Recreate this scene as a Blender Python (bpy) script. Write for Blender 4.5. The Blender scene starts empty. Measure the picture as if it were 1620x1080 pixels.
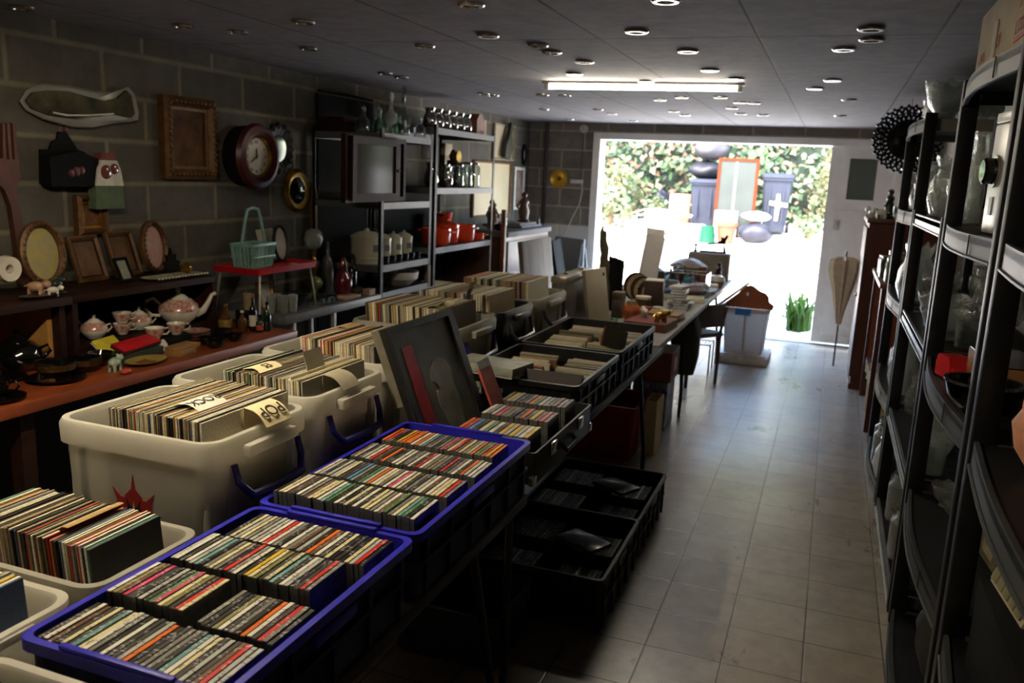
import bpy, bmesh, math, random
from mathutils import Vector, Matrix, Euler
random.seed(7)
SC = bpy.context.scene
COL = SC.collection
PI = math.pi
# ---------------------------------------------------------------- camera
cam = bpy.data.objects.new('camera', bpy.data.cameras.new('camera'))
COL.objects.link(cam)
cam.data.sensor_width = 36.0
cam.data.lens = 29.652
_yaw, _pit, _rol = 0.3537, 0.1968, -0.0442
_F = Vector((-math.sin(_yaw)*math.cos(_pit), math.cos(_yaw)*math.cos(_pit), -math.sin(_pit)))
_R = Vector((math.cos(_yaw), math.sin(_yaw), 0))
_D = _F.cross(_R)
_r = _R*math.cos(_rol) + _D*math.sin(_rol)
_d = -_R*math.sin(_rol) + _D*math.cos(_rol)
cam.matrix_world = Matrix(((_r.x, -_d.x, -_F.x, 0), (_r.y, -_d.y, -_F.y, 0), (_r.z, -_d.z, -_F.z, 1.65), (0, 0, 0, 1)))
cam.data.clip_start = 0.05
cam.data.dof.use_dof = True
cam.data.dof.focus_distance = 2.1
cam.data.dof.aperture_fstop = 5.0
SC.camera = cam
# ---------------------------------------------------------------- sky, sun, exposure
SC.view_settings.view_transform = 'Standard'
SC.view_settings.look = 'None'
SC.view_settings.gamma = 1.0
SC.view_settings.use_curve_mapping = False
SC.view_settings.exposure = 1.3
SC.cycles.max_bounces = 10
SC.cycles.diffuse_bounces = 4
SC.cycles.glossy_bounces = 4
SC.cycles.transmission_bounces = 8
SC.cycles.transparent_max_bounces = 40
SC.cycles.use_denoising = True
SC.cycles.caustics_reflective = False
SC.cycles.caustics_refractive = False
world = bpy.data.worlds.new('world')
SC.world = world
world.use_nodes = True
_nt = world.node_tree
_sky = _nt.nodes.new('ShaderNodeTexSky')
_sky.sky_type = 'NISHITA'
_sky.sun_disc = False
_sky.sun_elevation = math.radians(50)
_sky.sun_rotation = math.radians(200)
_sky.air_density = 1.2
_sky.dust_density = 3.0
_bg = _nt.nodes['Background']
_bg.inputs['Strength'].default_value = 2.4
_nt.links.new(_sky.outputs[0], _bg.inputs['Color'])
sun = bpy.data.objects.new('sun', bpy.data.lights.new('sun', 'SUN'))
COL.objects.link(sun)
sun.data.energy = 5.0
sun.data.angle = math.radians(1.5)
sun.data.color = (1.0, 0.95, 0.86)
sun.rotation_euler = Vector((-0.35, -0.62, 0.95)).to_track_quat('Z', 'Y').to_euler()

# ---------------------------------------------------------------- helpers
def lin(h):
    if not isinstance(h, str):
        return tuple(h)[:3]
    h = h.lstrip('#')
    return tuple(((int(h[i:i+2], 16)/255+0.055)/1.055)**2.4 if int(h[i:i+2], 16) > 10 else int(h[i:i+2], 16)/255/12.92 for i in (0, 2, 4))

MATS = {}
def mat(name, col, rough=.5, metal=0., var=.15, scale=25., bump=0., trans=0., ior=1.45, transl=0., coat=0., col2=None, stretch=None, spec=None):
    """A procedural material: base colour broken up by noise, optional bump, glass or translucency."""
    if name in MATS:
        return MATS[name]
    m = bpy.data.materials.new(name)
    m.use_nodes = True
    nt = m.node_tree
    b = nt.nodes['Principled BSDF']
    c = lin(col)
    tc = nt.nodes.new('ShaderNodeTexCoord')
    mp = nt.nodes.new('ShaderNodeMapping')
    nt.links.new(tc.outputs['Object'], mp.inputs['Vector'])
    if stretch:
        mp.inputs['Scale'].default_value = stretch
    nz = nt.nodes.new('ShaderNodeTexNoise')
    nz.inputs['Scale'].default_value = scale
    nz.inputs['Detail'].default_value = 4
    nt.links.new(mp.outputs[0], nz.inputs['Vector'])
    rp = nt.nodes.new('ShaderNodeValToRGB')
    rp.color_ramp.elements[0].position = .3
    rp.color_ramp.elements[1].position = .7
    c2 = lin(col2) if col2 else tuple(min(1, x*(1+var)) for x in c)
    rp.color_ramp.elements[0].color = (*[x*(1-var) for x in c], 1) if not col2 else (*c, 1)
    rp.color_ramp.elements[1].color = (*c2, 1)
    nt.links.new(nz.outputs[0], rp.inputs[0])
    nt.links.new(rp.outputs[0], b.inputs['Base Color'])
    b.inputs['Roughness'].default_value = rough
    b.inputs['Metallic'].default_value = metal
    b.inputs['IOR'].default_value = ior
    b.inputs['Transmission Weight'].default_value = trans
    b.inputs['Coat Weight'].default_value = coat
    if spec is not None:
        b.inputs['Specular IOR Level'].default_value = spec
    if bump:
        bp = nt.nodes.new('ShaderNodeBump')
        bp.inputs['Strength'].default_value = bump
        bp.inputs['Distance'].default_value = .01
        nt.links.new(nz.outputs[0], bp.inputs['Height'])
        nt.links.new(bp.outputs[0], b.inputs['Normal'])
    if transl:
        t = nt.nodes.new('ShaderNodeBsdfTranslucent')
        nt.links.new(rp.outputs[0], t.inputs['Color'])
        mx = nt.nodes.new('ShaderNodeMixShader')
        mx.inputs[0].default_value = transl
        nt.links.new(b.outputs[0], mx.inputs[1])
        nt.links.new(t.outputs[0], mx.inputs[2])
        nt.links.new(mx.outputs[0], nt.nodes['Material Output'].inputs['Surface'])
    MATS[name] = m
    return m

def thin_glass(name, tint=(.93, .96, .94), edge=(.45, .5, .47), rough=.03, gloss=.5, bump=0., milk=0.):
    """Thin clear glass: see-through straight on, darker and shinier towards its edges."""
    if name in MATS:
        return MATS[name]
    m = bpy.data.materials.new(name)
    m.use_nodes = True
    nt = m.node_tree
    nt.nodes.remove(nt.nodes['Principled BSDF'])
    lw = nt.nodes.new('ShaderNodeLayerWeight'); lw.inputs[0].default_value = .35
    tr = nt.nodes.new('ShaderNodeBsdfTransparent')
    mc = nt.nodes.new('ShaderNodeMix'); mc.data_type = 'RGBA'
    mc.inputs[6].default_value = (*tint, 1); mc.inputs[7].default_value = (*edge, 1)
    nt.links.new(lw.outputs['Facing'], mc.inputs[0])
    nt.links.new(mc.outputs[2], tr.inputs[0])
    gl = nt.nodes.new('ShaderNodeBsdfGlossy'); gl.inputs['Roughness'].default_value = rough
    ml = nt.nodes.new('ShaderNodeMath'); ml.operation = 'MULTIPLY_ADD'
    ml.inputs[1].default_value = gloss; ml.inputs[2].default_value = .05
    nt.links.new(lw.outputs['Facing'], ml.inputs[0])
    mx = nt.nodes.new('ShaderNodeMixShader')
    nt.links.new(ml.outputs[0], mx.inputs[0])
    nt.links.new(tr.outputs[0], mx.inputs[1]); nt.links.new(gl.outputs[0], mx.inputs[2])
    out = mx.outputs[0]
    nz = nt.nodes.new('ShaderNodeTexNoise'); nz.inputs['Scale'].default_value = 90. if bump else 6.
    tc = nt.nodes.new('ShaderNodeTexCoord'); nt.links.new(tc.outputs['Object'], nz.inputs['Vector'])
    if bump:
        bp = nt.nodes.new('ShaderNodeBump'); bp.inputs['Strength'].default_value = bump; bp.inputs['Distance'].default_value = .01
        nt.links.new(nz.outputs[0], bp.inputs['Height'])
        nt.links.new(bp.outputs[0], gl.inputs['Normal']); nt.links.new(bp.outputs[0], lw.inputs['Normal'])
    if milk:
        df = nt.nodes.new('ShaderNodeBsdfDiffuse'); df.inputs[0].default_value = (.75, .77, .75, 1)
        tl = nt.nodes.new('ShaderNodeBsdfTranslucent'); tl.inputs[0].default_value = (.75, .77, .75, 1)
        ad = nt.nodes.new('ShaderNodeMixShader'); nt.links.new(df.outputs[0], ad.inputs[1]); nt.links.new(tl.outputs[0], ad.inputs[2])
        m2 = nt.nodes.new('ShaderNodeMixShader')
        mk = nt.nodes.new('ShaderNodeMath'); mk.operation = 'MULTIPLY_ADD'; mk.inputs[1].default_value = milk*.5; mk.inputs[2].default_value = milk*.75
        nt.links.new(nz.outputs[0], mk.inputs[0]); nt.links.new(mk.outputs[0], m2.inputs[0])
        nt.links.new(out, m2.inputs[1]); nt.links.new(ad.outputs[0], m2.inputs[2])
        out = m2.outputs[0]
    nt.links.new(out, nt.nodes['Material Output'].inputs['Surface'])
    MATS[name] = m
    return m

def emis(name, col, s):
    m = bpy.data.materials.new(name)
    m.use_nodes = True
    b = m.node_tree.nodes['Principled BSDF']
    b.inputs['Base Color'].default_value = (*lin(col), 1)
    b.inputs['Emission Color'].default_value = (*lin(col), 1)
    b.inputs['Emission Strength'].default_value = s
    return m

def rrect(hx, hy, r, n=4):
    r = min(r, hx*.98, hy*.98)
    out = []
    for cx, cy, a0 in ((hx-r, hy-r, 0), (-hx+r, hy-r, 90), (-hx+r, -hy+r, 180), (hx-r, -hy+r, 270)):
        for k in range(n+1):
            a = math.radians(a0+90*k/n)
            out.append((cx+r*math.cos(a), cy+r*math.sin(a)))
    return out

class MB:
    """Collects shapes into one mesh."""
    def __init__(s):
        s.bm = bmesh.new()
    def _fin(s, vs, fs, m, M):
        for f in fs:
            f.material_index = m
        if M is not None:
            for v in vs:
                v.co = M @ v.co
        return s
    def raw(s, pts, faces, m=0, M=None):
        vs = [s.bm.verts.new(p) for p in pts]
        fs = []
        for f in faces:
            try:
                fs.append(s.bm.faces.new([vs[i] for i in f]))
            except ValueError:
                pass
        return s._fin(vs, fs, m, M)
    def box(s, x0, y0, z0, x1, y1, z1, m=0, M=None, bev=0.):
        p = [(x, y, z) for z in (z0, z1) for y in (y0, y1) for x in (x0, x1)]
        q = [(0, 2, 3, 1), (4, 5, 7, 6), (0, 1, 5, 4), (2, 6, 7, 3), (0, 4, 6, 2), (1, 3, 7, 5)]
        if bev:
            b2 = bmesh.new()
            vs = [b2.verts.new(v) for v in p]
            for f in q:
                b2.faces.new([vs[i] for i in f])
            bmesh.ops.bevel(b2, geom=list(b2.edges), offset=bev, segments=2, affect='EDGES', profile=.5)
            b2.verts.index_update()
            pts = [v.co.copy() for v in b2.verts]
            fc = [[v.index for v in f.verts] for f in b2.faces]
            b2.free()
            return s.raw(pts, fc, m, M)
        return s.raw(p, q, m, M)
    def bc(s, c, d, m=0, M=None, bev=0.):
        return s.box(c[0]-d[0]/2, c[1]-d[1]/2, c[2]-d[2]/2, c[0]+d[0]/2, c[1]+d[1]/2, c[2]+d[2]/2, m, M, bev)
    def lathe(s, prof, c=(0, 0, 0), seg=18, m=0, M=None, sx=1., sy=1.):
        pts, rows = [], []
        for r, z in prof:
            if r < 1e-5:
                rows.append([len(pts)])
                pts.append((c[0], c[1], c[2]+z))
            else:
                rows.append(list(range(len(pts), len(pts)+seg)))
                for k in range(seg):
                    a = 2*PI*k/seg
                    pts.append((c[0]+r*sx*math.cos(a), c[1]+r*sy*math.sin(a), c[2]+z))
        fc = []
        for a, b in zip(rows, rows[1:]):
            if len(a) == 1 and len(b) == 1:
                continue
            for k in range(seg):
                j = (k+1) % seg
                if len(a) == 1:
                    fc.append((a[0], b[j], b[k]))
                elif len(b) == 1:
                    fc.append((a[k], a[j], b[0]))
                else:
                    fc.append((a[k], a[j], b[j], b[k]))
        return s.raw(pts, fc, m, M)
    def loft(s, loops, m=0, M=None, cap=True):
        n = len(loops[0])
        pts = [p for l in loops for p in l]
        fc = []
        for i in range(len(loops)-1):
            for k in range(n):
                j = (k+1) % n
                fc.append((i*n+k, i*n+j, (i+1)*n+j, (i+1)*n+k))
        if cap:
            fc.append(tuple(range(n-1, -1, -1)))
            fc.append(tuple((len(loops)-1)*n+k for k in range(n)))
        return s.raw(pts, fc, m, M)
    def tub(s, lv, m=0, M=None, n=4):
        return s.loft([[(x, y, z) for x, y in rrect(hx, hy, r, n)] for z, hx, hy, r in lv], m, M)
    def tube(s, pts, r, m=0, seg=8, closed=False, M=None):
        pts = [Vector(p) for p in pts]
        n = len(pts)
        rs = r if isinstance(r, (list, tuple)) else [r]*n
        loops = []
        up = Vector((0, 0, 1))
        for i, p in enumerate(pts):
            if closed:
                t = pts[(i+1) % n]-pts[i-1]
            else:
                t = pts[min(i+1, n-1)]-pts[max(i-1, 0)]
            t.normalize()
            u = t.cross(up)
            if u.length < 1e-3:
                u = t.cross(Vector((1, 0, 0)))
            u.normalize()
            w = u.cross(t)
            loops.append([p+(u*math.cos(2*PI*k/seg)+w*math.sin(2*PI*k/seg))*rs[i] for k in range(seg)])
        if closed:
            loops.append(loops[0])
            return s.loft(loops, m, M, cap=False)
        return s.loft(loops, m, M)
    def prism(s, poly, h, m=0, M=None, inset=None):
        """Polygon in local x,y pulled up local z by h."""
        return s.loft([[(x, y, 0) for x, y in poly], [(x, y, h) for x, y in poly]], m, M)
    def ring(s, outer, inner, h, m=0, M=None):
        """Two matching outlines pulled up local z: a frame with a hole."""
        return s.loft([[(x, y, 0) for x, y in outer], [(x, y, h) for x, y in outer], [(x, y, h) for x, y in inner],
                       [(x, y, 0) for x, y in inner], [(x, y, 0) for x, y in outer]], m, M, cap=False)
    def ball(s, c, r, m=0, M=None, seg=14, sx=1., sy=1., sz=1.):
        n = 8
        return s.lathe([(r*math.sin(PI*i/n) if 0 < i < n else 0, -r*sz*math.cos(PI*i/n)) for i in range(n+1)], c, seg, m, M, sx, sy)
    def build(s, name, mats, parent=None, loc=None, rot=None, angle=40, weld=0.):
        if weld:
            bmesh.ops.remove_doubles(s.bm, verts=s.bm.verts, dist=weld)
        bmesh.ops.recalc_face_normals(s.bm, faces=s.bm.faces)
        me = bpy.data.meshes.new(name)
        s.bm.to_mesh(me)
        s.bm.free()
        for m in (mats if isinstance(mats, (list, tuple)) else [mats]):
            me.materials.append(m)
        for p in me.polygons:
            p.use_smooth = True
        me.set_sharp_from_angle(angle=math.radians(angle))
        o = bpy.data.objects.new(name, me)
        COL.objects.link(o)
        if parent is not None:
            o.parent = parent
        if loc is not None:
            o.location = loc
        if rot is not None:
            o.rotation_euler = rot
        return o

def tag(o, label, cat, group=None):
    o['label'] = label
    o['category'] = cat
    if group:
        o['group'] = group
    return o
def thing(name, label, cat, loc=(0, 0, 0), rot=(0, 0, 0), group=None):
    o = bpy.data.objects.new(name, None)
    o.empty_display_size = .05
    COL.objects.link(o)
    o.location = loc
    o.rotation_euler = rot if isinstance(rot, (tuple, list)) else (0, 0, rot)
    return tag(o, label, cat, group)
def struct(name, mb, mats, parent=None, loc=None):
    o = mb.build(name, mats, parent, loc)
    if parent is None:
        o['kind'] = 'structure'
    return o
def dup(root, label=None, loc=None, rot=None, scale=None, group=None):
    r = root.copy()
    COL.objects.link(r)
    if loc is not None:
        r.location = loc
    if rot is not None:
        r.rotation_euler = rot if isinstance(rot, (tuple, list)) else (0, 0, rot)
    if scale is not None:
        r.scale = scale if isinstance(scale, (tuple, list)) else (scale,)*3
    if label:
        r['label'] = label
    if group:
        r['group'] = group
    for ch in list(root.children):
        c = ch.copy()
        COL.objects.link(c)
        c.parent = r
        for g in ch.children:
            d = g.copy()
            COL.objects.link(d)
            d.parent = c
    return r
def text_part(name, txt, size, m, parent, M, depth=.0004, align='CENTER'):
    cu = bpy.data.curves.new(name, 'FONT')
    cu.body = txt
    cu.size = size
    cu.extrude = depth
    cu.align_x = align
    cu.align_y = 'CENTER'
    t = bpy.data.objects.new('tmp_text', cu)
    COL.objects.link(t)
    dg = bpy.context.evaluated_depsgraph_get()
    me = bpy.data.meshes.new_from_object(t.evaluated_get(dg))
    bpy.data.objects.remove(t)
    bpy.data.curves.remove(cu)
    me.materials.clear()
    me.materials.append(m)
    me.transform(M)
    o = bpy.data.objects.new(name, me)
    COL.objects.link(o)
    o.parent = parent
    return o
def ordn(n):
    return '%d%s' % (n, 'th' if 10 <= n % 100 <= 20 else {1: 'st', 2: 'nd', 3: 'rd'}.get(n % 10, 'th'))
def axes(x, y, z, o):
    """Matrix whose columns are the three given axes and an origin."""
    return Matrix(((x[0], y[0], z[0], o[0]), (x[1], y[1], z[1], o[1]), (x[2], y[2], z[2], o[2]), (0, 0, 0, 1)))
T = Matrix.Translation
def RZ(a):
    return Matrix.Rotation(a, 4, 'Z')
def RX(a):
    return Matrix.Rotation(a, 4, 'X')
def RY(a):
    return Matrix.Rotation(a, 4, 'Y')

# ================================================================ the room
XL, XR, YB, ZC = -3.361, .95, 9.39, 2.2355
def brick_mat(name, axis, c1, c2, cm, bw, rh, off, mort, bump=.6, white_below=None, z0=0., u0=0.):
    m = bpy.data.materials.new(name)
    m.use_nodes = True
    nt = m.node_tree
    b = nt.nodes['Principled BSDF']
    b.inputs['Roughness'].default_value = .9
    tc = nt.nodes.new('ShaderNodeTexCoord')
    sp = nt.nodes.new('ShaderNodeSeparateXYZ')
    nt.links.new(tc.outputs['Object'], sp.inputs[0])
    cb = nt.nodes.new('ShaderNodeCombineXYZ')
    au = nt.nodes.new('ShaderNodeMath'); au.operation = 'ADD'; au.inputs[1].default_value = u0
    av = nt.nodes.new('ShaderNodeMath'); av.operation = 'ADD'; av.inputs[1].default_value = z0
    nt.links.new(sp.outputs[axis[0]], au.inputs[0])
    nt.links.new(sp.outputs[axis[1]], av.inputs[0])
    nt.links.new(au.outputs[0], cb.inputs[0])
    nt.links.new(av.outputs[0], cb.inputs[1])
    br = nt.nodes.new('ShaderNodeTexBrick')
    br.offset = off
    br.inputs['Scale'].default_value = 1.
    br.inputs['Brick Width'].default_value = bw
    br.inputs['Row Height'].default_value = rh
    br.inputs['Mortar Size'].default_value = mort
    br.inputs['Mortar Smooth'].default_value = .8
    br.inputs['Bias'].default_value = 0.
    br.inputs['Color1'].default_value = (*lin(c1), 1)
    br.inputs['Color2'].default_value = (*lin(c2), 1)
    br.inputs['Mortar'].default_value = (*lin(cm), 1)
    nt.links.new(cb.outputs[0], br.inputs['Vector'])
    nz = nt.nodes.new('ShaderNodeTexNoise')
    nz.inputs['Scale'].default_value = 9.
    nz.inputs['Detail'].default_value = 8.
    nz.inputs['Roughness'].default_value = .7
    nt.links.new(tc.outputs['Object'], nz.inputs['Vector'])
    mr = nt.nodes.new('ShaderNodeMapRange')
    mr.inputs[1].default_value = .3; mr.inputs[2].default_value = .7
    mr.inputs[3].default_value = .72; mr.inputs[4].default_value = 1.2
    nt.links.new(nz.outputs[0], mr.inputs[0])
    mx = nt.nodes.new('ShaderNodeMix'); mx.data_type = 'RGBA'; mx.blend_type = 'MULTIPLY'
    mx.inputs[0].default_value = 1.
    nt.links.new(br.outputs['Color'], mx.inputs[6])
    nt.links.new(mr.outputs[0], mx.inputs[7])
    out = mx.outputs[2]
    if white_below is not None:
        lt = nt.nodes.new('ShaderNodeMath'); lt.operation = 'LESS_THAN'; lt.inputs[1].default_value = white_below
        nt.links.new(sp.outputs['Z'], lt.inputs[0])
        mw = nt.nodes.new('ShaderNodeMix'); mw.data_type = 'RGBA'
        mw.inputs[7].default_value = (.55, .52, .47, 1)
        nt.links.new(lt.outputs[0], mw.inputs[0])
        nt.links.new(out, mw.inputs[6])
        out = mw.outputs[2]
    nt.links.new(out, b.inputs['Base Color'])
    hs = nt.nodes.new('ShaderNodeMath'); hs.operation = 'MULTIPLY_ADD'
    hs.inputs[1].default_value = .35
    nt.links.new(nz.outputs[0], hs.inputs[0])
    nt.links.new(br.outputs['Fac'], hs.inputs[2])
    bp = nt.nodes.new('ShaderNodeBump'); bp.invert = True
    bp.inputs['Strength'].default_value = bump
    bp.inputs['Distance'].default_value = .008
    nt.links.new(hs.outputs[0], bp.inputs['Height'])
    nt.links.new(bp.outputs[0], b.inputs['Normal'])
    return m
BLOCKL = brick_mat('concrete_block_shaded', ('Y', 'Z'), '#4d4940', '#433f38', '#696350', .52, .2105, .5, .02, z0=-.04, u0=.385)  # darkened copy of the block colour, standing in for dim light here
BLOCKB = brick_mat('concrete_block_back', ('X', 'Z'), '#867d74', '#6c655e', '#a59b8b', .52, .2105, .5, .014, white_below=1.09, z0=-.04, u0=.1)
PLAST = mat('plain_wall_paint', '#8a7f76', .9, var=.1, scale=6, bump=.1)
FLOORM = brick_mat('floor_tile', ('X', 'Y'), '#a39a8d', '#968c7f', '#3a332b', .2696, .2696, 0., .0045, bump=.2, z0=-6.296+27*.2696, u0=.1987)
def _floor_finish(m):
    nt = m.node_tree
    b = nt.nodes['Principled BSDF']
    b.inputs['Specular IOR Level'].default_value = .95
    nz = nt.nodes.new('ShaderNodeTexNoise')
    b.inputs['Coat Weight'].default_value = .3
    b.inputs['Coat Roughness'].default_value = .22
    nz.inputs['Scale'].default_value = 11.
    nz.inputs['Detail'].default_value = 9
    nz.inputs['Roughness'].default_value = .75
    mr = nt.nodes.new('ShaderNodeMapRange')
    mr.inputs[1].default_value = .35; mr.inputs[2].default_value = .65
    mr.inputs[3].default_value = .24; mr.inputs[4].default_value = .46
    nt.links.new(nz.outputs[0], mr.inputs[0])
    nt.links.new(mr.outputs[0], b.inputs['Roughness'])
_floor_finish(FLOORM)
CEILM = brick_mat('ceiling_board', ('Y', 'X'), '#6f6c6e', '#696668', '#0c0b0a', 2.65, .6633, 0., .008, bump=.15, u0=-3.714, z0=.3646+.6633*8)
WHITE = mat('white_paint', '#efebe6', .45, var=.05, scale=8)
struct('floor', MB().box(-3.6, -1.2, -.12, 1.2, 9.66, 0), FLOORM)
struct('ceiling', MB().box(-3.6, -1.2, ZC, 1.2, 9.66, ZC+.12), CEILM)
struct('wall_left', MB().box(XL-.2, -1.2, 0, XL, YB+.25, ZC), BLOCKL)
struct('wall_right', MB().box(XR, -1.2, 0, XR+.2, YB+.25, ZC), PLAST)
struct('wall_front', MB().box(XL, -1.2, 0, XR, -1.0, ZC), PLAST)
XJ, ZT, XD, XD2 = -2.595, 2.136, -.085, .52
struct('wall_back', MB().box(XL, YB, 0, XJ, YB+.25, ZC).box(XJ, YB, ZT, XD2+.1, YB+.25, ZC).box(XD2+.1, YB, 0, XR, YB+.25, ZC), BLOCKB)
# white door frame round the opening, and the white side leaf with its little window
struct('trim_1', MB().box(XJ, YB-.03, 0, XJ+.085, YB+.2, ZT, bev=.006), WHITE)
struct('trim_2', MB().box(XJ+.085, YB-.03, ZT-.075, XD2+.1, YB+.2, ZT, bev=.006), WHITE)
struct('trim_3', MB().box(XD2, YB-.03, 0, XD2+.1, YB+.2, ZT-.075, bev=.006), WHITE)
struct('trim_4', MB().box(XL, YB-.02, .0, XJ, YB, .09, bev=.004), WHITE)
struct('trim_5', MB().box(XJ, YB+.02, -.02, XD2, YB+.28, .012, bev=.004), mat('threshold_stone', '#a9a49c', .7, var=.2, scale=14, bump=.2))
wl, wr, wb, wt = .085, .375, 1.52, 1.96
d = MB()
d.box(XD, YB+.02, .03, wl, YB+.07, 2.06).box(wr, YB+.02, .03, XD2, YB+.07, 2.06)
d.box(wl, YB+.02, .03, wr, YB+.07, wb).box(wl, YB+.02, wt, wr, YB+.07, 2.06)
for z0, z1 in ((.12, .62), (.7, 1.42)):
    d.box(XD+.09, YB+.012, z0, XD2-.09, YB+.02, z1, bev=.003)
door = struct('door_1', d, WHITE)
fw = MB()
fw.ring([(wl-.02, wb-.02), (wr+.02, wb-.02), (wr+.02, wt+.02), (wl-.02, wt+.02)], [(wl+.015, wb+.015), (wr-.015, wb+.015), (wr-.015, wt-.015), (wl+.015, wt-.015)], .02,
        M=axes((1, 0, 0), (0, 0, 1), (0, -1, 0), (0, YB+.022, 0)))
fw.build('window_frame', WHITE, door)
MB().box(wl, YB+.04, wb, wr, YB+.046, wt).build('window_pane', mat('frosted_pane', '#596057', .35, trans=.12, var=.1, scale=5), door)
lk = MB().box(.005, YB-.004, 1.22, .07, YB+.012, 1.33, bev=.004)
lk.box(.02, YB-.012, 1.26, .05, YB-.002, 1.29, bev=.003)
lk.build('lock_plate', mat('worn_white_plastic', '#c9c1ba', .4), door)
MB().lathe([(0, 0), (.012, 0), (.012, .01), (0, .012)], M=axes((1, 0, 0), (0, 0, 1), (0, -1, 0), (.035, YB+.013, .86)), seg=12).build('door_knob', mat('dull_brass', '#8c6a45', .35, .8), door)

# ---------------------------------------------------------------- lamps
TUBE = emis('tube_glow', '#fff3df', 45.)
def tube_lamp(label, a, b, hood, glow, name='fluorescent_lamp'):
    a, b = Vector(a), Vector(b)
    dr = (b-a).normalized()
    t = thing(name, label, 'lamp', tuple((a+b)/2))
    L = (b-a).length
    sd = Vector((-dr.y, dr.x, 0))
    M = axes(dr, sd, (0, 0, 1), (0, 0, 0))
    if hood:
        w = MB()
        w.loft([[(-L/2-.06, y, z) for y, z in ((-.02, .03), (-.15, -.005), (-.15, -.012), (-.015, .02), (.015, .02), (.15, -.012), (.15, -.005), (.02, .03))],
                [(L/2+.06, y, z) for y, z in ((-.02, .03), (-.15, -.005), (-.15, -.012), (-.015, .02), (.015, .02), (.15, -.012), (.15, -.005), (.02, .03))]], M=M)
        w.build('reflector_hood', mat('white_enamel', '#d9d6cc', .4), t)
    else:
        MB().box(-L/2-.03, -.022, .018, L/2+.03, .022, .036, M=M, bev=.004).build('batten', mat('white_enamel', '#d9d6cc', .4), t)
    for s in (-1, 1):
        MB().box(s*L/2-.014, -.014, -.018, s*L/2+.014, .014, .02, M=M, bev=.003).build('end_cap', mat('worn_white_plastic', '#c9c1ba', .4), t)
    MB().tube([M @ Vector((-L/2+.014, 0, 0)), M @ Vector((L/2-.014, 0, 0))], .013, seg=10).build('tube', glow, t)
    return t
tube_lamp('lit white fluorescent tube across the ceiling in front of the garage door', (-1.795,5.305,2.2), (-0.606,5.372,2.2), False, TUBE)
tube_lamp('warm hooded tube lamp above the nearest record boxes', (-1.55, .75, 2.2), (-1.55, 2.0, 2.2), True, emis('warm_tube_glow', '#ffedd0', 100.))
RIM = mat('bright_steel_rim', '#b9b6b0', .25, .9, var=.1)
DKH = mat('dark_recess', '#171514', .7)
discs = [(-1.288,2.915,2.23), (-2.808,3.182,2.23), (-2.653,3.363,2.23), (-2.157,3.158,2.23), (-2.611,3.865,2.23), (-1.491,3.566,2.23), (-1.926,3.825,2.23), (-1.356,3.842,2.23), (-1.359,4.059,2.23),
    (-1.29,4.396,2.23), (-0.822,3.514,2.23), (-0.704,4.052,2.23), (0.055,3.54,2.23), (0.066,3.788,2.23), (-0.036,4.032,2.23), (-0.696,4.73,2.23), (-0.605,5.124,2.23), (-1.153,5.271,2.23),
    (-0.086,5.168,2.23), (-0.189,5.597,2.23), (0.013,6.293,2.23), (-0.038,7.664,2.23), (-1.496,4.902,2.23), (-0.595,2.933,2.23), (-2.73,4.884,2.23), (-2.724,5.082,2.23), (-2.555,6.255,2.23),
    (-2.575,6.114,2.23), (-1.298,6.456,2.23), (-1.103,6.243,2.23), (-0.825,6.213,2.23), (-0.734,6.581,2.23), (-0.634,6.617,2.23), (-0.844,7.083,2.23), (-0.658,7.739,2.23), (-1.378,7.49,2.23),
    (-2.032,7.42,2.23), (-2.028,7.903,2.23), (-1.348,7.897,2.23), (-2.569,7.519,2.23), (-1.959,6.195,2.23), (-2.122,6.164,2.23), (-3.232,2.723,2.23), (-0.833,7.642,2.23), (-2.705,8.798,2.23), (-2.025,8.792,2.23)]
discs.sort(key=lambda p: p[0]**2+p[1]**2)
proto = None
for i, p in enumerate(discs):
    lab = 'round steel-rimmed disc set in the grey ceiling, %s nearest to the camera' % ordn(i+1)
    if proto is None:
        proto = thing('ceiling_disc', lab, 'ceiling disc', (p[0], p[1], ZC), 0, 'round discs in the ceiling')
        MB().lathe([(.028, -.001), (.05, -.001), (.05, -.006), (.044, -.012), (.03, -.012), (.028, -.004), (.028, -.001)], seg=20).build('rim', RIM, proto)
        MB().lathe([(0, -.004), (.029, -.004), (.029, 0), (0, 0)], seg=20).build('insert', DKH, proto)
    else:
        dup(proto, lab, (p[0], p[1], ZC), random.random()*6)

# ================================================================ outside, up the sloping drive
def gz(y):
    return .116*(y-9.7)-.03
GROUND = mat('pale_gravel_drive', '#d8d0c4', .95, var=.2, scale=40, bump=.3)
g = MB()
g.raw([(-14, 9.6, gz(9.6)), (8, 9.6, gz(9.6)), (8, 40, gz(40)), (-14, 40, gz(40)), (-14, 9.6, -1), (8, 9.6, -1), (8, 40, -1), (-14, 40, -1)],
      [(0, 1, 2, 3), (4, 7, 6, 5), (0, 4, 5, 1), (2, 6, 7, 3), (1, 5, 6, 2), (0, 3, 7, 4)])
struct('ground', g, GROUND)
def leaf_mesh(mb, n, fn, size, rng, mats=3):
    for i in range(n):
        c, nrm = fn(rng)
        s = size*rng.uniform(.6, 1.4)
        nrm = (Vector(nrm)+Vector((rng.gauss(0, .5), rng.gauss(0, .5), rng.gauss(0, .5)))).normalized()
        u = nrm.cross(Vector((rng.gauss(0, 1), rng.gauss(0, 1), rng.gauss(0, 1)))).normalized()
        w = nrm.cross(u)
        c = Vector(c)
        mb.raw([c-u*s*.5, c+w*s*.28+nrm*s*.06, c+u*s*.5, c-w*s*.28+nrm*s*.06], [(0, 1, 2), (0, 2, 3)], rng.randrange(mats))
L1 = mat('hedge_leaf', '#3b5236', .5, var=.3, scale=3, transl=.35)
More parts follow.
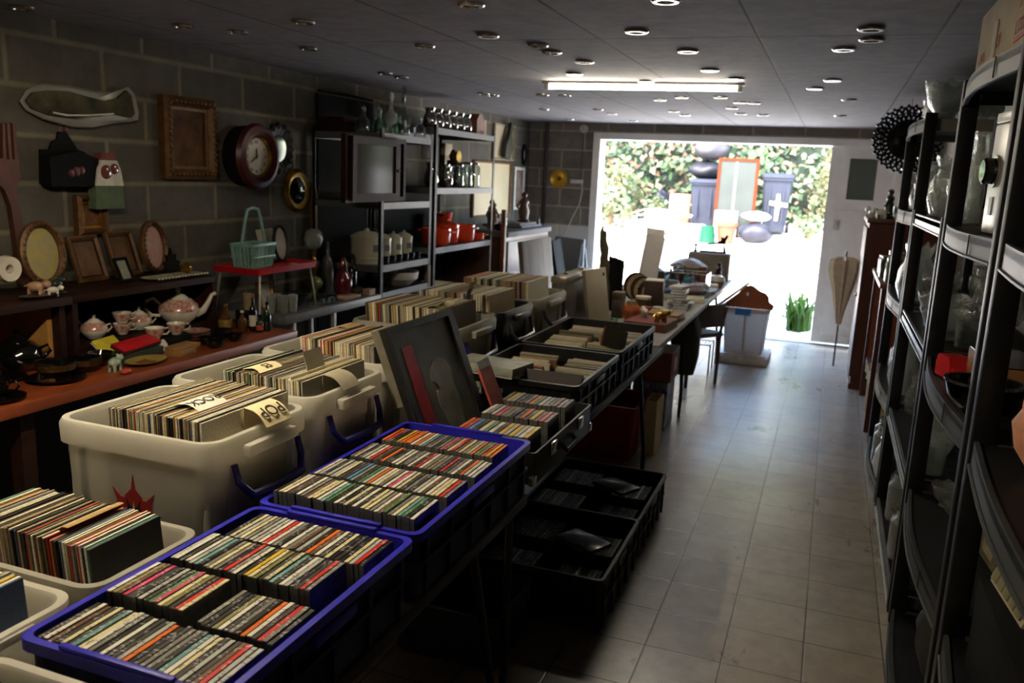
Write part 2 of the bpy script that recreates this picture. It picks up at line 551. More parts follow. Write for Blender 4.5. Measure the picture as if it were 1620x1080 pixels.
L2 = mat('hedge_leaf_light', '#5a6f4f', .5, var=.3, scale=3, transl=.35)
L3 = mat('hedge_leaf_brown', '#5e4a3a', .6, var=.3, scale=3, transl=.3)
L4 = mat('hedge_leaf_dark', '#1c2d1e', .5, var=.3, scale=3, transl=.3)
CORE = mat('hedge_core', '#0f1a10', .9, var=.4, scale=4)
rng = random.Random(3)
hd = MB()
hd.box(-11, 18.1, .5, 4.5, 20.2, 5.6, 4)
def hedge_pt(r):
    x = r.uniform(-10.5, 4.3); z = r.uniform(.7, 5.6)
    y = 17.75+.28*math.sin(x*2.1+z)+.2*math.sin(z*3.1+x*.7)+r.gauss(0, .13)
    return (x, y, z), (0, -.8, .5)
for lo, hi, n in ((0, 1, 15000),):
    leaf_mesh(hd, n, hedge_pt, .17, rng, 4)
tag(hd.build('hedge', [L1, L2, L3, L4, CORE]), 'tall dense green hedge across the end of the drive outside', 'hedge')
P1 = mat('shrub_leaf_pale', '#4f5430', .5, var=.3, scale=3, transl=.4)
P2 = mat('shrub_leaf_yellow', '#5d5b42', .5, var=.3, scale=3, transl=.4)
def shrub(name, label, c, r, h, n, mats, size=.09, seed=1):
    rg = random.Random(seed)
    t = thing(name, label, 'shrub', (c[0], c[1], c[2]))
    st = MB()
    for k in range(7):
        a = rg.uniform(0, 6.28)
        e = (r*.6*math.cos(a), r*.6*math.sin(a), h*rg.uniform(.6, .9))
        st.tube([(0, 0, 0), (e[0]*.3, e[1]*.3, e[2]*.5), e], [.022, .015, .006], seg=5)
    st.build('branches', mat('shrub_bark', '#6b5440', .9), t)
    f = MB()
    def pt(rr):
        a = rr.uniform(0, 6.28); q = rr.uniform(-1, 1); k = rr.random()**.3
        sx = math.sqrt(1-q*q)
        b = 1+.25*math.sin(3*a+5*q)
        return (r*k*b*sx*math.cos(a), r*k*b*sx*math.sin(a), h*.55+h*.47*k*q*b), (sx*math.cos(a), sx*math.sin(a), q+.4)
    leaf_mesh(f, n, pt, size, rg, len(mats))
    f.build('foliage', mats, t)
    return t
shrub('shrub', 'pale yellowish bushy shrub at the left of the drive outside', ((-3.807,16.232,0.728)[0]-.25, (-3.807,16.232,0.728)[1]-.1, (-3.807,16.232,0.728)[2]-.02), .56, 1.2, 2600, [P1, P2, L2], .1, 2)
shrub('shrub', 'low leafy shrub in front of the dark sack outside', (-3.3, 16.75, gz(16.75)), .24, .55, 700, [P1, L2, L1], .08, 3)
shrub('shrub', 'big pale sunlit shrub at the right edge of the drive outside', (0.165,16.774,0.791), .55, 1.55, 2400, [P2, P2, P1], .09, 4)
shrub('shrub', 'small green shrub low beside the right grey wheelie bin', ((-0.49,16.111,0.714)[0]+.12, (-0.49,16.111,0.714)[1], (-0.49,16.111,0.714)[2]), .24, .42, 500, [L2, P1, L1], .08, 5)
# grass
GR = mat('grass_blade', '#2d4a14', .5, var=.3, scale=2, transl=.4)
GR2 = mat('grass_blade_light', '#4a6224', .5, var=.3, scale=2, transl=.4)
def blades(mb, n, fn, rg, arch):
    for i in range(n):
        x, y, z, h = fn(rg)
        a = rg.uniform(0, 6.28); w = h*.022+.004
        dx, dy = math.cos(a), math.sin(a); ln = arch*h*rg.uniform(.2, 1)
        px, py = -dy*w, dx*w
        m = rg.randrange(2)
        q = []
        for t, k in ((0, 1), (.45, 1), (.8, .7), (1, .05)):
            q += [(x+dx*ln*t*t+px*k, y+dy*ln*t*t+py*k, z+h*(t-.25*t*t*arch)), (x+dx*ln*t*t-px*k, y+dy*ln*t*t-py*k, z+h*(t-.25*t*t*arch))]
        mb.raw(q, [(0, 1, 3, 2), (2, 3, 5, 4), (4, 5, 7, 6)], m)
gb = MB()
gc = (-0.256,9.915,-0.005)
blades(gb, 130, lambda r: (gc[0]+r.gauss(0, .07), gc[1]+.22+r.gauss(0, .06), gz(gc[1]+.2), r.uniform(.3, .58)), random.Random(5), .55)
tag(gb.build('grass_clump', [GR, GR2]), 'clump of long arching green blades outside beside the white door leaf', 'plant')
lw = MB()
def lawn_pt(r):
    while True:
        x, y = r.uniform(-5.2, -2.75), r.uniform(10.6, 15.4)
        if (x+4.2)**2/1.9+(y-12.8)**2/6 < 1:
            return x, y, gz(y), r.uniform(.04, .1)
blades(lw, 5200, lawn_pt, random.Random(6), .8)
def verge_pt(r):
    x, y = r.uniform(-.75, .2), r.uniform(9.85, 10.7)
    while (x-gc[0])**2+(y-gc[1]-.22)**2 < .2:
        x, y = r.uniform(-.9, .5), r.uniform(9.85, 11.0)
    return x, y, gz(y), r.uniform(.02, .06)
blades(lw, 700, verge_pt, random.Random(8), .8)
o = lw.build('grass', [GR, GR2])
tag(o, 'short patchy lawn beside the drive outside', 'grass')
o['kind'] = 'stuff'
# wheelie bins
BING = mat('bin_plastic', '#23262f', .6, var=.08, scale=8, spec=.08)
BAGK = mat('black_sack', '#14151a', .45, var=.3, scale=6, bump=.8, spec=.15)
def bin_(label, loc, rot, h=1.06, mark=False):
    t = thing('wheelie_bin', label, 'bin', loc, rot)
    b = MB()
    b.tub([(.06, .19, .24, .04), (h*.88, .255, .33, .05), (h*.88, .28, .36, .05), (h*.93, .285, .365, .05)])
    for s in (-1, 1):
        b.box(s*.12-.012, -.335, .25, s*.12+.012, -.29, h*.82)
    b.build('body', BING, t)
    l = MB()
    l.tub([(h*.93, .295, .385, .06), (h*.97, .29, .38, .07), (h*1.0, .24, .32, .08)])
    l.tube([(-.2, .4, h*.93), (.2, .4, h*.93)], .016)
    l.build('lid', BING, t)
    for s in (-1, 1):
        MB().lathe([(0, -.03), (.1, -.03), (.1, .03), (0, .03)], M=T((s*.25, .22, .1)) @ RY(PI/2)).build('wheel', mat('tyre_rubber', '#191919', .8), t)
    if mark:
        W_ = mat('white_mark', '#f3f0ea', .6)
        M = axes((1, 0, 0), (0, -.086, 1), (0, -1, -.086), (.03, -.325, .56))
        mk = MB()
        mk.prism([(-.028, -.3), (.02, -.3), (.045, .0), (.02, .17), (-.02, .17), (-.035, 0)], .004, M=M)
        mk.prism([(-.15, -.02), (.17, -.05), (.17, .01), (-.15, .045)], .005, M=M)
        mk.build('mark', W_, t)
    return t
def P_(p):
    return (p[0], p[1], gz(p[1]))
bA = (-2.624,18.573,0.999)
bin_('grey wheelie bin with black sacks on its lid, left of the framed pane', (-2.32, 16.5, gz(16.5)), .1, .94)
bin_('grey wheelie bin with a white cross mark, right of the framed pane', (-1.02, 16.45, gz(16.45)), .08, 1.1, True)
def sack(label, c, rx, ry, h, m, name='rubbish_sack', knot=True, seed=0):
    rg = random.Random(seed)
    b = MB()
    n, seg = 9, 20
    ph = [rg.uniform(0, 6.28) for _ in range(4)]
    pts, fc = [], []
    for i in range(n+1):
        t = i/n
        r = (math.sin(PI*min(1, t*.93+.07))**.55)*(1 if i < n else .25)
        for k in range(seg):
            a = 2*PI*k/seg
            w = 1+.09*math.sin(3*a+ph[0]+t*4)+.07*math.sin(5*a+ph[1]-t*6)+.04*math.sin(9*a+ph[2])
            pts.append((rx*r*w*math.cos(a), ry*r*w*math.sin(a), h*t*(1+.05*math.sin(2*a+ph[3]))))
    for i in range(n):
        for k in range(seg):
            fc.append((i*seg+k, i*seg+(k+1) % seg, (i+1)*seg+(k+1) % seg, (i+1)*seg+k))
    fc.append(tuple(range(seg-1, -1, -1)))
    fc.append(tuple(n*seg+k for k in range(seg)))
    b.raw(pts, fc)
    o = b.build(name, m, None, c, angle=60)
    return tag(o, label, 'sack')
zl = gz(16.5)+.94
sack('flat black sack lying on the left wheelie bin under a pale sack', (-2.32, 16.5, zl), .33, .33, .34, BAGK, seed=1)
sack('pale grey bulging sack on top of the pile on the left wheelie bin', (-2.28, 16.5, zl+.362), .32, .28, .36, mat('pale_sack', '#2d2c31', .5, var=.2, scale=7, bump=.8, spec=.15), seed=2)
sack('black sack slumped on the drive in front of the right wheelie bin', P_((-1.25, 15.45, 0)), .29, .26, .36, mat('grey_sack', '#1c1d25', .45, var=.3, scale=6, bump=.8, spec=.15), seed=3)
sack('white crumpled sack heaped on the black sack by the right bin', (-1.25, 15.45, gz(15.45)+.378), .24, .2, .16, mat('white_sack', '#a5a3a0', .5, var=.1, scale=7, bump=.6), seed=4)
sack('dark blue sack half hidden behind the low leafy shrub', P_((-3.3, 17.3, 0)), .2, .18, .6, mat('navy_sack', '#12131d', .5, var=.3, scale=6, bump=.6, spec=.15), seed=5)
# framed pane leaning on the hedge
def framed_pane():
    t = thing('glazed_window', 'tall orange wood framed frosted pane leaning between the two wheelie bins', 'window frame', (-1.68, 15.8, gz(15.8)), (math.radians(-9), 0, .05))
    w, h, q = .72, 1.42, .055
    MB().ring([(-w/2, 0), (w/2, 0), (w/2, h), (-w/2, h)], [(-w/2+q, q), (w/2-q, q), (w/2-q, h-q), (-w/2+q, h-q)], .05, M=axes((1, 0, 0), (0, 0, 1), (0, -1, 0), (0, 0, 0))).build('frame', mat('orange_wood', '#381504', .7, var=.2, scale=12, stretch=(6, 6, 1), spec=.08), t)
    MB().box(-w/2+q, -.03, q, w/2-q, -.022, h-q).build('pane', mat('milky_pane', '#1d211d', .3, var=.25, scale=1.6, bump=.1, spec=.15), t)
    MB().box(-.05, -.034, q, -.02, -.03, h-q).build('strip', mat('pale_strip', '#5a5a58', .6), t)
framed_pane()
# pots, boxes and boards in the sun
GREENP = mat('green_bucket_plastic', '#06301f', .6, spec=.1)
bk = thing('bucket', 'green plastic bucket standing upside down on the drive', 'bucket', P_((-2.02, 15.05, 0)))
MB().lathe([(0, 0), (.15, 0), (.15, .02), (.145, .03), (.115, .3), (.1, .31), (0, .31)]).build('body', GREENP, bk)
MB().tube([(.15*math.cos(a), -.15*abs(math.sin(a)), .03+.02*math.sin(a)) for a in [PI+PI*k/10 for k in range(11)]], .005, seg=6).build('handle', RIM, bk)
TC = mat('terracotta', '#4f2c17', .8, var=.12)
tp = thing('plant_pot', 'terracotta pot between the green bucket and the grey sack', 'plant pot', P_((-1.72, 15.2, 0)))
MB().lathe([(0, 0), (.12, 0), (.17, .3), (.19, .3), (.19, .37), (.17, .37), (.165, .3), (.11, .03), (0, .03)]).build('body', TC, tp)
MB().lathe([(0, .3), (.165, .3), (.1, .325), (0, .33)]).build('soil', mat('dry_soil', '#5b4936', .95), tp)
kp = thing('plant_pot', 'small black pot at the foot of the pale shrub', 'plant pot', P_((-3.42, 16.25, 0)))
MB().lathe([(0, 0), (.09, 0), (.12, .19), (.13, .19), (.13, .22), (.115, .22), (.085, .02), (0, .02)]).build('body', mat('black_pot_plastic', '#121216', .5), kp)
MB().lathe([(0, .17), (.112, .17), (0, .19)]).build('soil', mat('dry_soil', '#5b4936', .95), kp)
WB = mat('sunlit_white_card', '#a5a29b', .7, var=.06)
def carton(label, c, d, rot, m=None, name='carton', flap=True):
    t = thing(name, label, 'box', c, rot)
    w, l, h = d
    k = .008
    b = MB()
    b.box(-w/2, -l/2, 0, w/2, l/2, k)
    for a in ((-w/2, -l/2, k, -w/2+k, l/2, h), (w/2-k, -l/2, k, w/2, l/2, h), (-w/2+k, -l/2, k, w/2-k, -l/2+k, h), (-w/2+k, l/2-k, k, w/2-k, l/2, h)):
        b.box(*a)
    b.build('body', m or WB, t)
    if flap:
        for s in (-1, 1):
            MB().box(0, -l/2, 0, .006, l/2, w*.45, M=T((s*(w/2-.004), 0, h)) @ RY(s*1.9)).build('flap', m or WB, t)
    return t
carton('big white open carton at the left of the outside heap', P_((-2.98, 15.86, 0)), (.58, .44, .42), .02)
carton('white low carton on the drive in front of the outside heap', P_((-2.42, 15.42, 0)), (.5, .3, .26), -.03)
carton('white carton at the left end of the outside heap, beside the shrub', P_((-3.1, 15.35, 0)), (.34, .32, .3), .1)
tag(MB().box(-.2, -.01, 0, .2, .01, .5, bev=.004).build('board', WB, None, P_((-1.8, 15.62, 0)), (math.radians(-9), 0, .02)), 'white panel leaning in front of the orange framed pane', 'board')
tag(MB().box(-.2, -.012, 0, .2, .012, .66, bev=.004).build('board', mat('orange_tray', '#5e3219', .6), None, P_((-2.8, 16.5, 0)), (math.radians(-14), 0, .05)), 'pale orange-edged panel behind the white cartons outside', 'board')

# ================================================================ the long tables with the crates
TZ = .74
TOPM = mat('dark_table_top', '#262422', .6, var=.15, scale=12, bump=.05, spec=.2)
TOPG = mat('grey_table_top', '#8f8a84', .45, var=.12, scale=12)
STEEL = mat('dark_steel_leg', '#161413', .5, .2)
STEELG = mat('grey_steel_leg', '#6c6866', .35, .8)
def folding_table(label, x0, x1, y0, y1, m, lm, inset=.22):
    t = thing('folding_table', label, 'table', ((x0+x1)/2, (y0+y1)/2, 0))
    hx, hy = (x1-x0)/2, (y1-y0)/2
    MB().box(-hx, -hy, TZ-.035, hx, hy, TZ, bev=.008).build('tabletop', m, t)
    for sy in (-1, 1):
        for sx in (-1, 1):
            X, Y_ = sx*(hx-.06), sy*(hy-(inset if not isinstance(inset, tuple) else inset[0 if sy < 0 else 1]))
            MB().tube([(X-sx*.02, Y_, TZ-.036), (X-sx*.02, Y_+sy*.01, TZ-.12), (X+sx*.015, Y_+sy*.09, .2), (X+sx*.015, Y_+sy*.1, .03), (X+sx*.015, Y_+sy*.1, 0)], .0125).build('leg', lm, t)
        MB().tube([(-hx+.08, Y_, TZ-.12), (hx-.08, Y_, TZ-.12)], .01).build('crossbar', lm, t)
    return t
folding_table('dark folding table under the nearest blue crates of discs', -1.75, -.74, .3, 2.2, TOPM, STEEL)
folding_table('dark folding table under the two black book crates', -1.84, -.8, 2.22, 4.6, TOPM, STEEL)
folding_table('grey folding table of bric-a-brac reaching towards the open garage door', -1.66, -.83, 4.63, 8.35, TOPG, STEEL, (1.33, .62))

PP = mat('translucent_white_plastic', '#e2dfd2', .38, var=.04, scale=5, transl=.5)
PPC = mat('cloudy_plastic', '#b9b6a8', .35, var=.05, scale=5, transl=.45)
PPK = mat('black_plastic', '#0c0c0d', .42, var=.2, scale=20)
BLUE = mat('blue_plastic', '#201d92', .42, var=.08, scale=9, spec=.3)
BLUEH = mat('navy_handle_plastic', '#201d6e', .35, var=.08)
CREAM = mat('cream_card', '#d8c99c', .8, var=.1, scale=14)
KRAFT = mat('brown_card', '#94764a', .85, var=.12, scale=14)
GREYC = mat('grey_card', '#8d8671', .8, var=.12, scale=14)
WHITEC = mat('white_card', '#dcd6c4', .75, var=.06)
INK = mat('black_ink', '#16120f', .8)
def storage_box(label, c, hx, hy, h, m, hm, group=None, emblem=False, name='storage_box'):
    t = thing(name, label, 'storage box', c, 0, group)
    b = MB()
    lip = .055
    b.tub([(0, hx-.036, hy-.026, .035), (.012, hx-.028, hy-.02, .04), (h-lip, hx-.014, hy-.012, .05), (h-lip, hx-.002, hy-.001, .055), (h-.012, hx, hy, .055), (h, hx-.006, hy-.006, .052),
           (h, hx-.02, hy-.018, .045), (h-.02, hx-.024, hy-.018, .03), (.014, hx-.033, hy-.024, .012)], n=5)
    for s in (-1, 1):      # moulded pillars on the ends
        for y in (-.55, .55):
            b.box(s*(hx-.028), y*hy-.012, .03, s*(hx-.018)+.004, y*hy+.012, h-lip)
        for x in (-.62, .0, .62):
            b.box(x*hx-.012, s*(hy-.02), .03, x*hx+.012, s*(hy-.016)+.004, h-lip)
    b.build('body', m, t)
    for s in (-1, 1):
        k = MB()
        k.box(s*hx-.004 if s > 0 else s*hx-.022, -.09, h-.05, s*hx+.022 if s > 0 else s*hx+.004, .09, h-.022, bev=.004)
        k.build('latch_ledge', m, t)
        w = hy*.62
        k = MB()
        k.tube([(s*(hx+.0), -w, h-.06), (s*(hx+.012), -w, h-.1), (s*(hx+.03), -w*.8, h-.135), (s*(hx+.034), 0, h-.14), (s*(hx+.03), w*.8, h-.135), (s*(hx+.012), w, h-.1), (s*hx, w, h-.06)], [.008, .009, .011, .012, .011, .009, .008])
        k.build('handle', hm, t)
    if emblem:    # the red and black leaf emblem stuck to the near side
        L = MB()
        M = axes((1, 0, 0), (0, 0, 1), (0, -1, 0), (.0, -hy+.014, .108))
        def petal(a, l, w, m, z):
            ca, sa = math.cos(a), math.sin(a)
            q = [(0, 0), (w, l*.55), (w*.25, l*.7), (0, l), (-w*.25, l*.7), (-w, l*.55)]
            L.prism([(x*ca-y*sa, x*sa+y*ca-.03) for x, y in q], .0012+z, m, M)
        for a, l, w, m, z in ((0, .125, .026, 0, .0), (.62, .105, .03, 0, .0003), (-.62, .105, .03, 0, .0003), (1.15, .09, .022, 1, .0006), (-1.15, .09, .022, 1, .0006), (.3, .07, .014, 1, .0009), (-.3, .07, .014, 1, .0009), (0, .06, .012, 2, .0012)):
            petal(a, l, w, m, z)
        L.build('leaf_emblem', [mat('emblem_red', '#8e1f1c', .6), INK, mat('emblem_grey', '#8f887a', .6)], t)
    return t
GB = 'clear boxes of records on the tables'
BX = [(-1.425, 1.587, .235, .192), (-1.45, 2.0, .245, .2), (-1.5, 2.5, .25, .225), (-1.58, 3.21, .25, .23), (-1.58, 3.7, .25, .225), (-1.58, 4.22, .25, .26)]
storage_box('white translucent box of records nearest the camera, with a leaf emblem', (BX[0][0], BX[0][1], TZ), .235, .192, .305, PP, BLUEH, GB, True)
storage_box('white translucent box of records second from the camera', (BX[1][0], BX[1][1], TZ), .245, .2, .31, PP, BLUEH, GB)
storage_box('white translucent box of records behind the leaning framed poster', (BX[2][0], BX[2][1], TZ), .25, .225, .3, PP, BLUEH, GB)
storage_box('cloudy box of records just left of the near black book crate', (BX[3][0], BX[3][1], TZ), .25, .23, .29, PPC, BLUEH, GB)
storage_box('black box of records with a pale handle, between two cloudy boxes', (BX[4][0], BX[4][1], TZ), .25, .225, .29, PPK, STEELG, GB)
storage_box('cloudy box of records farthest from the camera', (BX[5][0], BX[5][1], TZ), .25, .26, .288, PPC, STEELG, GB)
# record sleeves
SLV = [mat('sleeve_'+n, c, .75, var=.18, scale=30, stretch=(1, 6, 6)) for n, c in (('cream', '#cfc29a'), ('ivory', '#d9d2b8'), ('tan', '#a8926a'), ('grey', '#8c877b'), ('brown', '#5e4a33'), ('black', '#262320'),
        ('yellow', '#c0992e'), ('red', '#9c2f22'), ('olive', '#6d6a48'), ('white', '#e0dccb'), ('orange', '#b4602c'), ('blue', '#3a4a6a'), ('teal', '#3f6e60'), ('pink', '#b5837a'))]
SLN = ('cream', 'ivory', 'tan', 'grey', 'brown', 'black', 'yellow', 'red', 'olive', 'white', 'orange', 'blue', 'teal', 'pink')
SLW = (10, 9, 7, 8, 4, 7, 2, 1.6, 4, 6, 1.2, 1, .8, .8)
LPM = {}
def sleeve_mesh(k, s, th):
    key = (k, s, round(th, 4))
    if key not in LPM:
        b = MB()
        b.box(-th/2, -s/2, 0, th/2, s/2, s, 0)
        bmesh.ops.recalc_face_normals(b.bm, faces=b.bm.faces)
        me = bpy.data.meshes.new('record_sleeve_'+SLN[k])
        b.bm.to_mesh(me); b.bm.free()
        me.materials.append(SLV[k])
        LPM[key] = me
    return LPM[key]
def records(where, group, x0, x1, y, z, n, s, rg, name='record_sleeve', kind='record sleeve', lean=-.08, weights=SLW, first=None):
    """A row of sleeves standing on edge, stacked along x and leaning together."""
    th = (x1-x0)/n
    for i in range(n):
        k = rg.choices(range(14), weights)[0]
        if first is not None and i == n-1:
            k = first
        o = bpy.data.objects.new(name, sleeve_mesh(k, s, th*.8))
        COL.objects.link(o)
        o.location = (x0+th*(i+.5), y+rg.gauss(0, .002), z+abs(rg.gauss(0, .003)))
        o.rotation_euler = (0, lean, 0)
        tag(o, '%s-edged %s, %s from %s' % (SLN[k], kind, ordn(n-i), where), 'record', group)
    return th
rg = random.Random(11)
LPS = .318
records('front of the nearest white box', 'records in the nearest box', -1.495, -1.234, 1.588, TZ+.024, 78, LPS, rg, lean=-.03, first=1)
records('front of the second white box', 'records in the second box', -1.505, -1.25, 2.0, TZ+.024, 70, LPS, rg, lean=-.05)
records('front of the third white box', 'records in the third box', -1.6, -1.315, 2.5, TZ+.022, 48, LPS, rg, lean=-.06)
records('front of the cloudy box by the black crate', 'records in the fourth box', -1.76, -1.4, 3.21, TZ+.025, 36, LPS+.012, rg, lean=-.07)
records('front of the black record box', 'records in the black box', -1.76, -1.4, 3.7, TZ+.025, 30, LPS+.012, rg, lean=-.07)
records('front of the farthest cloudy record box', 'records in the farthest box', -1.76, -1.4, 4.22, TZ+.025, 30, LPS+.02, rg, lean=-.07)
# handwritten divider cards folded over the records; the words read upside down from the camera
def divider(label, c, w, l, ang, m, txt=None, drop=.05, size=.03):
    """Folded card: c is the middle of the fold, the flap reaches towards +x and down by ang."""
    t = thing('divider_card', label, 'divider card', c)
    M = axes((0, -1, 0), (math.cos(ang), 0, -math.sin(ang)), (math.sin(ang), 0, math.cos(ang)), (0, 0, 0))
    b = MB()
    n = 7
    lo, up = [], []
    for i in range(n):
        q = l*i/(n-1)
        bend = .012*math.sin(PI*i/(n-1))
        lo.append((q, bend)); up.append((q, bend+.0016))
    prof = lo+up[::-1]
    b.loft([[M @ Vector((x, y, z)) for y, z in prof] for x in (-w/2, w/2)])
    b.build('flap', m, t)
    MB().box(-.0012, -w/2, -drop, .0004, w/2, 0).build('tab', m, t)
    if txt:
        Mt = M @ Matrix(((1, 0, 0, 0), (0, 1, 0, l*.52), (0, 0, 1, .0142), (0, 0, 0, 1)))
        text_part('lettering', txt, size, INK, t, Mt, .0003)
    return t
divider('cream folded card marked POP on the front of the nearest records', (-1.236, 1.61, TZ+.346), .098, .075, .55, CREAM, 'POP', size=.046)
divider('white folded card marked ROCK lying across the nearest records', (-1.38, 1.545, TZ+.348), .1, .082, .12, WHITEC, 'ROCK', size=.036)
divider('cream folded card marked ES at the near end of the second box', (-1.475, 1.915, TZ+.348), .1, .07, .2, CREAM, 'ES', size=.034)
divider('plain card standing up among the records of the second box', (-1.26, 1.97, TZ+.345), .085, .075, .5, GREYC)
tag(MB().box(-.001, -.043, 0, .001, .043, .072).build('divider_card', GREYC, None, (-1.3, 1.965, TZ+.335), (0, -.3, 0)), 'plain upright grey card behind the bent card of the second box', 'divider card')
divider('brown folded card on the records of the third white box', (-1.6, 2.6, TZ+.347), .1, .05, .5, KRAFT)
divider('olive green card curling over the third box beside the framed poster', (-1.5, 3.1, TZ+.36), .08, .06, .2, mat('olive_card', '#5c6a30', .8))
divider('curled cream card standing in the cloudy record box', (-1.46, 3.1, TZ+.37), .05, .05, -.2, CREAM)
divider('grey leaf of card poking up from the black record box', (-1.55, 3.6, TZ+.372), .07, .07, -.7, GREYC)
divider('dark bent card sticking up at the front of the cloudy record box', (-1.47, 3.4, TZ+.368), .05, .06, -.9, mat('dark_card', '#4a4333', .8))
# low trays of small record sleeves at the near left
def tray(label, c, hx, hy, h, m, name='storage_tray', rim=.014):
    t = thing(name, label, 'tray', c)
    b = MB()
    b.tub([(0, hx-.03, hy-.03, .03), (h-.012, hx-.012, hy-.012, .04), (h-.012, hx, hy, .045), (h, hx, hy, .045), (h, hx-rim, hy-rim, .038), (h-.008, hx-rim-.005, hy-rim-.005, .035), (.006, hx-.036, hy-.036, .028)], n=5)
    b.build('body', m, t)
    for s in (-1, 1):
        MB().box(s*hx-.006, -.05, h-.02, s*hx+.006, .05, h-.004, bev=.003).build('grip', m, t)
    return t
tray('clear low tray of small record sleeves in front of the leaf emblem box', (-1.38, 1.185, TZ), .222, .145, .148, PPC)
records('front of the clear low tray', 'small record sleeves in the clear tray', -1.555, -1.206, 1.188, TZ+.011, 60, .178, rg, 'single_sleeve', 'small record sleeve', -.1, (8, 6, 6, 8, 6, 9, 1, 3, 3, 6, 3, 2, 3, 3), first=5)
tray('white low tray of small record sleeves at the left edge of the picture', (-1.41, .885, TZ), .235, .145, .143, PP)
records('front of the white low tray', 'small record sleeves in the white tray', -1.53, -1.224, .885, TZ+.011, 40, .178, rg, 'single_sleeve', 'small record sleeve', -.08, (8, 4, 8, 5, 5, 2, 3, 1, 3, 2, 2, 2, 1, 1), first=11)
divider('brown torn card rising from the small sleeves in the clear tray', (-1.33, 1.2, TZ+.18), .14, .03, -.9, KRAFT)
divider('bent brown card at the back of the white low tray', (-1.38, .95, TZ+.18), .12, .035, -.4, KRAFT)

# ---------------------------------------------------------------- compact discs
CASE = mat('clear_disc_case', '#4b4b47', .22, var=.3, scale=60, coat=.3)
SPN = ('black', 'charcoal', 'grey', 'white', 'cream', 'red', 'yellow', 'green', 'blue', 'orange', 'brown', 'pink', 'olive', 'silver', 'teal')
SPC = ('#1c1a18', '#33302c', '#6b675f', '#cfcabb', '#c9be93', '#b0281f', '#c7a52c', '#3f6b3a', '#4a7fa6', '#c9651f', '#5a3d2b', '#b3335c', '#6f6a3c', '#a3a39c', '#56807e')
SPW = (12, 12, 11, 9, 7, 2.6, 1.6, 1.2, 1, 1.6, 4, 1, 3, 8, 1)
def spine_mat(n, c):
    m = bpy.data.materials.new('disc_spine_'+n)
    m.use_nodes = True
    nt = m.node_tree
    b = nt.nodes['Principled BSDF']
    c = lin(c)
    tc = nt.nodes.new('ShaderNodeTexCoord')
    oi = nt.nodes.new('ShaderNodeObjectInfo')
    va = nt.nodes.new('ShaderNodeVectorMath'); va.operation = 'ADD'
    mp = nt.nodes.new('ShaderNodeMapping'); mp.inputs['Scale'].default_value = (120, 190, 1)
    cb = nt.nodes.new('ShaderNodeCombineXYZ')
    mm = nt.nodes.new('ShaderNodeMath'); mm.operation = 'MULTIPLY'; mm.inputs[1].default_value = 57.
    nt.links.new(oi.outputs['Random'], mm.inputs[0])
    nt.links.new(mm.outputs[0], cb.inputs[1])
    nt.links.new(tc.outputs['Object'], va.inputs[0]); nt.links.new(cb.outputs[0], va.inputs[1])
    nt.links.new(va.outputs[0], mp.inputs[0])
    nz = nt.nodes.new('ShaderNodeTexNoise'); nz.inputs['Scale'].default_value = 1.; nz.inputs['Detail'].default_value = 1.
    nt.links.new(mp.outputs[0], nz.inputs['Vector'])
    n2 = nt.nodes.new('ShaderNodeTexNoise'); n2.inputs['Scale'].default_value = 22.; n2.inputs['Detail'].default_value = 0.
    nt.links.new(va.outputs[0], n2.inputs['Vector'])
    g1 = nt.nodes.new('ShaderNodeMath'); g1.operation = 'GREATER_THAN'; g1.inputs[1].default_value = .58
    g2 = nt.nodes.new('ShaderNodeMath'); g2.operation = 'GREATER_THAN'; g2.inputs[1].default_value = .5
    ml = nt.nodes.new('ShaderNodeMath'); ml.operation = 'MULTIPLY'
    nt.links.new(nz.outputs[0], g1.inputs[0]); nt.links.new(n2.outputs[0], g2.inputs[0])
    nt.links.new(g1.outputs[0], ml.inputs[0]); nt.links.new(g2.outputs[0], ml.inputs[1])
    mx = nt.nodes.new('ShaderNodeMix'); mx.data_type = 'RGBA'
    mx.inputs[6].default_value = (*c, 1)
    lum = sum(c)/3
    mx.inputs[7].default_value = (*[x*.35+(.35 if lum < .2 else .0) for x in c], 1)
    nt.links.new(ml.outputs[0], mx.inputs[0])
    nt.links.new(mx.outputs[2], b.inputs['Base Color'])
    b.inputs['Roughness'].default_value = .3
    return m
SPM = [spine_mat(n, c) for n, c in zip(SPN, SPC)]
CDM = {}
def cd_mesh(k, th, l, h):
    key = (k, th, l, h)
    if key not in CDM:
        b = MB()
        b.box(-th/2, -l/2, 0, th/2, l/2, h-.0012, 0)
        b.box(-th/2+.0006, -l/2+.001, h-.0012, th/2-.0006, l/2-.001, h, 1)
        bmesh.ops.recalc_face_normals(b.bm, faces=b.bm.faces)
        me = bpy.data.meshes.new('disc_case_'+SPN[k])
        b.bm.to_mesh(me); b.bm.free()
        me.materials.append(CASE); me.materials.append(SPM[k])
        CDM[key] = me
    return CDM[key]
def disc_row(where, group, x0, x1, y, z, rg, th=.0112, l=.122, h=.14, name='disc_case', kind='disc case', w=SPW, gap=None, dz=None, lean=-.06):
    n = int((x1-x0)/th)
    for i in range(n):
        k = rg.choices(range(15), w)[0]
        if gap and gap[0] <= i < gap[1]:
            continue
        zz = z + (dz(i) if dz else 0)
        o = bpy.data.objects.new(name, cd_mesh(k, th*.9, l, h))
        COL.objects.link(o)
        o.location = (x0+th*(i+.5), y+rg.gauss(0, .0018), zz+abs(rg.gauss(0, .0012)))
        o.rotation_euler = (0, lean, 0)
        tag(o, '%s-spined %s, %s from left, %s' % (SPN[k], kind, ordn(i+1), where), 'disc case', group)
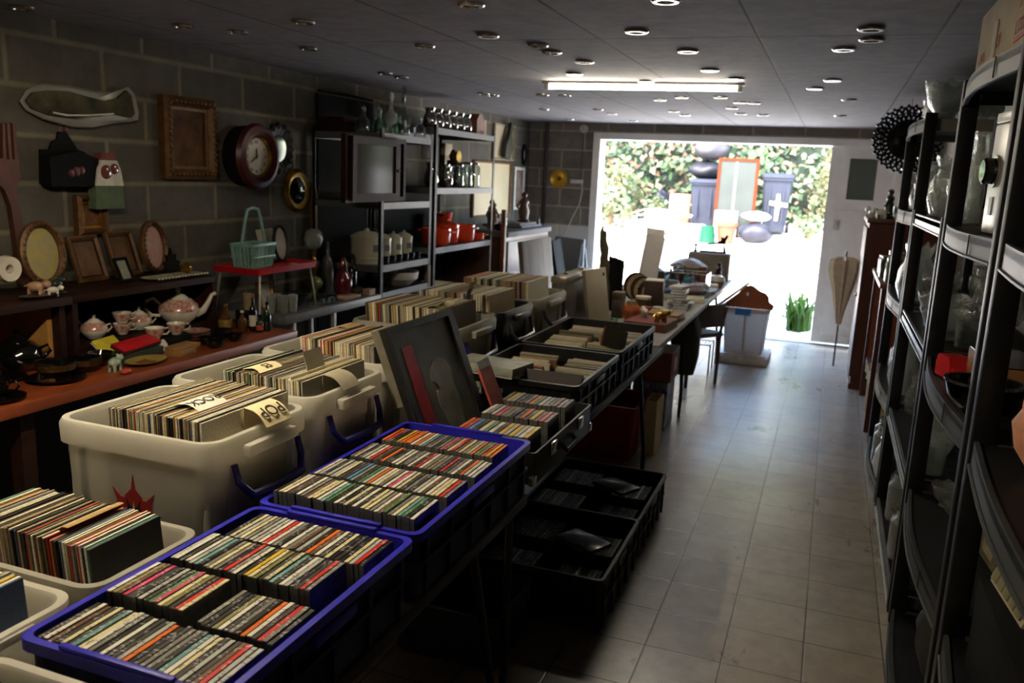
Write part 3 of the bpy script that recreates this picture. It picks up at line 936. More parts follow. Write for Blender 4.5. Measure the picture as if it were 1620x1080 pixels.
def euro_crate(label, c, hx, hy, h, m, name='crate', step=True, group=None, side=None):
    t = thing(name, label, 'crate', c, 0, group)
    b = MB()
    b.tub([(0, hx-.02, hy-.02, .02), (.012, hx-.012, hy-.012, .022), (h-.022, hx-.012, hy-.012, .022), (h-.02, hx, hy, .025), (h, hx, hy, .025), (h, hx-.013, hy-.013, .02), (.008, hx-.016, hy-.016, .018)], n=3)
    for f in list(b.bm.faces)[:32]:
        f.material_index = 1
    for s in (-1, 1):
        n = int(hy*2/.11)
        for k in range(n):
            y = -hy+.055+k*(2*hy-.11)/(n-1)
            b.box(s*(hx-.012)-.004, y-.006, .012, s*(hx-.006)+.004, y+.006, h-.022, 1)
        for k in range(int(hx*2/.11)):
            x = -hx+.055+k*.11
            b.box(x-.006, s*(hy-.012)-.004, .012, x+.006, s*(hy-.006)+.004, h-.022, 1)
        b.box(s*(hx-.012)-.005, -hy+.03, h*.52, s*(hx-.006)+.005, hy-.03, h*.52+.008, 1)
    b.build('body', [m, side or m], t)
    for s in (-1, 1):
        k = MB()
        k.box(s*hx-.01, -.065, h-.05, s*hx+.0025, .065, h-.026, bev=.004)
        k.build('hand_grip', m, t)
        if step:
            k = MB()
            k.box(-hx*.55, s*(hy-.007)-.006, h, hx*.55, s*(hy-.007)+.006, h+.008, bev=.003)
            k.build('stacking_ridge', m, t)
    return t
euro_crate('blue crate of discs nearest the camera', (-.932, 1.165, TZ), .2, .3, .162, BLUE, group='blue crates of discs', side=mat('navy_mesh_shade', '#0e0c38', .55, spec=.2))  # sides darker than the rim: shade of mesh holes put in the colour
G1 = 'discs in the nearest blue crate'
rg = random.Random(21)
zc = TZ+.012
disc_row('near row of nearest blue crate', G1, -1.104, -.752, .95, zc+.002, rg)
disc_row('second row of nearest blue crate', G1, -1.104, -.752, 1.09, zc+.008, rg, gap=(15, 17), dz=lambda i: .008 if i < 15 else -.008)
disc_row('third row of nearest blue crate', G1, -1.104, -.79, 1.24, zc+.012, rg)
disc_row('far row of nearest blue crate', G1, -1.085, -.752, 1.375, zc+.008, rg)
euro_crate('blue crate of discs behind the nearest one', (-.937, 1.835, TZ), .204, .36, .162, BLUE, group='blue crates of discs', side=mat('navy_mesh_shade', '#0e0c38', .55, spec=.2))
G2 = 'discs in the farther blue crate'
disc_row('near row of farther blue crate', G2, -1.112, -.75, 1.575, zc+.028, rg)
disc_row('second row of farther blue crate', G2, -1.112, -.75, 1.735, zc+.018, rg, w=(9, 9, 8, 8, 6, 1, 1, 1, 1, 1, 3, 1, 2, 9, 1))
disc_row('third row of farther blue crate', G2, -1.112, -.75, 1.9, zc+.012, rg, w=(9, 9, 6, 12, 5, 2, 1, 1, 1, 2, 2, 1, 1, 9, 1))
disc_row('far row of farther blue crate', G2, -1.112, -.775, 2.07, zc+.008, rg, w=(5, 5, 4, 4, 6, 8, 4, 3, 2, 6, 6, 2, 4, 3, 1))
# white tray at the bottom left with fat white disc boxes
tray('white tray of pale disc boxes at the bottom left corner', (-.96, .69, TZ), .2, .155, .14, PP)
disc_row('white tray at bottom left', 'disc boxes in the corner tray', -1.1, -.8, .72, TZ+.02, rg, .024, .122, .13, 'disc_box', 'double disc box', (1, 2, 2, 8, 6, 0, 1, 0, 0, 0, 0, 0, 0, 2, 0))
# black flight case of discs beyond the blue crates
fc = thing('flight_case', 'black metal-cornered case full of coloured discs beyond the blue crates', 'case', (-.885, 2.572, TZ))
b = MB()
b.tub([(0, .14, .31, .012), (.1, .14, .31, .012), (.1, .133, .303, .01), (.008, .133, .303, .01)], n=2)
b.build('body', mat('case_black', '#151413', .5, var=.2), fc)
for sx in (-1, 1):
    for sy in (-1, 1):
        b = MB()
        b.box(sx*.14-.014, sy*.31-.014, -.0, sx*.14+.003 if sx > 0 else sx*.14+.014, sy*.31+.014, .03, bev=.003)
        b.build('corner_cap', RIM, fc)
for y in (-.15, .15):
    MB().box(.14, y-.025, .055, .15, y+.025, .095, bev=.003).build('latch', RIM, fc)
MB().tube([(.14, -.06, .06), (.16, -.055, .04), (.16, .055, .04), (.14, .06, .06)], .008).build('handle', STEEL, fc)
SP3 = (8, 8, 5, 4, 5, 4, 5, 2, 1, 2, 3, 2, 3, 3, 0)
G3 = 'disc boxes in the black case'
disc_row('near row of the black case', G3, -1.002, -.76, 2.345, TZ+.012, rg, .0165, .122, .125, 'disc_box', 'disc box', SP3)
disc_row('middle row of the black case', G3, -1.002, -.76, 2.53, TZ+.012, rg, .0165, .122, .125, 'disc_box', 'disc box', SP3)
disc_row('far row of the black case', G3, -1.002, -.76, 2.715, TZ+.012, rg, .0165, .122, .125, 'disc_box', 'disc box', SP3)
# two black stacking crates of books
euro_crate('black crate of books nearer the camera, with a label on its end', (-1.045, 3.235, TZ), .238, .33, .15, PPK, step=False, group='black book crates')
cr1 = bpy.context.scene.objects[-1] if False else None
euro_crate('black crate of books behind the first, towards the garage door', (-1.045, 3.975, TZ), .238, .395, .155, PPK, step=False, group='black book crates')
lb = thing('crate_label', 'white and grey label stuck on the near end of the black book crate', 'label', (-1.19, 2.893, TZ+.1))
MB().box(-.06, -.002, -.022, .06, .002, .026).build('card', mat('label_card', '#3b4248', .4, var=.2, scale=30), lb)
MB().box(-.06, -.003, .004, .02, -.002, .026).build('pale_strip', mat('label_pale', '#8c8873', .5), lb)
text_part('lettering', 'CURU', .026, mat('label_white', '#c9c7bd', .6), lb, axes((1, 0, 0), (0, 0, 1), (0, -1, 0), (-.03, -.0032, -.009)))
MB().box(.07, -.003, -.008, .095, -.001, .012).build('foil_patch', RIM, lb)
BKC = ['#b7ad93', '#8f8a74', '#6d3428', '#3c3a36', '#c8bfa6', '#545a3a', '#7b5b3a', '#a58c5a', '#2d2a2a', '#9b9b92']
BKM = [mat('book_%s' % n, c, .6, var=.15, scale=30) for n, c in zip(('cream', 'sage', 'maroon', 'charcoal', 'ivory', 'green', 'brown', 'ochre', 'black', 'grey'), BKC)]
BKN = ('cream', 'sage', 'maroon', 'charcoal', 'ivory', 'green', 'brown', 'ochre', 'black', 'grey')
PAGES = mat('book_pages', '#b8ad8f', .85, var=.1, scale=80, stretch=(1, 1, 14))
def book(label, c, w, l, th, k, rot=(0, 0, 0), name='book', group=None):
    """Lying flat: w along x, l along y (the spine is the -y side), th up."""
    t = thing(name, label, 'book', c, rot, group)
    b = MB()
    b.box(-w/2, -l/2, 0, w/2, l/2, .003).box(-w/2, -l/2, th-.003, w/2, l/2, th).box(-w/2, -l/2, .003, w/2, -l/2+.004, th-.003)
    b.build('cover', BKM[k], t)
    MB().box(-w/2+.003, -l/2+.004, .003, w/2-.003, l/2-.003, th-.003).build('pages', PAGES, t)
    return t
rg = random.Random(31)
def book_rows(where, group, x0, x1, ys, z, h, rg):
    for j, y in enumerate(ys):
        xa = x0+rg.uniform(0, .04)
        xb = min(xa+rg.uniform(.16, .21), x1)
        k = rg.choice((0, 1, 3, 4, 5, 8, 9, 0, 4, 1, 6, 2))
        th = rg.uniform(.014, .026)
        t = book('%s upright book, %s from the camera in the %s' % (BKN[k], ordn(j+1), where), ((xa+xb)/2, y, z), xb-xa, h*rg.uniform(.85, 1.), th, k, (PI/2+.12, 0, rg.gauss(0, .03)), group=group)
        t.location.z += .5*h*1.0
for n, (cx, y0, y1) in enumerate(((-1.145, 3.04, 3.49), (-.925, 3.1, 3.5))):
    book_rows('%s stack of the near black crate' % ('left', 'right')[n], 'books in the near black crate', cx-.105, cx+.1, [y0+(y1-y0)*k/8 for k in range(9)], TZ+.018, .115, rg)
for n, (cx, y0, y1) in enumerate(((-1.145, 3.68, 4.28), (-.925, 3.72, 4.25))):
    book_rows('%s stack of the far black crate' % ('left', 'right')[n], 'books in the far black crate', cx-.105, cx+.1, [y0+(y1-y0)*k/9 for k in range(10)], TZ+.018, .118, rg)
bx = thing('picture_box', 'pale patterned flat box lying across the corner of the near black crate', 'box', (-1.18, 2.975, TZ+.152), (-.03, .0, -.12))
MB().box(-.135, -.085, 0, .135, .085, .006).build('base', WHITEC, bx)
MB().box(-.14, -.09, .006, .14, .09, .04, bev=.003).build('lid', mat('patterned_lid', '#a89f8c', .5, var=.3, scale=16, col2='#6f7d72'), bx)
bb = thing('book', 'black book with pale lettering on its cover at the front of the near black crate', 'book', (-.93, 2.985, TZ+.075), (PI/2-.25, 0, .02))
MB().box(-.115, 0, 0, .115, .1, .003).box(-.115, 0, .022, .115, .1, .025).build('cover', mat('black_brown_cover', '#241a16', .5), bb)
MB().box(-.112, .003, .003, .112, .097, .022).build('pages', PAGES, bb)
text_part('lettering', "SHIPS DON'T  II", .026, mat('gilt_ink', '#9a8a66', .5), bb, T((-.0, .045, .0252)))
rb = thing('book', 'red-edged dark book tilted up at the right of the far black crate', 'book', (-.9, 3.78, TZ+.13), (PI/2-.25, .25, .5))
MB().box(-.055, 0, 0, .055, .09, .003).box(-.055, 0, .02, .055, .09, .023).build('cover', mat('dark_green_cover', '#26281e', .5), rb)
MB().box(-.058, 0, 0, -.055, .09, .023).build('spine', mat('book_red_spine', '#8b1f1f', .5), rb)
MB().box(-.053, .003, .003, .052, .087, .02).build('pages', PAGES, rb)
# framed record poster leaning by the boxes
fp = thing('framed_poster', 'black-framed grey poster with a red stripe leaning on the record boxes', 'framed poster', (-1.06, 2.445, TZ+.024), 0)
Mf = axes((0, 1, 0), (-.37, 0, .929), (.929, 0, .37), (0, 0, 0))
hw, hh = .24, .44
MB().ring([(-hw, 0), (hw, 0), (hw, hh), (-hw, hh)], [(-hw+.02, .02), (hw-.045, .02), (hw-.045, hh-.02), (-hw+.02, hh-.02)], .022, M=Mf @ T((0, 0, -.022))).build('frame', mat('black_frame', '#1a1917', .35), fp)
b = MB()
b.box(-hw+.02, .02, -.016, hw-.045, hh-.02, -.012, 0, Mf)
b.build('picture', mat('poster_grey_sheen', '#6a6d64', .3, var=.3, scale=7, bump=0), fp)  # grey lightened to carry the reflection on the poster's face
b = MB()
b.prism([(-.17, .02), (-.1, .02), (-.095, .37), (-.165, .37)], .0015, 0, Mf @ T((0, 0, -.012)))
b.build('red_stripe', mat('poster_red', '#c01a20', .4, var=.3, scale=20), fp)
b = MB()
b.prism([(.0, .03), (.07, .03), (.105, .09), (.11, .16), (.1, .2), (.115, .25), (.09, .285), (.05, .3), (.0, .295), (-.035, .27), (-.045, .235), (-.02, .225), (.0, .2), (-.03, .2), (-.04, .16), (-.02, .1)], .0012, 0, Mf @ T((0, 0, -.012)))
b.build('pale_figure', mat('poster_figure', '#8a8c80', .4, var=.4, scale=9), fp)
MB().box(-hw, .2, -.05, hw, hh+.004, -.023, 0, Mf).build('backing_box', mat('grey_box_card', '#5f5a4c', .7), fp)
rs = thing('leaflet', 'reddish folded sleeve leaning on the right edge of the framed poster', 'leaflet', (-1.0, 2.61, TZ+.116), 0)
MB().box(-.004, -.05, .0, .004, .05, .15, M=RY(-.42)).build('sheet', mat('red_leaflet', '#a84a3c', .35, var=.35, scale=14), rs)
MB().box(-.0045, -.051, .15, .0045, .051, .178, M=RY(-.42)).build('torn_top', mat('silver_film', '#a9aaa4', .25, .4), rs)
# crates on the floor under the table edge
euro_crate('dark floor crate of film cases, the farther one beside the aisle', (-.91, 3.75, 0), .27, .33, .2, PPK, step=False, group='floor crates of film cases')
euro_crate('dark floor crate of film cases, the nearer one under the table edge', (-.9, 3.08, 0), .27, .31, .22, mat('brown_black_plastic', '#191512', .45), step=False, group='floor crates of film cases')
euro_crate('green crate on the floor in front of the dark film crates', (-1.08, 2.56, 0), .2, .18, .2, mat('green_crate_plastic', '#0b3327', .6), step=False)
DVD = (14, 8, 3, 0, 0, 0, 0, 0, 0, 0, 0, 0, 0, 3, 0)
for nm, cx, y0, zf, gp in (('farther floor crate', -.91, 3.75, .012, 'film cases in the farther floor crate'), ('nearer floor crate', -.9, 3.08, .012, 'film cases in the nearer floor crate')):
    for j, (xa, xb) in enumerate(((-.235, -.02), (.06, .235))):
        for r_, yy in (('near', -.19), ('far', .13)):
            disc_row('%s %s stack, %s' % (r_, ('left', 'right')[j], nm), gp, cx+xa, cx+xb, y0+yy, zf, rg, .0165, .19, .14 if j else .165, 'film_case', 'film case', DVD, lean=-.05)
for lab, c, a in (('loose film case lying slanted on the farther floor crate', (-.83, 3.77, .2), -.5), ('loose film case lying slanted on the nearer floor crate', (-.8, 3.1, .2), -.45)):
    t = thing('film_case', lab, 'film case', c, (.0, 0, a))
    MB().box(-.095, -.065, 0, .095, .065, .006).build('tray', CASE, t)
    MB().box(-.095, -.065, .007, .095, .065, .015, bev=.002).build('lid', mat('dark_cover_print', '#2a2927', .2, var=.4, scale=20), t)
red = thing('crate', 'dark red crate on the floor under the black book crates', 'crate', (-1.22, 4.95, 0))
b = MB()
b.tub([(0, .24, .2, .02), (.3, .26, .22, .03), (.3, .275, .235, .03), (.33, .275, .235, .03), (.33, .255, .215, .03), (.01, .23, .19, .02)], n=3)
b.build('body', mat('red_crate_plastic', '#8c0f14', .5), red)
for s in (-1, 1):
    MB().box(s*.265-.006, -.06, .24, s*.265+.012, .06, .28, bev=.004).build('hand_grip', mat('red_crate_plastic', '#8c0f14', .5), red)
sack('black sack of stuff slumped under the table behind the red crate', (-1.33, 5.45, 0), .18, .2, .5, mat('black_cloth', '#151413', .8, var=.2, scale=8, bump=.5), 'bin_bag', seed=9)
carton('pale open carton on the floor between the red crate and the blue folders', (-.9, 5.02, 0), (.07, .22, .34), 0, CREAM, flap=False)

# ================================================================ along the left wall
MAHOG = mat('reddish_board', '#7a3a1c', .42, var=.25, scale=9, stretch=(3, .5, 3))
DARKW = mat('dark_wood', '#27150e', .6, spec=.12, var=.3, scale=9, stretch=(3, .6, 3))
PINE = mat('light_pine', '#a9793f', .6, var=.2, scale=9, stretch=(1, 4, 1))
GILT = mat('gilt', '#a5752a', .35, .75, var=.3, scale=30, bump=.3)
GILTD = mat('dull_gilt', '#573a1a', .5, .3, var=.35, scale=30, bump=.4)
BRASS = mat('brass', '#b08a3e', .25, .9, var=.15)
BLACKG = mat('gloss_black', '#0d0d0d', .12, var=.3, coat=.5)
BLACKM = mat('matt_black', '#0c0b0b', .8, var=.2, spec=.15)
PORC = mat('white_porcelain', '#cfc8b8', .2, var=.05, coat=.4)
PORR = mat('red_floral_porcelain', '#9c4038', .25, var=.3, scale=60, col2='#c9b7a4', coat=.4)
MIRR = mat('mirror_silver', '#6b6f6b', .12, 1., var=.02)
GLASS = thin_glass('clear_glass')
GLASSG = thin_glass('green_glass', (.72, .86, .76), (.3, .42, .33))
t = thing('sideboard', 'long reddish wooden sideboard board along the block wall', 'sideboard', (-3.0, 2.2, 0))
MB().box(-.35, -1.9, .715, .345, 1.62, .76, bev=.004).build('tabletop', MAHOG, t)
MB().box(-.34, -1.88, .05, -.3, 1.6, .715).build('back_panel', BLACKM, t)  # black sheet added where only shadow lies under the board
for y in (-1.8, -.5, .0, 1.5):
    MB().box(.22, y-.03, 0, .28, y+.03, .715).build('leg', DARKW, t)
t = thing('hutch', 'dark wooden open-fronted shelf unit standing on the reddish sideboard', 'shelf unit', (-3.14, 3.11, .76))
MB().box(-.2, -.46, .268, .17, .44, .3, bev=.003).build('top_board', DARKW, t)
for y in (-.44, .435):
    MB().box(-.2, y-.014, 0, .165, y+.014, .268).build('side_panel', DARKW, t)
MB().box(-.2, -.43, 0, -.185, .41, .268).build('back_panel', DARKW, t)
MB().box(-.184, -.42, .01, .135, .4, .062).build('riser', DARKW, t)
MB().box(-.19, .36, .12, -.1, .404, .26).build('pale_bracket', PINE, t)
t = thing('hutch', 'dark wooden shelf unit at the left edge of the picture with a pale inside', 'shelf unit', (-3.14, 2.16, .76))
MB().box(-.2, -.5, .27, .2, .47, .305, bev=.003).build('top_board', DARKW, t)
for y in (-.47, .445):
    MB().box(-.2, y-.014, 0, .165, y+.014, .27).build('side_panel', DARKW, t)
MB().box(-.2, -.46, 0, -.185, .43, .27).build('back_panel', DARKW, t)
MB().box(-.18, .405, .02, .12, .43, .25).build('pale_inner_panel', PINE, t)
# ---- on the wall
WX = XL+.002
def wallM(c, d=0.):
    """Local x along the wall (+y), local y up, local z out of the wall."""
    return axes((0, 1, 0), (0, 0, 1), (1, 0, 0), (WX+d, c[0], c[1]))
def wpoly(pts):
    cy = sum(p[0] for p in pts)/len(pts); cz = sum(p[1] for p in pts)/len(pts)
    return (cy, cz), [(p[0]-cy, p[1]-cz) for p in pts]
# fish-shaped platter
c, q = wpoly([(2.761,1.861),(2.796,1.909),(2.874,1.947),(3.014,1.956),(3.155,1.948),(3.26,1.95),(3.372,1.989),(3.411,1.956),(3.435,1.866),(3.428,1.829),(3.37,1.816),(3.266,1.802),(3.143,1.774),(3.018,1.769),(2.869,1.795),(2.789,1.826)])
t = thing('fish_platter', 'big silvery fish-shaped platter with a dark fish hung on the block wall', 'platter', (WX, c[0], c[1]))
M = axes((0, 1, 0), (0, 0, 1), (1, 0, 0), (.006, 0, 0))
MB().loft([[(x*.93, y*.9, 0) for x, y in q], [(x*1., y*1., .03) for x, y in q], [(x*.98, y*.97, .036) for x, y in q], [(x*.9, y*.86, .022) for x, y in q], [(x*.5, y*.5, .014) for x, y in q]], M=M).build('dish', mat('silvery_glaze', '#8f9088', .25, .2, var=.12, scale=8, coat=.5), t)
f = [(2.786,1.868),(2.827,1.904),(2.911,1.921),(3.012,1.928),(3.109,1.915),(3.226,1.903),(3.297,1.921),(3.355,1.966),(3.382,1.947),(3.401,1.858),(3.371,1.837),(3.284,1.849),(3.184,1.829),(3.038,1.81),(2.903,1.814),(2.815,1.834)]
MB().prism([(p[0]-c[0], p[1]-c[1]) for p in f], .02, M=M @ T((0, 0, .018))).build('fish', mat('dark_fish_glaze', '#14130f', .6, scale=9, col2='#4d4930', spec=.1), t)
MB().tube([M @ Vector((p[0]-c[0], p[1]-c[1], .042)) for p in [(2.917,1.826),(2.99,1.82),(3.11,1.829),(3.261,1.847)]], .004).build('belly_line', mat('pale_glaze', '#c9c6b8', .2), t)
# black wall pocket with red flowers
c, q = wpoly([(2.869,1.663),(2.918,1.665),(2.934,1.699),(2.962,1.712),(2.971,1.746),(3.013,1.748),(3.038,1.716),(3.071,1.671),(3.106,1.661),(3.152,1.633),(3.148,1.511),(2.86,1.51)])
t = thing('wall_pocket', 'black shaped wall letter rack with red flowers painted on it', 'letter rack', (WX, c[0], c[1]))
M = axes((0, 1, 0), (0, 0, 1), (1, 0, 0), (0, 0, 0))
MB().prism(q, .012, M=M).build('back_plate', BLACKM, t)
MB().prism([(-.14, -.16), (.13, -.16), (.13, -.03), (.02, .0), (-.14, -.03)], .06, M=M @ T((0, 0, .012))).build('pocket', BLACKM, t)
b = MB()
for x, y, r in ((0, -.09, .022), (.03, -.085, .018), (-.03, -.1, .018), (.0, .1, .016), (.02, .12, .012)):
    b.ball((.073 if y < 0 else .014, x, y), r, sx=.25, seg=8)
b.build('painted_flowers', mat('flower_red', '#451613', .5, var=.4, scale=60), t)
# glossy santa-like ornament on the frame edge
t = thing('wall_ornament', 'glossy red, white and green moulded ornament beside the black letter rack', 'ornament', (-3.33,3.183,1.536))
M = axes((0, 1, 0), (0, 0, 1), (1, 0, 0), (0, 0, 0))
MB().prism([(-.085, -.14), (.09, -.14), (.085, -.03), (-.08, -.03)], .05, M=M).build('green_base', mat('gloss_green', '#515f48', .15, coat=.6), t)
MB().prism([(-.08, -.03), (.085, -.03), (.07, .05), (.05, .09), (-.04, .09), (-.065, .05)], .055, M=M).build('white_middle', mat('gloss_white', '#c2bfb2', .12, var=.2, coat=.6), t)
MB().prism([(-.045, .09), (.05, .09), (.055, .13), (.02, .125), (-.03, .125)], .045, M=M).build('red_top', mat('gloss_red', '#6a3830', .15, coat=.6), t)
b = MB()
b.ball((.055, -.02, .035), .034, sx=.3, seg=10).ball((.055, .03, .05), .026, sx=.3, seg=10)
b.build('red_spot', mat('gloss_red', '#6a3830', .15, coat=.6), t)
def pic_mat(n, a, b_, sc=6):
    return mat(n, a, .6, var=.3, scale=sc, col2=b_, spec=.12)
def frame(label, M, w, h, fw, d, fm, pm, name='picture', cat='picture', oval=False, liner=None, carve=0):
    """Local x right, y up from the bottom edge, z out of the picture."""
    t = thing(name, label, cat)
    t.matrix_world = M
    if oval:
        n = 28
        o = [(w/2*math.cos(2*PI*k/n), h/2+h/2*math.sin(2*PI*k/n)) for k in range(n)]
        i_ = [((w/2-fw)*math.cos(2*PI*k/n), h/2+(h/2-fw)*math.sin(2*PI*k/n)) for k in range(n)]
    else:
        o = [(-w/2, 0), (w/2, 0), (w/2, h), (-w/2, h)]
        i_ = [(-w/2+fw, fw), (w/2-fw, fw), (w/2-fw, h-fw), (-w/2+fw, h-fw)]
    m_ = [((a[0]+c_[0])/2, (a[1]+c_[1])/2) for a, c_ in zip(o, i_)]
    f = MB()
    f.loft([[(x, y, 0) for x, y in o], [(x, y, d*.7) for x, y in o], [(x, y, d) for x, y in m_], [(x, y, d*.55) for x, y in i_], [(x, y, 0) for x, y in i_], [(x, y, 0) for x, y in o]], cap=False)
    if carve:
        per = len(o)
        for k in range(per):
            a, b2 = Vector((*m_[k], d)), Vector((*m_[(k+1) % per], d))
            n = max(1, int((b2-a).length/carve))
            for j in range(n):
                p = a.lerp(b2, (j+.5)/n)
                f.ball(p, carve*.42, seg=6, sz=.6)
    f.build('frame', fm, t)
    b = MB()
    b.loft([[(x, y, d*.1) for x, y in i_], [(x, y, d*.25) for x, y in i_]])
    b.build('picture', pm, t)
    if liner:
        q_ = fw*1.3
        i2 = [(-w/2+q_, q_), (w/2-q_, q_), (w/2-q_, h-q_), (-w/2+q_, h-q_)]
        MB().ring(i_, i2, d*.5).build('liner', liner, t)
    return t
def onwall(y, z):
    return axes((0, 1, 0), (0, 0, 1), (1, 0, 0), (WX, y, z))
def leaning(x, y, z, yaw=0., tilt=.2):
    return T((x, y, z)) @ RZ(yaw) @ axes((0, 1, 0), (-math.sin(tilt), 0, math.cos(tilt)), (math.cos(tilt), 0, math.sin(tilt)), (0, 0, 0))
frame('large carved gilt frame with a dark painting hung left of the round clock', onwall(3.80, 1.54), .4, .435, .055, .06, GILTD, pic_mat('dark_painting', '#2a1d19', '#6a4a2c', 7), carve=.03, liner=GILTD)
frame('small gilt square frame hung on the block wall under the glossy ornament', onwall(3.125, 1.27), .18, .19, .032, .045, GILTD, pic_mat('tiny_portrait', '#3a2618', '#7a5334', 14), liner=GILT)
# round wall clock
t = thing('wall_clock', 'round wall clock with a cream dial in a deep dark red wooden case', 'clock', (WX, 4.27, 1.68))
M = axes((0, 1, 0), (0, 0, 1), (1, 0, 0), (0, 0, 0))
MB().lathe([(0, 0), (.175, 0), (.18, .08), (.17, .1), (0, .1)], seg=32, M=M).build('case', BLACKM, t)
MB().lathe([(.13, .1), (.185, .1), (.195, .115), (.18, .14), (.15, .15), (.125, .135), (.13, .1)], seg=36, M=M).build('wooden_ring', mat('oxblood_wood', '#41191a', .35, var=.2, scale=12), t)
MB().lathe([(.108, .104), (.128, .104), (.128, .125), (.118, .13), (.108, .12), (.108, .104)], seg=36, M=M).build('bezel', BRASS, t)
MB().lathe([(0, .1), (.11, .1), (.11, .108), (0, .108)], seg=32, M=M).build('dial', mat('cream_dial', '#bfb9a6', .5, var=.06), t)
for k, s in enumerate(('XII', 'I', 'II', 'III', 'IIII', 'V', 'VI', 'VII', 'VIII', 'IX', 'X', 'XI')):
    a = PI/2-k*PI/6
    text_part('numeral', s, .028, INK, t, M @ T((.085*math.cos(a), .085*math.sin(a), .1085)) @ RZ(a-PI/2), .0004)
for a, l, w in ((PI/2-.02, .05, .005), (PI/2+2.15, .075, .0035)):
    MB().prism([(-.012, -w), (l*.8, -w), (l, 0), (l*.8, w), (-.012, w)], .0015, M=M @ T((0, 0, .11)) @ RZ(a)).build('hand', INK, t)
# black scalloped mirror
t = thing('wall_mirror', 'small round mirror in a dark scalloped frame right of the clock', 'mirror', (WX, 4.62, 1.74))
n = 80
o = [((.15+.012*math.cos(16*2*PI*k/n))*math.cos(2*PI*k/n), (.15+.012*math.cos(16*2*PI*k/n))*math.sin(2*PI*k/n)) for k in range(n)]
i_ = [(.085*math.cos(2*PI*k/n), .085*math.sin(2*PI*k/n)) for k in range(n)]
MB().loft([[(x, y, 0) for x, y in o], [(x, y, .025) for x, y in o], [(x*.85, y*.85, .035) for x, y in o], [(x, y, .015) for x, y in i_], [(x, y, 0) for x, y in i_]], M=M, cap=False).build('frame', mat('dark_carved_wood', '#191513', .5, bump=.3), t)
MB().lathe([(0, .004), (.086, .004), (.086, .012), (0, .014)], seg=32, M=M).build('glass', MIRR, t)
# oval brass mirror
t = thing('wall_mirror', 'convex brass mirror low on the wall beside the scalloped one', 'mirror', (WX, 4.82, 1.475))
MB().lathe([(0, 0), (.14, 0), (.145, .012), (.12, .03), (.09, .018), (0, .018)], seg=32, M=M).build('brass_rim', BRASS, t)
MB().lathe([(0, .045), (.05, .038), (.085, .024), (.09, .018), (0, .018)], seg=28, M=M).build('bulging_glass', mat('dark_mirror', '#3a3f3a', .06, 1., var=.05), t)
# giant wooden fork
c, q = wpoly([(2.646,1.753),(2.657,1.753),(2.652,1.617),(2.667,1.618),(2.676,1.76),(2.688,1.763),(2.684,1.613),(2.696,1.613),(2.697,1.766),(2.711,1.765),(2.711,1.614),(2.723,1.614),(2.724,1.768),(2.738,1.764),(2.744,1.607),(2.741,1.534),(2.719,1.485),(2.734,1.403),(2.745,1.264),(2.748,1.066),(2.711,1.07),(2.701,1.266),(2.689,1.417),(2.665,1.485),(2.621,1.525)])
t = MB().prism(q, .03, M=axes((0, 1, 0), (0, 0, 1), (1, 0, 0), (0, 0, 0)))
tag(t.build('wooden_fork', mat('carved_brown_wood', '#4c2a1b', .5, var=.25, scale=14), None, (WX, c[0], c[1])), 'giant carved brown wooden fork hanging at the left edge of the picture', 'fork')
# ---- on top of the shelf units (z = 1.06)
HZ = 1.061
def ontop(px, py):
    return None
frame('oval gilt frame with a yellow floral picture leaning behind the wooden fork', leaning(-3.24, 2.76, HZ+.005, -.15, .13), .21, .29, .03, .03, GILTD, pic_mat('yellow_floral', '#8d8a7a', '#a8964a', 45), oval=True, carve=.018)
frame('oval gilt frame with a pale pink floral picture leaning at the right of the frames', leaning(-3.26, 3.44, HZ, .1, .12), .2, .27, .026, .03, GILTD, pic_mat('pink_floral', '#9a9186', '#a8706a', 30), oval=True, carve=.018)
frame('gilt-edged brown frame leaning left of two on the shelf top', leaning(-3.24, 3.02, HZ, .1, .3), .19, .22, .022, .02, GILTD, pic_mat('sepia_print', '#4b3526', '#6d5138', 12), liner=DARKW)
frame('gilt-edged brown frame leaning right of two on the shelf top', leaning(-3.26, 3.26, HZ, .1, .3), .19, .23, .022, .02, GILTD, pic_mat('sepia_print_two', '#453022', '#634a33', 12), liner=DARKW)
frame('tiny black-edged frame in front of the two leaning brown frames', leaning(-3.12, 3.11, HZ, .1, .4), .09, .12, .014, .014, BLACKM, pic_mat('tiny_print', '#8c8a78', '#6f7360', 40))
t = thing('tape_ring', 'pale ring-shaped roll standing at the left edge on the shelf top', 'ring', (-3.1,2.462,1.183))
MB().lathe([(.018, -.02), (.05, -.025), (.055, 0), (.05, .025), (.018, .02), (.018, -.02)], seg=26, M=RY(PI/2)).build('rim', PORC, t)
lf = [(0, -.06), (.02, -.055), (.06, -.05), (.045, -.02), (.06, .0), (.03, .01), (.035, .04), (.015, .03), (0, .075), (-.015, .03), (-.035, .04), (-.03, .01), (-.06, 0), (-.045, -.02), (-.06, -.05), (-.02, -.055)]
tag(MB().prism(lf, .012, M=axes((0, 1, 0), (-.12, 0, .99), (.99, 0, .12), (0, 0, 0))).build('leaf_ornament', BLACKM, None, (-3.17, 3.45, HZ+.062)), 'black leaf-shaped metal ornament in front of the pink oval frame', 'ornament')
t = thing('lace_tray', 'long pale lace-edged tray lying on the shelf top', 'tray', (-3.07, 3.36, HZ), .0)
b = MB()
b.loft([[(x, y, 0) for x, y in rrect(.05, .17, .05)], [(x, y, .012) for x, y in rrect(.068, .19, .06)], [(x, y, .009) for x, y in rrect(.06, .18, .055)], [(x, y, .003) for x, y in rrect(.045, .165, .045)]])
b.build('plate', mat('pale_lace', '#8f8a72', .7, var=.25, scale=50), t)
b = MB()
for k in range(16):
    b.ball((.066, -.17+.34*k/15, .013), .006, seg=6)
b.build('bead_edge', PORC, t)
b = MB()
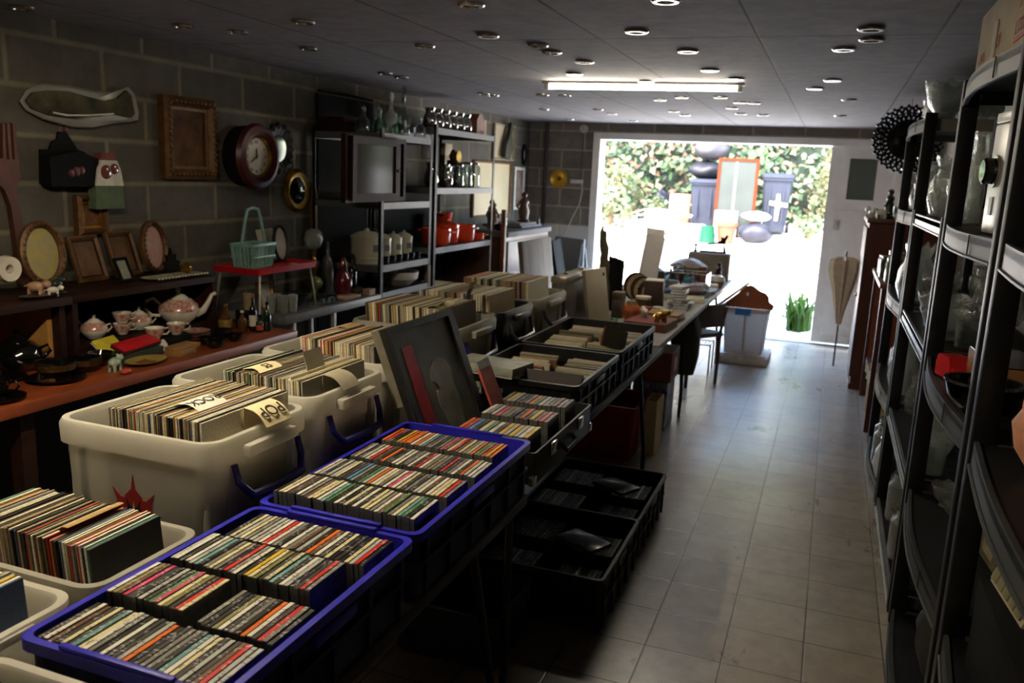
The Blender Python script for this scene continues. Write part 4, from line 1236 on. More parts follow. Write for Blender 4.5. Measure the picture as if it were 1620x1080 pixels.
b.lathe([(0, 0), (.03, .0), (.022, .012), (.01, .02), (.008, .05), (0, .052)], M=RX(PI/2-.1))
b.lathe([(0, 0), (.014, 0), (.018, .03), (.012, .06), (0, .065)], c=(.01, 0, 0), M=T((0, -.04, .015)) @ RY(PI/2))
tag(b.build('brass_candlestick', BRASS, None, (-3.12, 3.51, HZ+.03)), 'small shiny brass candlestick lying at the right end of the shelf top', 'candlestick')
tag(MB().lathe([(0, 0), (.04, 0), (.045, .015), (.03, .02), (.045, .03), (.02, .035), (0, .04)]).build('brass_dish', BRASS, None, (-3.16, 3.52, HZ)), 'small brass dish next to the fallen candlestick', 'dish')
def animal(name, label, c, m, s=1., yaw=0., cat='figurine'):
    """Small four-legged figurine: trunk, head, four legs."""
    t = MB()
    t.ball((0, 0, .032*s), .02*s, sx=1.5, sz=.9)
    t.ball((.036*s, 0, .042*s), .013*s, sx=1.2)
    for x in (-.018, .018):
        for y in (-.009, .009):
            t.tube([(x*s, y*s, .025*s), (x*1.1*s, y*1.1*s, 0)], [.007*s, .005*s], seg=6)
    t.tube([(-.028*s, 0, .036*s), (-.04*s, 0, .03*s)], [.004*s, .002*s], seg=5)
    t.ball((.036*s, .008*s, .053*s), .004*s, seg=6).ball((.036*s, -.008*s, .053*s), .004*s, seg=6)
    return tag(t.build(name, m, None, c, (0, 0, yaw)), label, cat)
animal('animal_figurine', 'small pink pig-like figurine on the left shelf top', (-3.05, 2.55, HZ+.006), mat('pinkish_glaze', '#a8836a', .3), 1.2, .4)
animal('animal_figurine', 'small white figurine in front of the pink one on the shelf top', (-2.99, 2.58, HZ+.006), PORC, .8, 1.)
animal('animal_figurine', 'small dark green figurine on the left shelf top', (-3.06, 2.66, HZ+.006), mat('dark_green_glaze', '#26332a', .2), 1.2, 2.)
tag(MB().lathe([(0, 0), (.05, 0), (.07, .012), (.05, .008), (0, .006)], sx=.6, sy=1.6).build('dish', mirror if False else mat('pewter', '#6d6d66', .3, .8), None, (-3.0, 2.54, HZ+.006)), 'long narrow pewter dish at the edge of the left shelf top', 'dish')
# ---- tea set
def cup(label, c, yaw, group, saucer=True, m1=PORC, m2=PORR, s=1., name='tea_cup'):
    t = thing(name, label, 'cup', c, yaw, group)
    t.scale = (s, s, s)
    MB().lathe([(0, .004), (.02, 0), (.023, .004), (.026, .012), (.038, .035), (.045, .055), (.043, .055), (.035, .034), (.022, .012), (0, .01)], seg=20).build('bowl', m1, t)
    MB().lathe([(.0295, .014), (.0395, .036), (.0435, .05), (.0405, .036), (.0285, .014)], seg=20).build('painted_band', m2, t)
    MB().tube([(.04, 0, .045), (.06, 0, .05), (.068, 0, .035), (.055, 0, .02), (.033, 0, .02)], .004, seg=6).build('handle', m1, t)
    return t
def saucer(label, c, group, m=PORC, r=.07, name='saucer'):
    return tag(MB().lathe([(0, 0), (r*.45, 0), (r*.95, .012), (r, .016), (r*.93, .016), (r*.45, .006), (0, .005)], seg=24).build(name, m, None, c), label, 'saucer', group)
def teapot(label, c, yaw, s=1., m1=PORC, m2=PORR, name='teapot', cat='teapot', spout=True):
    t = thing(name, label, cat, c, yaw)
    t.scale = (s, s, s)
    MB().lathe([(0, .0), (.05, 0), (.055, .008), (.08, .03), (.098, .065), (.09, .1), (.06, .125), (.045, .13), (0, .13)], seg=28).build('body', m1, t)
    MB().lathe([(.099, .07), (.092, .1), (.063, .1255), (.061, .122), (.088, .096), (.095, .07)], seg=28).build('painted_band', m2, t)
    MB().lathe([(0, .13), (.046, .128), (.046, .134), (.03, .148), (.01, .155), (.008, .163), (.016, .172), (.01, .182), (0, .184)], seg=20).build('lid', m1, t)
    MB().tube([(-.085, 0, .1), (-.12, 0, .135), (-.155, 0, .12), (-.16, 0, .085), (-.13, 0, .05), (-.09, 0, .045)], .008, seg=8).build('handle', m1, t)
    if spout:
        MB().tube([(.08, 0, .045), (.12, 0, .06), (.145, 0, .1), (.165, 0, .14), (.185, 0, .148)], [.022, .018, .013, .01, .011], seg=10).build('spout', m1, t)
    else:
        MB().tube([(.085, 0, .1), (.12, 0, .115), (.13, 0, .09), (.095, 0, .05)], .007, seg=8).build('handle', m1, t)
    return t
RZT = .827
teapot('large white teapot with a red floral band on the shelf unit riser', (-3.055, 3.37, RZT), PI/2-.62, 1.0)
teapot('white lidded sugar bowl with red flowers left of the large teapot', (-3.1, 3.15, RZT), .5, .6, name='sugar_bowl', cat='sugar bowl', spout=False)
teapot('white lidded tureen with red flowers at the left end of the tea set', (-3.1, 2.88, RZT), .5, .6, name='sugar_bowl', cat='sugar bowl', spout=False)
GT = 'red and white tea cups'
for lab, y, x, z, sc in (('red and white cup on another cup between the two lidded bowls', 3.015, -3.07, RZT+.052, .95), ('red and white cup under another cup between the lidded bowls', 3.015, -3.07, RZT, .95),
                  ('red and white cup in front of the sugar bowl', 3.07, -2.93, .81, 1.), ('red and white cup in front of the large teapot', 3.21, -2.93, .81, 1.)):
    cup(lab, (x, y, z), 1., GT, s=sc)
tag(MB().box(-.05, -.115, 0, .05, .115, .048, bev=.004).build('dark_box', BLACKM, None, (-2.935, 3.15, .761)), 'flat black box carrying two red and white cups', 'box')
GS = 'red and white saucers'
for k, (x, y, z, lab) in enumerate(((-2.93, 3.345, .761, 'saucer lying at the bottom of the stack under the front cup'), (-2.93, 3.345, .777, 'saucer in the middle of the little stack by the cups'), (-2.93, 3.345, .793, 'saucer at the top of the little stack by the cups'))):
    saucer('red and white '+lab, (x, y, z), GS, PORR)
tag(MB().prism([(-.03, 0), (.03, 0), (.034, .03), (.02, .055), (-.02, .055), (-.034, .03)], .01, M=axes((0, 1, 0), (-.3, 0, .95), (.95, 0, .3), (0, 0, 0))).build('tile_ornament', PORC, None, (-2.865, 3.045, .7605)), 'small rounded white plaque standing before the cups', 'ornament')
def pbox(name, label, c, d, m, rot=(0, 0, 0), cat='box', lid=None):
    t = thing(name, label, cat, c, rot)
    MB().box(-d[0]/2, -d[1]/2, 0, d[0]/2, d[1]/2, d[2]*.72, bev=.002).build('base', lid or m, t)
    MB().box(-d[0]/2-.001, -d[1]/2-.001, d[2]*.72, d[0]/2+.001, d[1]/2+.001, d[2], bev=.002).build('lid', m, t)
    return t
YEL = mat('yellow_card', '#c4b62e', .5, var=.2, scale=30)
pbox('game_box', 'bright yellow flat box propped up before the tea set', (-2.967, 2.83, .803), (.1, .15, .016), YEL, (.0, .75, .2), lid=mat('pale_card_edge', '#b9b39a', .7))
pbox('game_box', 'yellow and red striped small box beside the bright yellow box', (-2.965, 2.985, .775), (.05, .13, .02), mat('yellow_red_card', '#b5871f', .5, var=.3, scale=25, col2='#a3281d'), (0, .4, .0))
pbox('game_box', 'long bright red box lying on the dark green box', (-2.878, 2.9, .812), (.075, .26, .02), mat('red_card', '#b3161d', .5), (0, .35, .15), lid=mat('dark_red_card', '#4d1014', .6))
pbox('game_box', 'dark green long box under the bright red box', (-2.878, 2.9, .7605), (.09, .24, .036), mat('dark_green_card', '#263529', .6), (0, 0, .0))
pbox('game_box', 'green and orange flat box behind the tan wooden box', (-2.83, 3.15, .7605), (.08, .14, .022), mat('green_orange_card', '#5d8a2f', .5, var=.2, scale=14, col2='#c9832c'), (0, 0, .1))
pbox('wooden_box', 'small tan wooden box right of the yellow plate', (-2.76, 3.05, .7605), (.075, .13, .042), mat('tan_wood', '#8d6a3f', .55, var=.2, scale=12), (0, 0, .1))
t = thing('plate', 'yellow oval plate with a darker leaf motif on the sideboard edge', 'plate', (-2.755, 2.83, .7605), .1)
MB().lathe([(0, 0), (.05, 0), (.085, .014), (.092, .018), (.085, .018), (.05, .006), (0, .005)], seg=28, sx=.8, sy=1.15).build('dish', mat('ochre_glaze', '#a08743', .3, var=.15, coat=.3), t)
MB().prism([(x*.9, y*1.1) for x, y in lf], .003, M=T((0, 0, .0075)) @ RZ(.8) @ Matrix.Scale(.75, 4)).build('leaf_motif', mat('dark_ochre_glaze', '#6d5524', .3), t)
animal('animal_figurine', 'small pale green elephant figurine on the sideboard edge', (-2.76, 2.66, .7605), mat('pale_green_glaze', '#9fae98', .3), 1.15, PI/2+.3)
tag(MB().ball((0, 0, .012), .022, sx=.8, sy=1.2, sz=.55).build('pebble_soap', mat('coral_plastic', '#b04434', .4), None, (-2.68, 2.64, .7605)), 'small coral red lozenge on the sideboard edge', 'trinket')
# black dishes, cups and pots at the left of the sideboard
GBK = 'black tableware at the left of the sideboard'
BAND = mat('gold_grid_band', '#4a3716', .35, .5, var=.5, scale=70)
saucer('black saucer at the front under the larger gold-banded bowl', (-2.83, 2.43, .7605), GBK, BLACKG, .11)
def bowlt(label, c, r, h, group, band=None, m=BLACKG, name='bowl'):
    t = thing(name, label, 'bowl', c, 0, group)
    MB().lathe([(0, 0), (r*.55, 0), (r*.6, h*.08), (r*.95, h*.5), (r, h), (r*.94, h), (r*.88, h*.5), (r*.5, h*.15), (0, h*.12)], seg=24).build('body', m, t)
    if band:
        MB().lathe([(r*.97, h*.5), (r*1.012, h*.9), (r*.98, h*.9), (r*.95, h*.5)], seg=24).build('band', band, t)
    return t
bowlt('black bowl with a gold grid band on the front black saucer', (-2.83, 2.43, .777), .075, .062, GBK, BAND)
bowlt('smaller black bowl with a gold grid band beside the green elephant', (-2.86, 2.6, .7605), .065, .06, GBK, BAND)
teapot('big black lidded tureen behind the gold-banded bowls', (-3.08, 2.47, .7605), .6, .95, BLACKG, BLACKG, 'tureen', 'tureen', False)
bowlt('black bowl at the far left on the sideboard', (-2.98, 2.2, .7605), .09, .07, GBK, BAND)
cup('black cup at the front left corner of the sideboard', (-2.77, 2.12, .772), .5, GBK, m1=BLACKG, m2=BLACKG, s=1.2)
saucer('black saucer at the front left corner under the black cup', (-2.77, 2.12, .7605), GBK, BLACKG, .1)
saucer('black saucer lying flat left of the big tureen', (-3.0, 2.33, .7605), GBK, BLACKG, .09)
cup('black cup standing between the big tureen and the yellow box', (-2.88, 2.7, .7605), 2.5, GBK, m1=BLACKG, m2=BLACKG, s=1.1)
for k, (x, y, w) in enumerate(((-2.8, 3.28, 'left of the dark row'), (-2.81, 3.37, 'in the middle of the dark row'), (-2.88, 3.48, 'at the back of the dark row'), (-2.72, 3.24, 'at the front of the dark row'), (-2.75, 3.42, 'at the right end of the dark row'))):
    bowlt('small black glass bowl %s before the teapot' % w, (x, y, .7605), .042, .04, 'small black glass bowls')
# bottles and figures at the right end of the sideboard
def bottle(label, c, r, h, m, cap=None, lab=None, group=None, name='bottle', neck=.35):
    t = thing(name, label, 'bottle', c, random.random(), group)
    hb = h*(1-neck)
    MB().lathe([(0, 0), (r*.9, 0), (r, h*.03), (r, hb*.85), (r*.8, hb), (r*.4, hb+h*neck*.25), (r*.33, h*.93), (r*.33, h), (0, h)], seg=16).build('body', m, t)
    if cap:
        MB().lathe([(0, h*.0+.0), (r*.42, 0), (r*.42, h*.1), (0, h*.1)], c=(0, 0, h*.955), seg=12).build('cap', cap, t)
    if lab:
        MB().lathe([(r*1.01, h*.15), (r*1.03, h*.16), (r*1.03, h*.45), (r*1.01, h*.46)], seg=16).build('paper_label', lab, t)
    return t
AMB = mat('amber_glass', '#4a2a10', .08, var=.3, coat=.5)
GRN = mat('dark_green_bottle', '#14241a', .08, var=.3, coat=.5)
bottle('brown and gold stubby bottle at the end of the sideboard', (-2.955, 3.6, .7605), .034, .14, AMB, BRASS, mat('gold_label', '#8d7238', .5))
bottle('small amber bottle beside the stubby brown bottle', (-2.87, 3.63, .7605), .024, .11, AMB, PORC)
bottle('slim dark bottle with a white label and a reddish cap', (-2.84, 3.68, .7605), .02, .19, BLACKG, mat('salmon_cap', '#a85a48', .5), WHITEC)
bottle('small orange-labelled bottle in front of the slim dark bottle', (-2.79, 3.67, .7605), .02, .09, GRN, BLACKM, mat('orange_label', '#b5482a', .5))
bottle('dark green bottle right of the slim dark bottle', (-2.78, 3.72, .7605), .021, .15, GRN, BLACKM)
bottle('grey capped flask left of the stubby brown bottle', (-3.03, 3.6, .7605), .02, .12, mat('smoky_glass', '#3b3c3a', .1, coat=.4), RIM)
tag(MB().lathe([(0, 0), (.016, 0), (.02, .08), (.022, .09), (0, .09)], seg=14, sx=1.2).build('hip_flask', mat('tan_leather', '#8a7a58', .6), None, (-2.92, 3.74, .86)), 'tan cylinder standing on the black tin box below the red tray', 'flask')
pbox('tin', 'black tin box under the tan cylinder below the red tray', (-2.93, 3.735, .7605), (.07, .08, .098), BLACKM)
# red folding tray table with a green basket
t = thing('tray_table', 'bright red tray table on thin legs holding a green basket', 'tray table', (-3.03, 4.06, 0))
MB().tub([(1.045, .15, .28, .02), (1.08, .16, .29, .02), (1.08, .152, .282, .018), (1.058, .148, .278, .016)], n=3).build('tray', mat('red_lacquer', '#a8161a', .4, var=.1), t)
for sx in (-1, 1):
    for sy in (-1, 1):
        MB().tube([(sx*.13, sy*.24, 1.045), (sx*.15, sy*.27, .82)], .006, seg=6).build('leg', mat('worn_steel', '#8b867c', .4, .6), t)
GRNB = mat('pale_green_plastic', '#6f9b8f', .45, var=.1)
t = thing('basket', 'pale green plastic basket with a tall handle on the red tray', 'basket', (-3.06, 3.98, 1.061), .1)
b = MB()
b.tub([(0, .06, .1, .012), (.012, .062, .102, .012), (.012, .056, .096, .01), (.006, .055, .095, .01)], n=2)
b.ring([(x, y) for x, y in rrect(.078, .125, .015, 2)], [(x, y) for x, y in rrect(.068, .115, .012, 2)], .014, M=T((0, 0, .125)))
for k in range(11):
    y = -.11+.22*k/10
    for s in (-1, 1):
        b.tube([(s*.06, y*.9, .008), (s*.073, y, .13)], .0045, seg=5)
for k in range(6):
    x = -.06+.12*k/5
    for s in (-1, 1):
        b.tube([(x*.9, s*.1, .008), (x, s*.12, .13)], .0045, seg=5)
for s in (-1, 1):
    b.box(s*.07-.003, -.118, .06, s*.07+.003, .118, .068)
b.build('body', GRNB, t)
MB().tube([(0, -.12, .135), (0, -.1, .2), (0, -.075, .28), (0, -.055, .325), (0, 0, .335), (0, .055, .325), (0, .075, .28), (0, .1, .2), (0, .12, .135)], .008, seg=8).build('handle', GRNB, t)
tag(MB().box(-.11, -.002, 0, .11, .002, .2, bev=.001).build('grey_card', GREYC, None, (-3.12, 4.23, 1.066), (-.25, 0, PI/2+.2)), 'pale grey card leaning on the red tray behind the green basket', 'card')
frame('dark oval-topped framed plaque leaning at the right end of the red tray', leaning(-3.1, 4.3, 1.063, -.1, .12), .13, .22, .016, .02, mat('dark_carved_wood', '#191513', .5), mat('greyish_photo', '#8b8378', .4, var=.25, scale=8), oval=True)
tag(MB().lathe([(0, 0), (.02, 0), (.028, .012), (.02, .01), (0, .006)], seg=14).build('shell_dish', mat('shell_pink', '#b08d78', .4), None, (-2.95, 4.2, 1.06)), 'small pinkish shell dish on the red tray', 'dish')
# grey metal bench with bits on it
GRM = mat('grey_painted_steel', '#5f6062', .45, .3, var=.12)
t = thing('bench', 'low grey metal bench with pale legs right of the reddish sideboard', 'bench', (-3.05, 4.42, 0))
MB().box(-.27, -.54, .765, .27, .54, .815, bev=.004).build('top', GRM, t)
for sx in (-1, 1):
    for y in (-.42, .0, .47):
        MB().box(sx*.24-.012, y-.012, 0, sx*.24+.012, y+.012, .765).build('leg', mat('pale_metal_leg', '#b5b2ac', .4, .5), t)
BZ = .816
frame('small gold frame with a pale print leaning below the red tray', leaning(-3.0, 4.03, BZ, -.1, .28), .12, .16, .014, .014, GILT, pic_mat('pale_print', '#a39d90', '#8b8578', 9))
t = thing('glass_tumblers', 'cluster', 'glass')
bpy.data.objects.remove(t)
for k, (x, y, lab) in enumerate(((-2.9, 3.92, 'nearest the camera'), (-2.86, 3.98, 'in the middle'), (-2.93, 4.0, 'at the back'), (-2.84, 4.04, 'at the right'))):
    tag(MB().lathe([(0, 0), (.022, 0), (.028, .1), (.0265, .1), (.02, .008), (0, .008)], seg=14).build('tumbler', thin_glass('ribbed_glass', (.8, .8, .74), (.4, .4, .36), .1, bump=.4, milk=.3), None, (x, y, BZ)), 'tall ribbed tumbler on the grey bench, the one %s' % lab, 'glass', 'ribbed tumblers on the bench')
bowlt('wide dark green glass bowl on the grey bench', (-2.98, 4.24, BZ), .09, .06, None, m=mat('bottle_green_glaze', '#10201b', .1, coat=.5))
for k in range(5):
    tag(MB().lathe([(0, 0), (.017, 0), (.02, .04), (.0185, .04), (.015, .006), (0, .006)], seg=12).build('shot_glass', GLASS, None, (-2.83+.004*k, 4.2+.052*k, BZ)), 'little shot glass at the bench edge, %s from the left' % ordn(k+1), 'glass', 'shot glasses on the bench edge')
bowlt('shallow green glass dish right of the wide green bowl', (-2.93, 4.5, BZ), .08, .03, None, m=mat('bottle_green_glaze', '#10201b', .1, coat=.5))
pbox('flat_box', 'flat pinkish box on the right part of the grey bench', (-2.87, 4.66, BZ), (.1, .2, .02), mat('pinkish_card', '#8d7264', .6))
pbox('flat_box', 'small pale box at the right end of the grey bench', (-2.83, 4.88, BZ), (.05, .08, .04), mat('pale_peach_card', '#a88d78', .6))
t = thing('oil_lamp', 'oil lamp with a clear glass globe and a green glass font by the wall', 'oil lamp', (-3.1, 4.64, BZ))
MB().lathe([(0, 0), (.045, 0), (.04, .012), (.02, .02), (.03, .035), (.058, .065), (.06, .09), (.045, .115), (.02, .125), (0, .125)], seg=22).build('font', mat('green_lamp_glass', '#66703a', .08, coat=.6, var=.15), t)
MB().lathe([(0, .125), (.018, .125), (.02, .16), (.028, .17), (.028, .2), (.035, .215), (.02, .23), (.012, .25), (.02, .28), (.025, .3), (0, .3)], seg=16).build('burner', BRASS, t)
MB().lathe([(.022, .3), (.05, .32), (.062, .365), (.05, .41), (.025, .43), (.024, .43), (.048, .408), (.059, .365), (.047, .322), (.02, .303)], seg=24).build('globe', thin_glass('grey_globe_glass', milk=.25), t)
t = thing('ruby_jug', 'dark red glass jug with a twisted top on the grey bench', 'jug', (-2.93, 4.72, BZ+.021))
MB().lathe([(0, 0), (.05, 0), (.058, .02), (.06, .09), (.05, .11), (.03, .14), (.022, .2), (.012, .23), (0, .235)], seg=18).build('body', mat('ruby_glass', '#5a1a24', .08, coat=.6, var=.3), t)
MB().tube([(.028, 0, .2), (.06, 0, .19), (.065, 0, .12), (.055, 0, .09)], .006, seg=6).build('handle', mat('ruby_glass', '#5a1a24', .08), t)
bottle('tall smoky glass bottle behind the ruby jug', (-3.1, 4.8, BZ), .04, .34, mat('smoky_glass', '#3b3c3a', .1, coat=.4), None)
bottle('slim black bottle in front of the rack right of the ruby jug', (-2.97, 4.9, BZ), .03, .26, BLACKG, None)
t = bowlt('brown oval bowl at the right end of the bench', (-2.92, 4.84, BZ), .06, .045, None, m=mat('olive_glaze', '#4d4a2a', .2, coat=.3))
# black wall board, widened to keep the space behind the left rack dark
t = thing('wall_cloth', 'tall black board hung on the wall behind the left metal rack', 'board', (WX, 5.42, 1.2))
b = MB()
b.box(.002, -.37, -1.15, .024, .37, .92, bev=.004)
b.build('panel', mat('black_felt', '#0b0b0c', .95, var=.3), t)
MB().tube([(.02, -.36, .94), (.025, 0, .945), (.02, .36, .94)], .008).build('rail', BLACKM, t)
tag(MB().prism([(-.03, -.15), (.03, -.15), (.05, 0), (.02, .12), (-.01, .16), (-.045, .02)], .02, M=wallM((0, 0))).build('pennant', mat('ochre_cloth', '#5d4416', .8, var=.2), None, (.0, 5.02, 1.36)), 'dull yellow cloth pennant hanging left of the black board', 'pennant')
# ---- the two metal racks
RK = mat('rack_black_steel', '#0f1011', .5, .0, var=.1, spec=.25)
RKG = mat('rack_grey_edge', '#55565a', .5, .1, var=.1)
def rack(label, x0, x1, y0, y1, zs, ztop):
    t = thing('metal_rack', label, 'rack', ((x0+x1)/2, (y0+y1)/2, 0))
    hx, hy = (x1-x0)/2, (y1-y0)/2
    for sx in (-1, 1):
        for sy in (-1, 1):
            b = MB()
            b.box(sx*hx-.02 if sx > 0 else sx*hx, sy*hy-.003 if sy > 0 else sy*hy, 0, sx*hx if sx > 0 else sx*hx+.02, sy*hy if sy > 0 else sy*hy+.003, ztop)
            b.box(sx*hx-.003 if sx > 0 else sx*hx, sy*hy-.035 if sy > 0 else sy*hy, 0, sx*hx if sx > 0 else sx*hx+.003, sy*hy if sy > 0 else sy*hy+.035, ztop)
            b.build('post', RK, t)
    for z in zs:
        b = MB()
        b.box(-hx+.004, -hy+.004, z-.012, hx-.004, hy-.004, z, 0)
        for s in (-1, 1):
            b.box(s*hx-.006 if s > 0 else s*hx+.001, -hy+.02, z-.045, s*hx-.001 if s > 0 else s*hx+.006, hy-.02, z, 1)
            b.box(-hx+.02, s*hy-.006 if s > 0 else s*hy+.001, z-.045, hx-.02, s*hy-.001 if s > 0 else s*hy+.006, z, 1)
        b.build('shelf', [RK, RKG], t)
    return t
rack('black metal rack of canisters, the left one of two', -3.33, -2.8, 4.975, 5.73, (.35, .815, 1.0, 1.42, 1.87), 1.9)
rk = rack('black metal rack of red pots, the right one of two', -3.33, -2.8, 5.78, 6.95, (.3, .62, 1.065, 1.515, 1.955), 1.98)
MB().box(-.262, -.57, .05, -.256, .57, 1.5).build('dark_back_sheet', BLACKM, rk)  # added sheet that blackens the space behind the lower shelves
# glass-fronted wall cabinet on the left rack
t = thing('glass_cabinet', 'small dark wooden cabinet with a glass door fixed before the left rack', 'cabinet', (-2.765, 4.86, 1.43))
hw, hh = .385, .41
MB().box(-.03, -hw, 0, .0, hw, .03).box(-.03, -hw, hh-.03, 0, hw, hh).box(-.03, -hw, .03, 0, -hw+.03, hh-.03).box(-.03, hw-.03, .03, 0, hw, hh-.03).box(-.032, -hw, 0, -.03, hw, hh).build('carcass', DARKW, t)
dr = MB().ring([(-.34, .01), (.26, .01), (.26, hh-.01), (-.34, hh-.01)], [(-.29, .055), (.2, .055), (.2, hh-.055), (-.29, hh-.055)], .025, M=axes((0, 1, 0), (0, 0, 1), (1, 0, 0), (.0, 0, 0))).build('door', DARKW, t)
MB().box(.008, -.29, .055, .012, .2, hh-.055).build('door_glass', mat('dusky_glass', '#34342c', .1, var=.15, scale=5, spec=.05), dr)
MB().ball((.03, .235, .2), .01).build('door_knob', BRASS, dr)
def canister(label, c, r, h, group):
    t = thing('canister', label, 'canister', c, 0, group)
    m = mat('cream_enamel', '#aaa692', .3, var=.06, coat=.3)
    MB().lathe([(0, 0), (r, 0), (r, h*.12), (r*1.03, h*.13), (r*1.03, h*.17), (r, h*.18), (r, h*.72), (0, h*.72)], seg=22).build('body', m, t)
    MB().lathe([(0, h*.72), (r*1.05, h*.72), (r*1.05, h*.77), (r*.6, h*.88), (r*.18, h*.92), (r*.15, h*.97), (0, h)], seg=22).build('lid', m, t)
    MB().box(-.02, r-.001, h*.35, .02, r+.002, h*.55, M=RZ(-PI/2-.4)).build('motif', mat('grey_motif', '#5c5f66', .5), t)
    return t
GC = 'cream enamel canisters on the rack'
canister('largest cream canister at the left of the canister row', (-2.97, 5.08, 1.001), .105, .24, GC)
canister('second cream canister from the left on the rack', (-2.97, 5.29, 1.001), .068, .21, GC)
canister('third cream canister from the left on the rack', (-2.97, 5.46, 1.001), .064, .2, GC)
canister('fourth cream canister, at the right end of the row', (-2.97, 5.62, 1.001), .064, .2, GC)
for k in range(6):
    tag(MB().lathe([(0, 0), (.018, 0), (.023, .05), (.021, .05), (.016, .006), (0, .006)], seg=12).build('spice_cup', mat('dark_pewter', '#2e2f31', .25, .6), None, (-2.84, 5.12+.095*k, 1.001)), 'little dark metal cup along the rack edge, %s from the left' % ordn(k+1), 'cup', 'dark cups on the rack edge')
MET = mat('polished_metal', '#9a9a98', .15, .95, var=.1)
# glassware and decanters on top of the left rack
def decanter(label, c, r, h, m, group, stop=True):
    t = thing('decanter', label, 'decanter', c, 0, group)
    MB().lathe([(0, 0), (r*.8, 0), (r, h*.06), (r, h*.38), (r*.75, h*.5), (r*.3, h*.58), (r*.25, h*.74), (r*.36, h*.76), (r*.3, h*.76), (r*.2, h*.72), (r*.22, h*.58), (r*.65, h*.48), (r*.88, h*.36), (r*.88, h*.1), (0, h*.08)], seg=12).build('body', m, t)
    if stop:
        MB().lathe([(0, h*.7), (r*.19, h*.7), (r*.2, h*.77), (r*.2, h*.79), (r*.36, h*.87), (r*.3, h*.96), (0, h)], seg=10).build('stopper', m, t)
    return t
GD = 'decanters on top of the left rack'
for lab, y, x, r, h, m in (('clear short decanter at the left end of the rack top', 5.03, -2.97, .045, .17, GLASS), ('green-tinted round decanter on the rack top', 5.15, -2.92, .05, .17, GLASSG), ('slim clear decanter on the rack top', 5.25, -3.0, .035, .22, GLASS),
                      ('green-tinted low decanter in front on the rack top', 5.33, -2.87, .05, .15, GLASSG), ('frosted clear decanter with a pointed stopper on the rack top', 5.42, -2.98, .05, .3, thin_glass('frosted_glass', rough=.2, milk=.5)), ('tallest clear decanter on the rack top', 5.6, -2.98, .05, .36, GLASS),
                      ('small clear decanter at the right end of the rack top', 5.63, -2.86, .045, .16, GLASS)):
    decanter(lab, (x, y, 1.871), r, h, m, GD)
pbox('wooden_box', 'brown wooden box at the left end of the rack top', (-3.05, 4.99-.0, 1.871) if False else (-3.2, 5.1, 1.871), (.16, .18, .1), DARKW)
# silver jugs on top of the right rack
def jug(label, c, r, h, m, group=None, yaw=0., name='jug'):
    t = thing(name, label, 'jug', c, yaw, group)
    MB().lathe([(0, 0), (r*.7, 0), (r*.75, h*.03), (r, h*.3), (r*.9, h*.55), (r*.6, h*.75), (r*.62, h*.85), (r*.75, h), (r*.7, h), (r*.55, h*.85), (r*.52, h*.75), (r*.8, h*.5), (0, h*.1)], seg=18).build('body', m, t)
    MB().tube([(-r*.6, 0, h*.85), (-r*1.3, 0, h*.88), (-r*1.5, 0, h*.6), (-r*.95, 0, h*.35)], .006, seg=6).build('handle', m, t)
    MB().prism([(r*.5, -r*.25), (r*1.05, 0), (r*.5, r*.25)], h*.03, M=T((0, 0, h*.96))).build('lip', m, t)
    return t
for k in range(6):
    jug('shiny metal jug in the row on the right rack top, %s from the left' % ordn(k+1), (-2.93, 5.93+.135*k, 1.956), .055, .15, MET, 'metal jugs on the rack top', -PI/2)
t = thing('wooden_clock', 'brown wooden gabled box at the right end of the rack top', 'box', (-2.93, 6.8, 1.956))
MB().prism([(-.08, 0), (.08, 0), (.08, .12), (.03, .17), (-.03, .17), (-.08, .12)], .1, M=axes((0, 1, 0), (0, 0, 1), (1, 0, 0), (-.05, 0, 0))).build('body', mat('red_brown_wood', '#6a3a24', .5, var=.2), t)
MB().box(-.06, .085, 0, .05, .125, .13).build('pale_side', PINE, t)
# pots and jars on the right rack
for k, (x, y, s, lab) in enumerate(((-2.95, 6.02, 1.0, 'left'), (-2.9, 6.2, .85, 'second from the left'), (-2.98, 6.33, .95, 'third from the left'))):
    jug('metal coffee pot on the middle shelf of the right rack, %s' % lab, (x, y, 1.516), .06*s, .19*s, MET, 'metal coffee pots on the right rack', -PI/2+.4*k)
def jar(label, c, r, h, group=None, m=None, lid=None, name='jar'):
    t = thing(name, label, 'jar', c, 0, group)
    MB().lathe([(0, 0), (r*.95, 0), (r, h*.04), (r, h*.78), (r*.8, h*.86), (r*.8, h*.9), (r*.75, h*.9), (r*.75, h*.86), (r*.92, h*.76), (r*.92, h*.06), (0, h*.05)], seg=18).build('body', m or GLASS, t)
    MB().lathe([(0, h*.9), (r*.86, h*.9), (r*.88, h*.96), (r*.5, h*1.), (0, h)], seg=18).build('lid', lid or MET, t)
    return t
jar('tall glass jar on the middle shelf of the right rack, left one', (-2.93, 6.47, 1.516), .055, .19, 'tall jars on the right rack')
jar('tall glass jar on the middle shelf of the right rack, middle one', (-2.93, 6.63, 1.516), .06, .21, 'tall jars on the right rack')
jar('tall glass jar on the middle shelf of the right rack, right one', (-2.93, 6.79, 1.516), .06, .21, 'tall jars on the right rack')
t = thing('mantel_clock', 'small brass-faced clock standing behind the tall jars', 'clock', (-3.06, 6.66, 1.516))
MB().box(-.04, -.05, 0, .04, .05, .22, bev=.006).build('case', BLACKM, t)
MB().lathe([(0, 0), (.05, 0), (.05, .012), (0, .014)], seg=24, M=axes((0, 1, 0), (0, 0, 1), (1, 0, 0), (.04, 0, .25))).build('dial', BRASS, t)
MB().lathe([(0, .19), (.03, .2), (.06, .25), (.03, .3), (0, .31)], seg=16, sx=.6).build('hood', BRASS, t)
ORG = mat('orange_enamel', '#c23a17', .25, var=.12, coat=.5, scale=6)
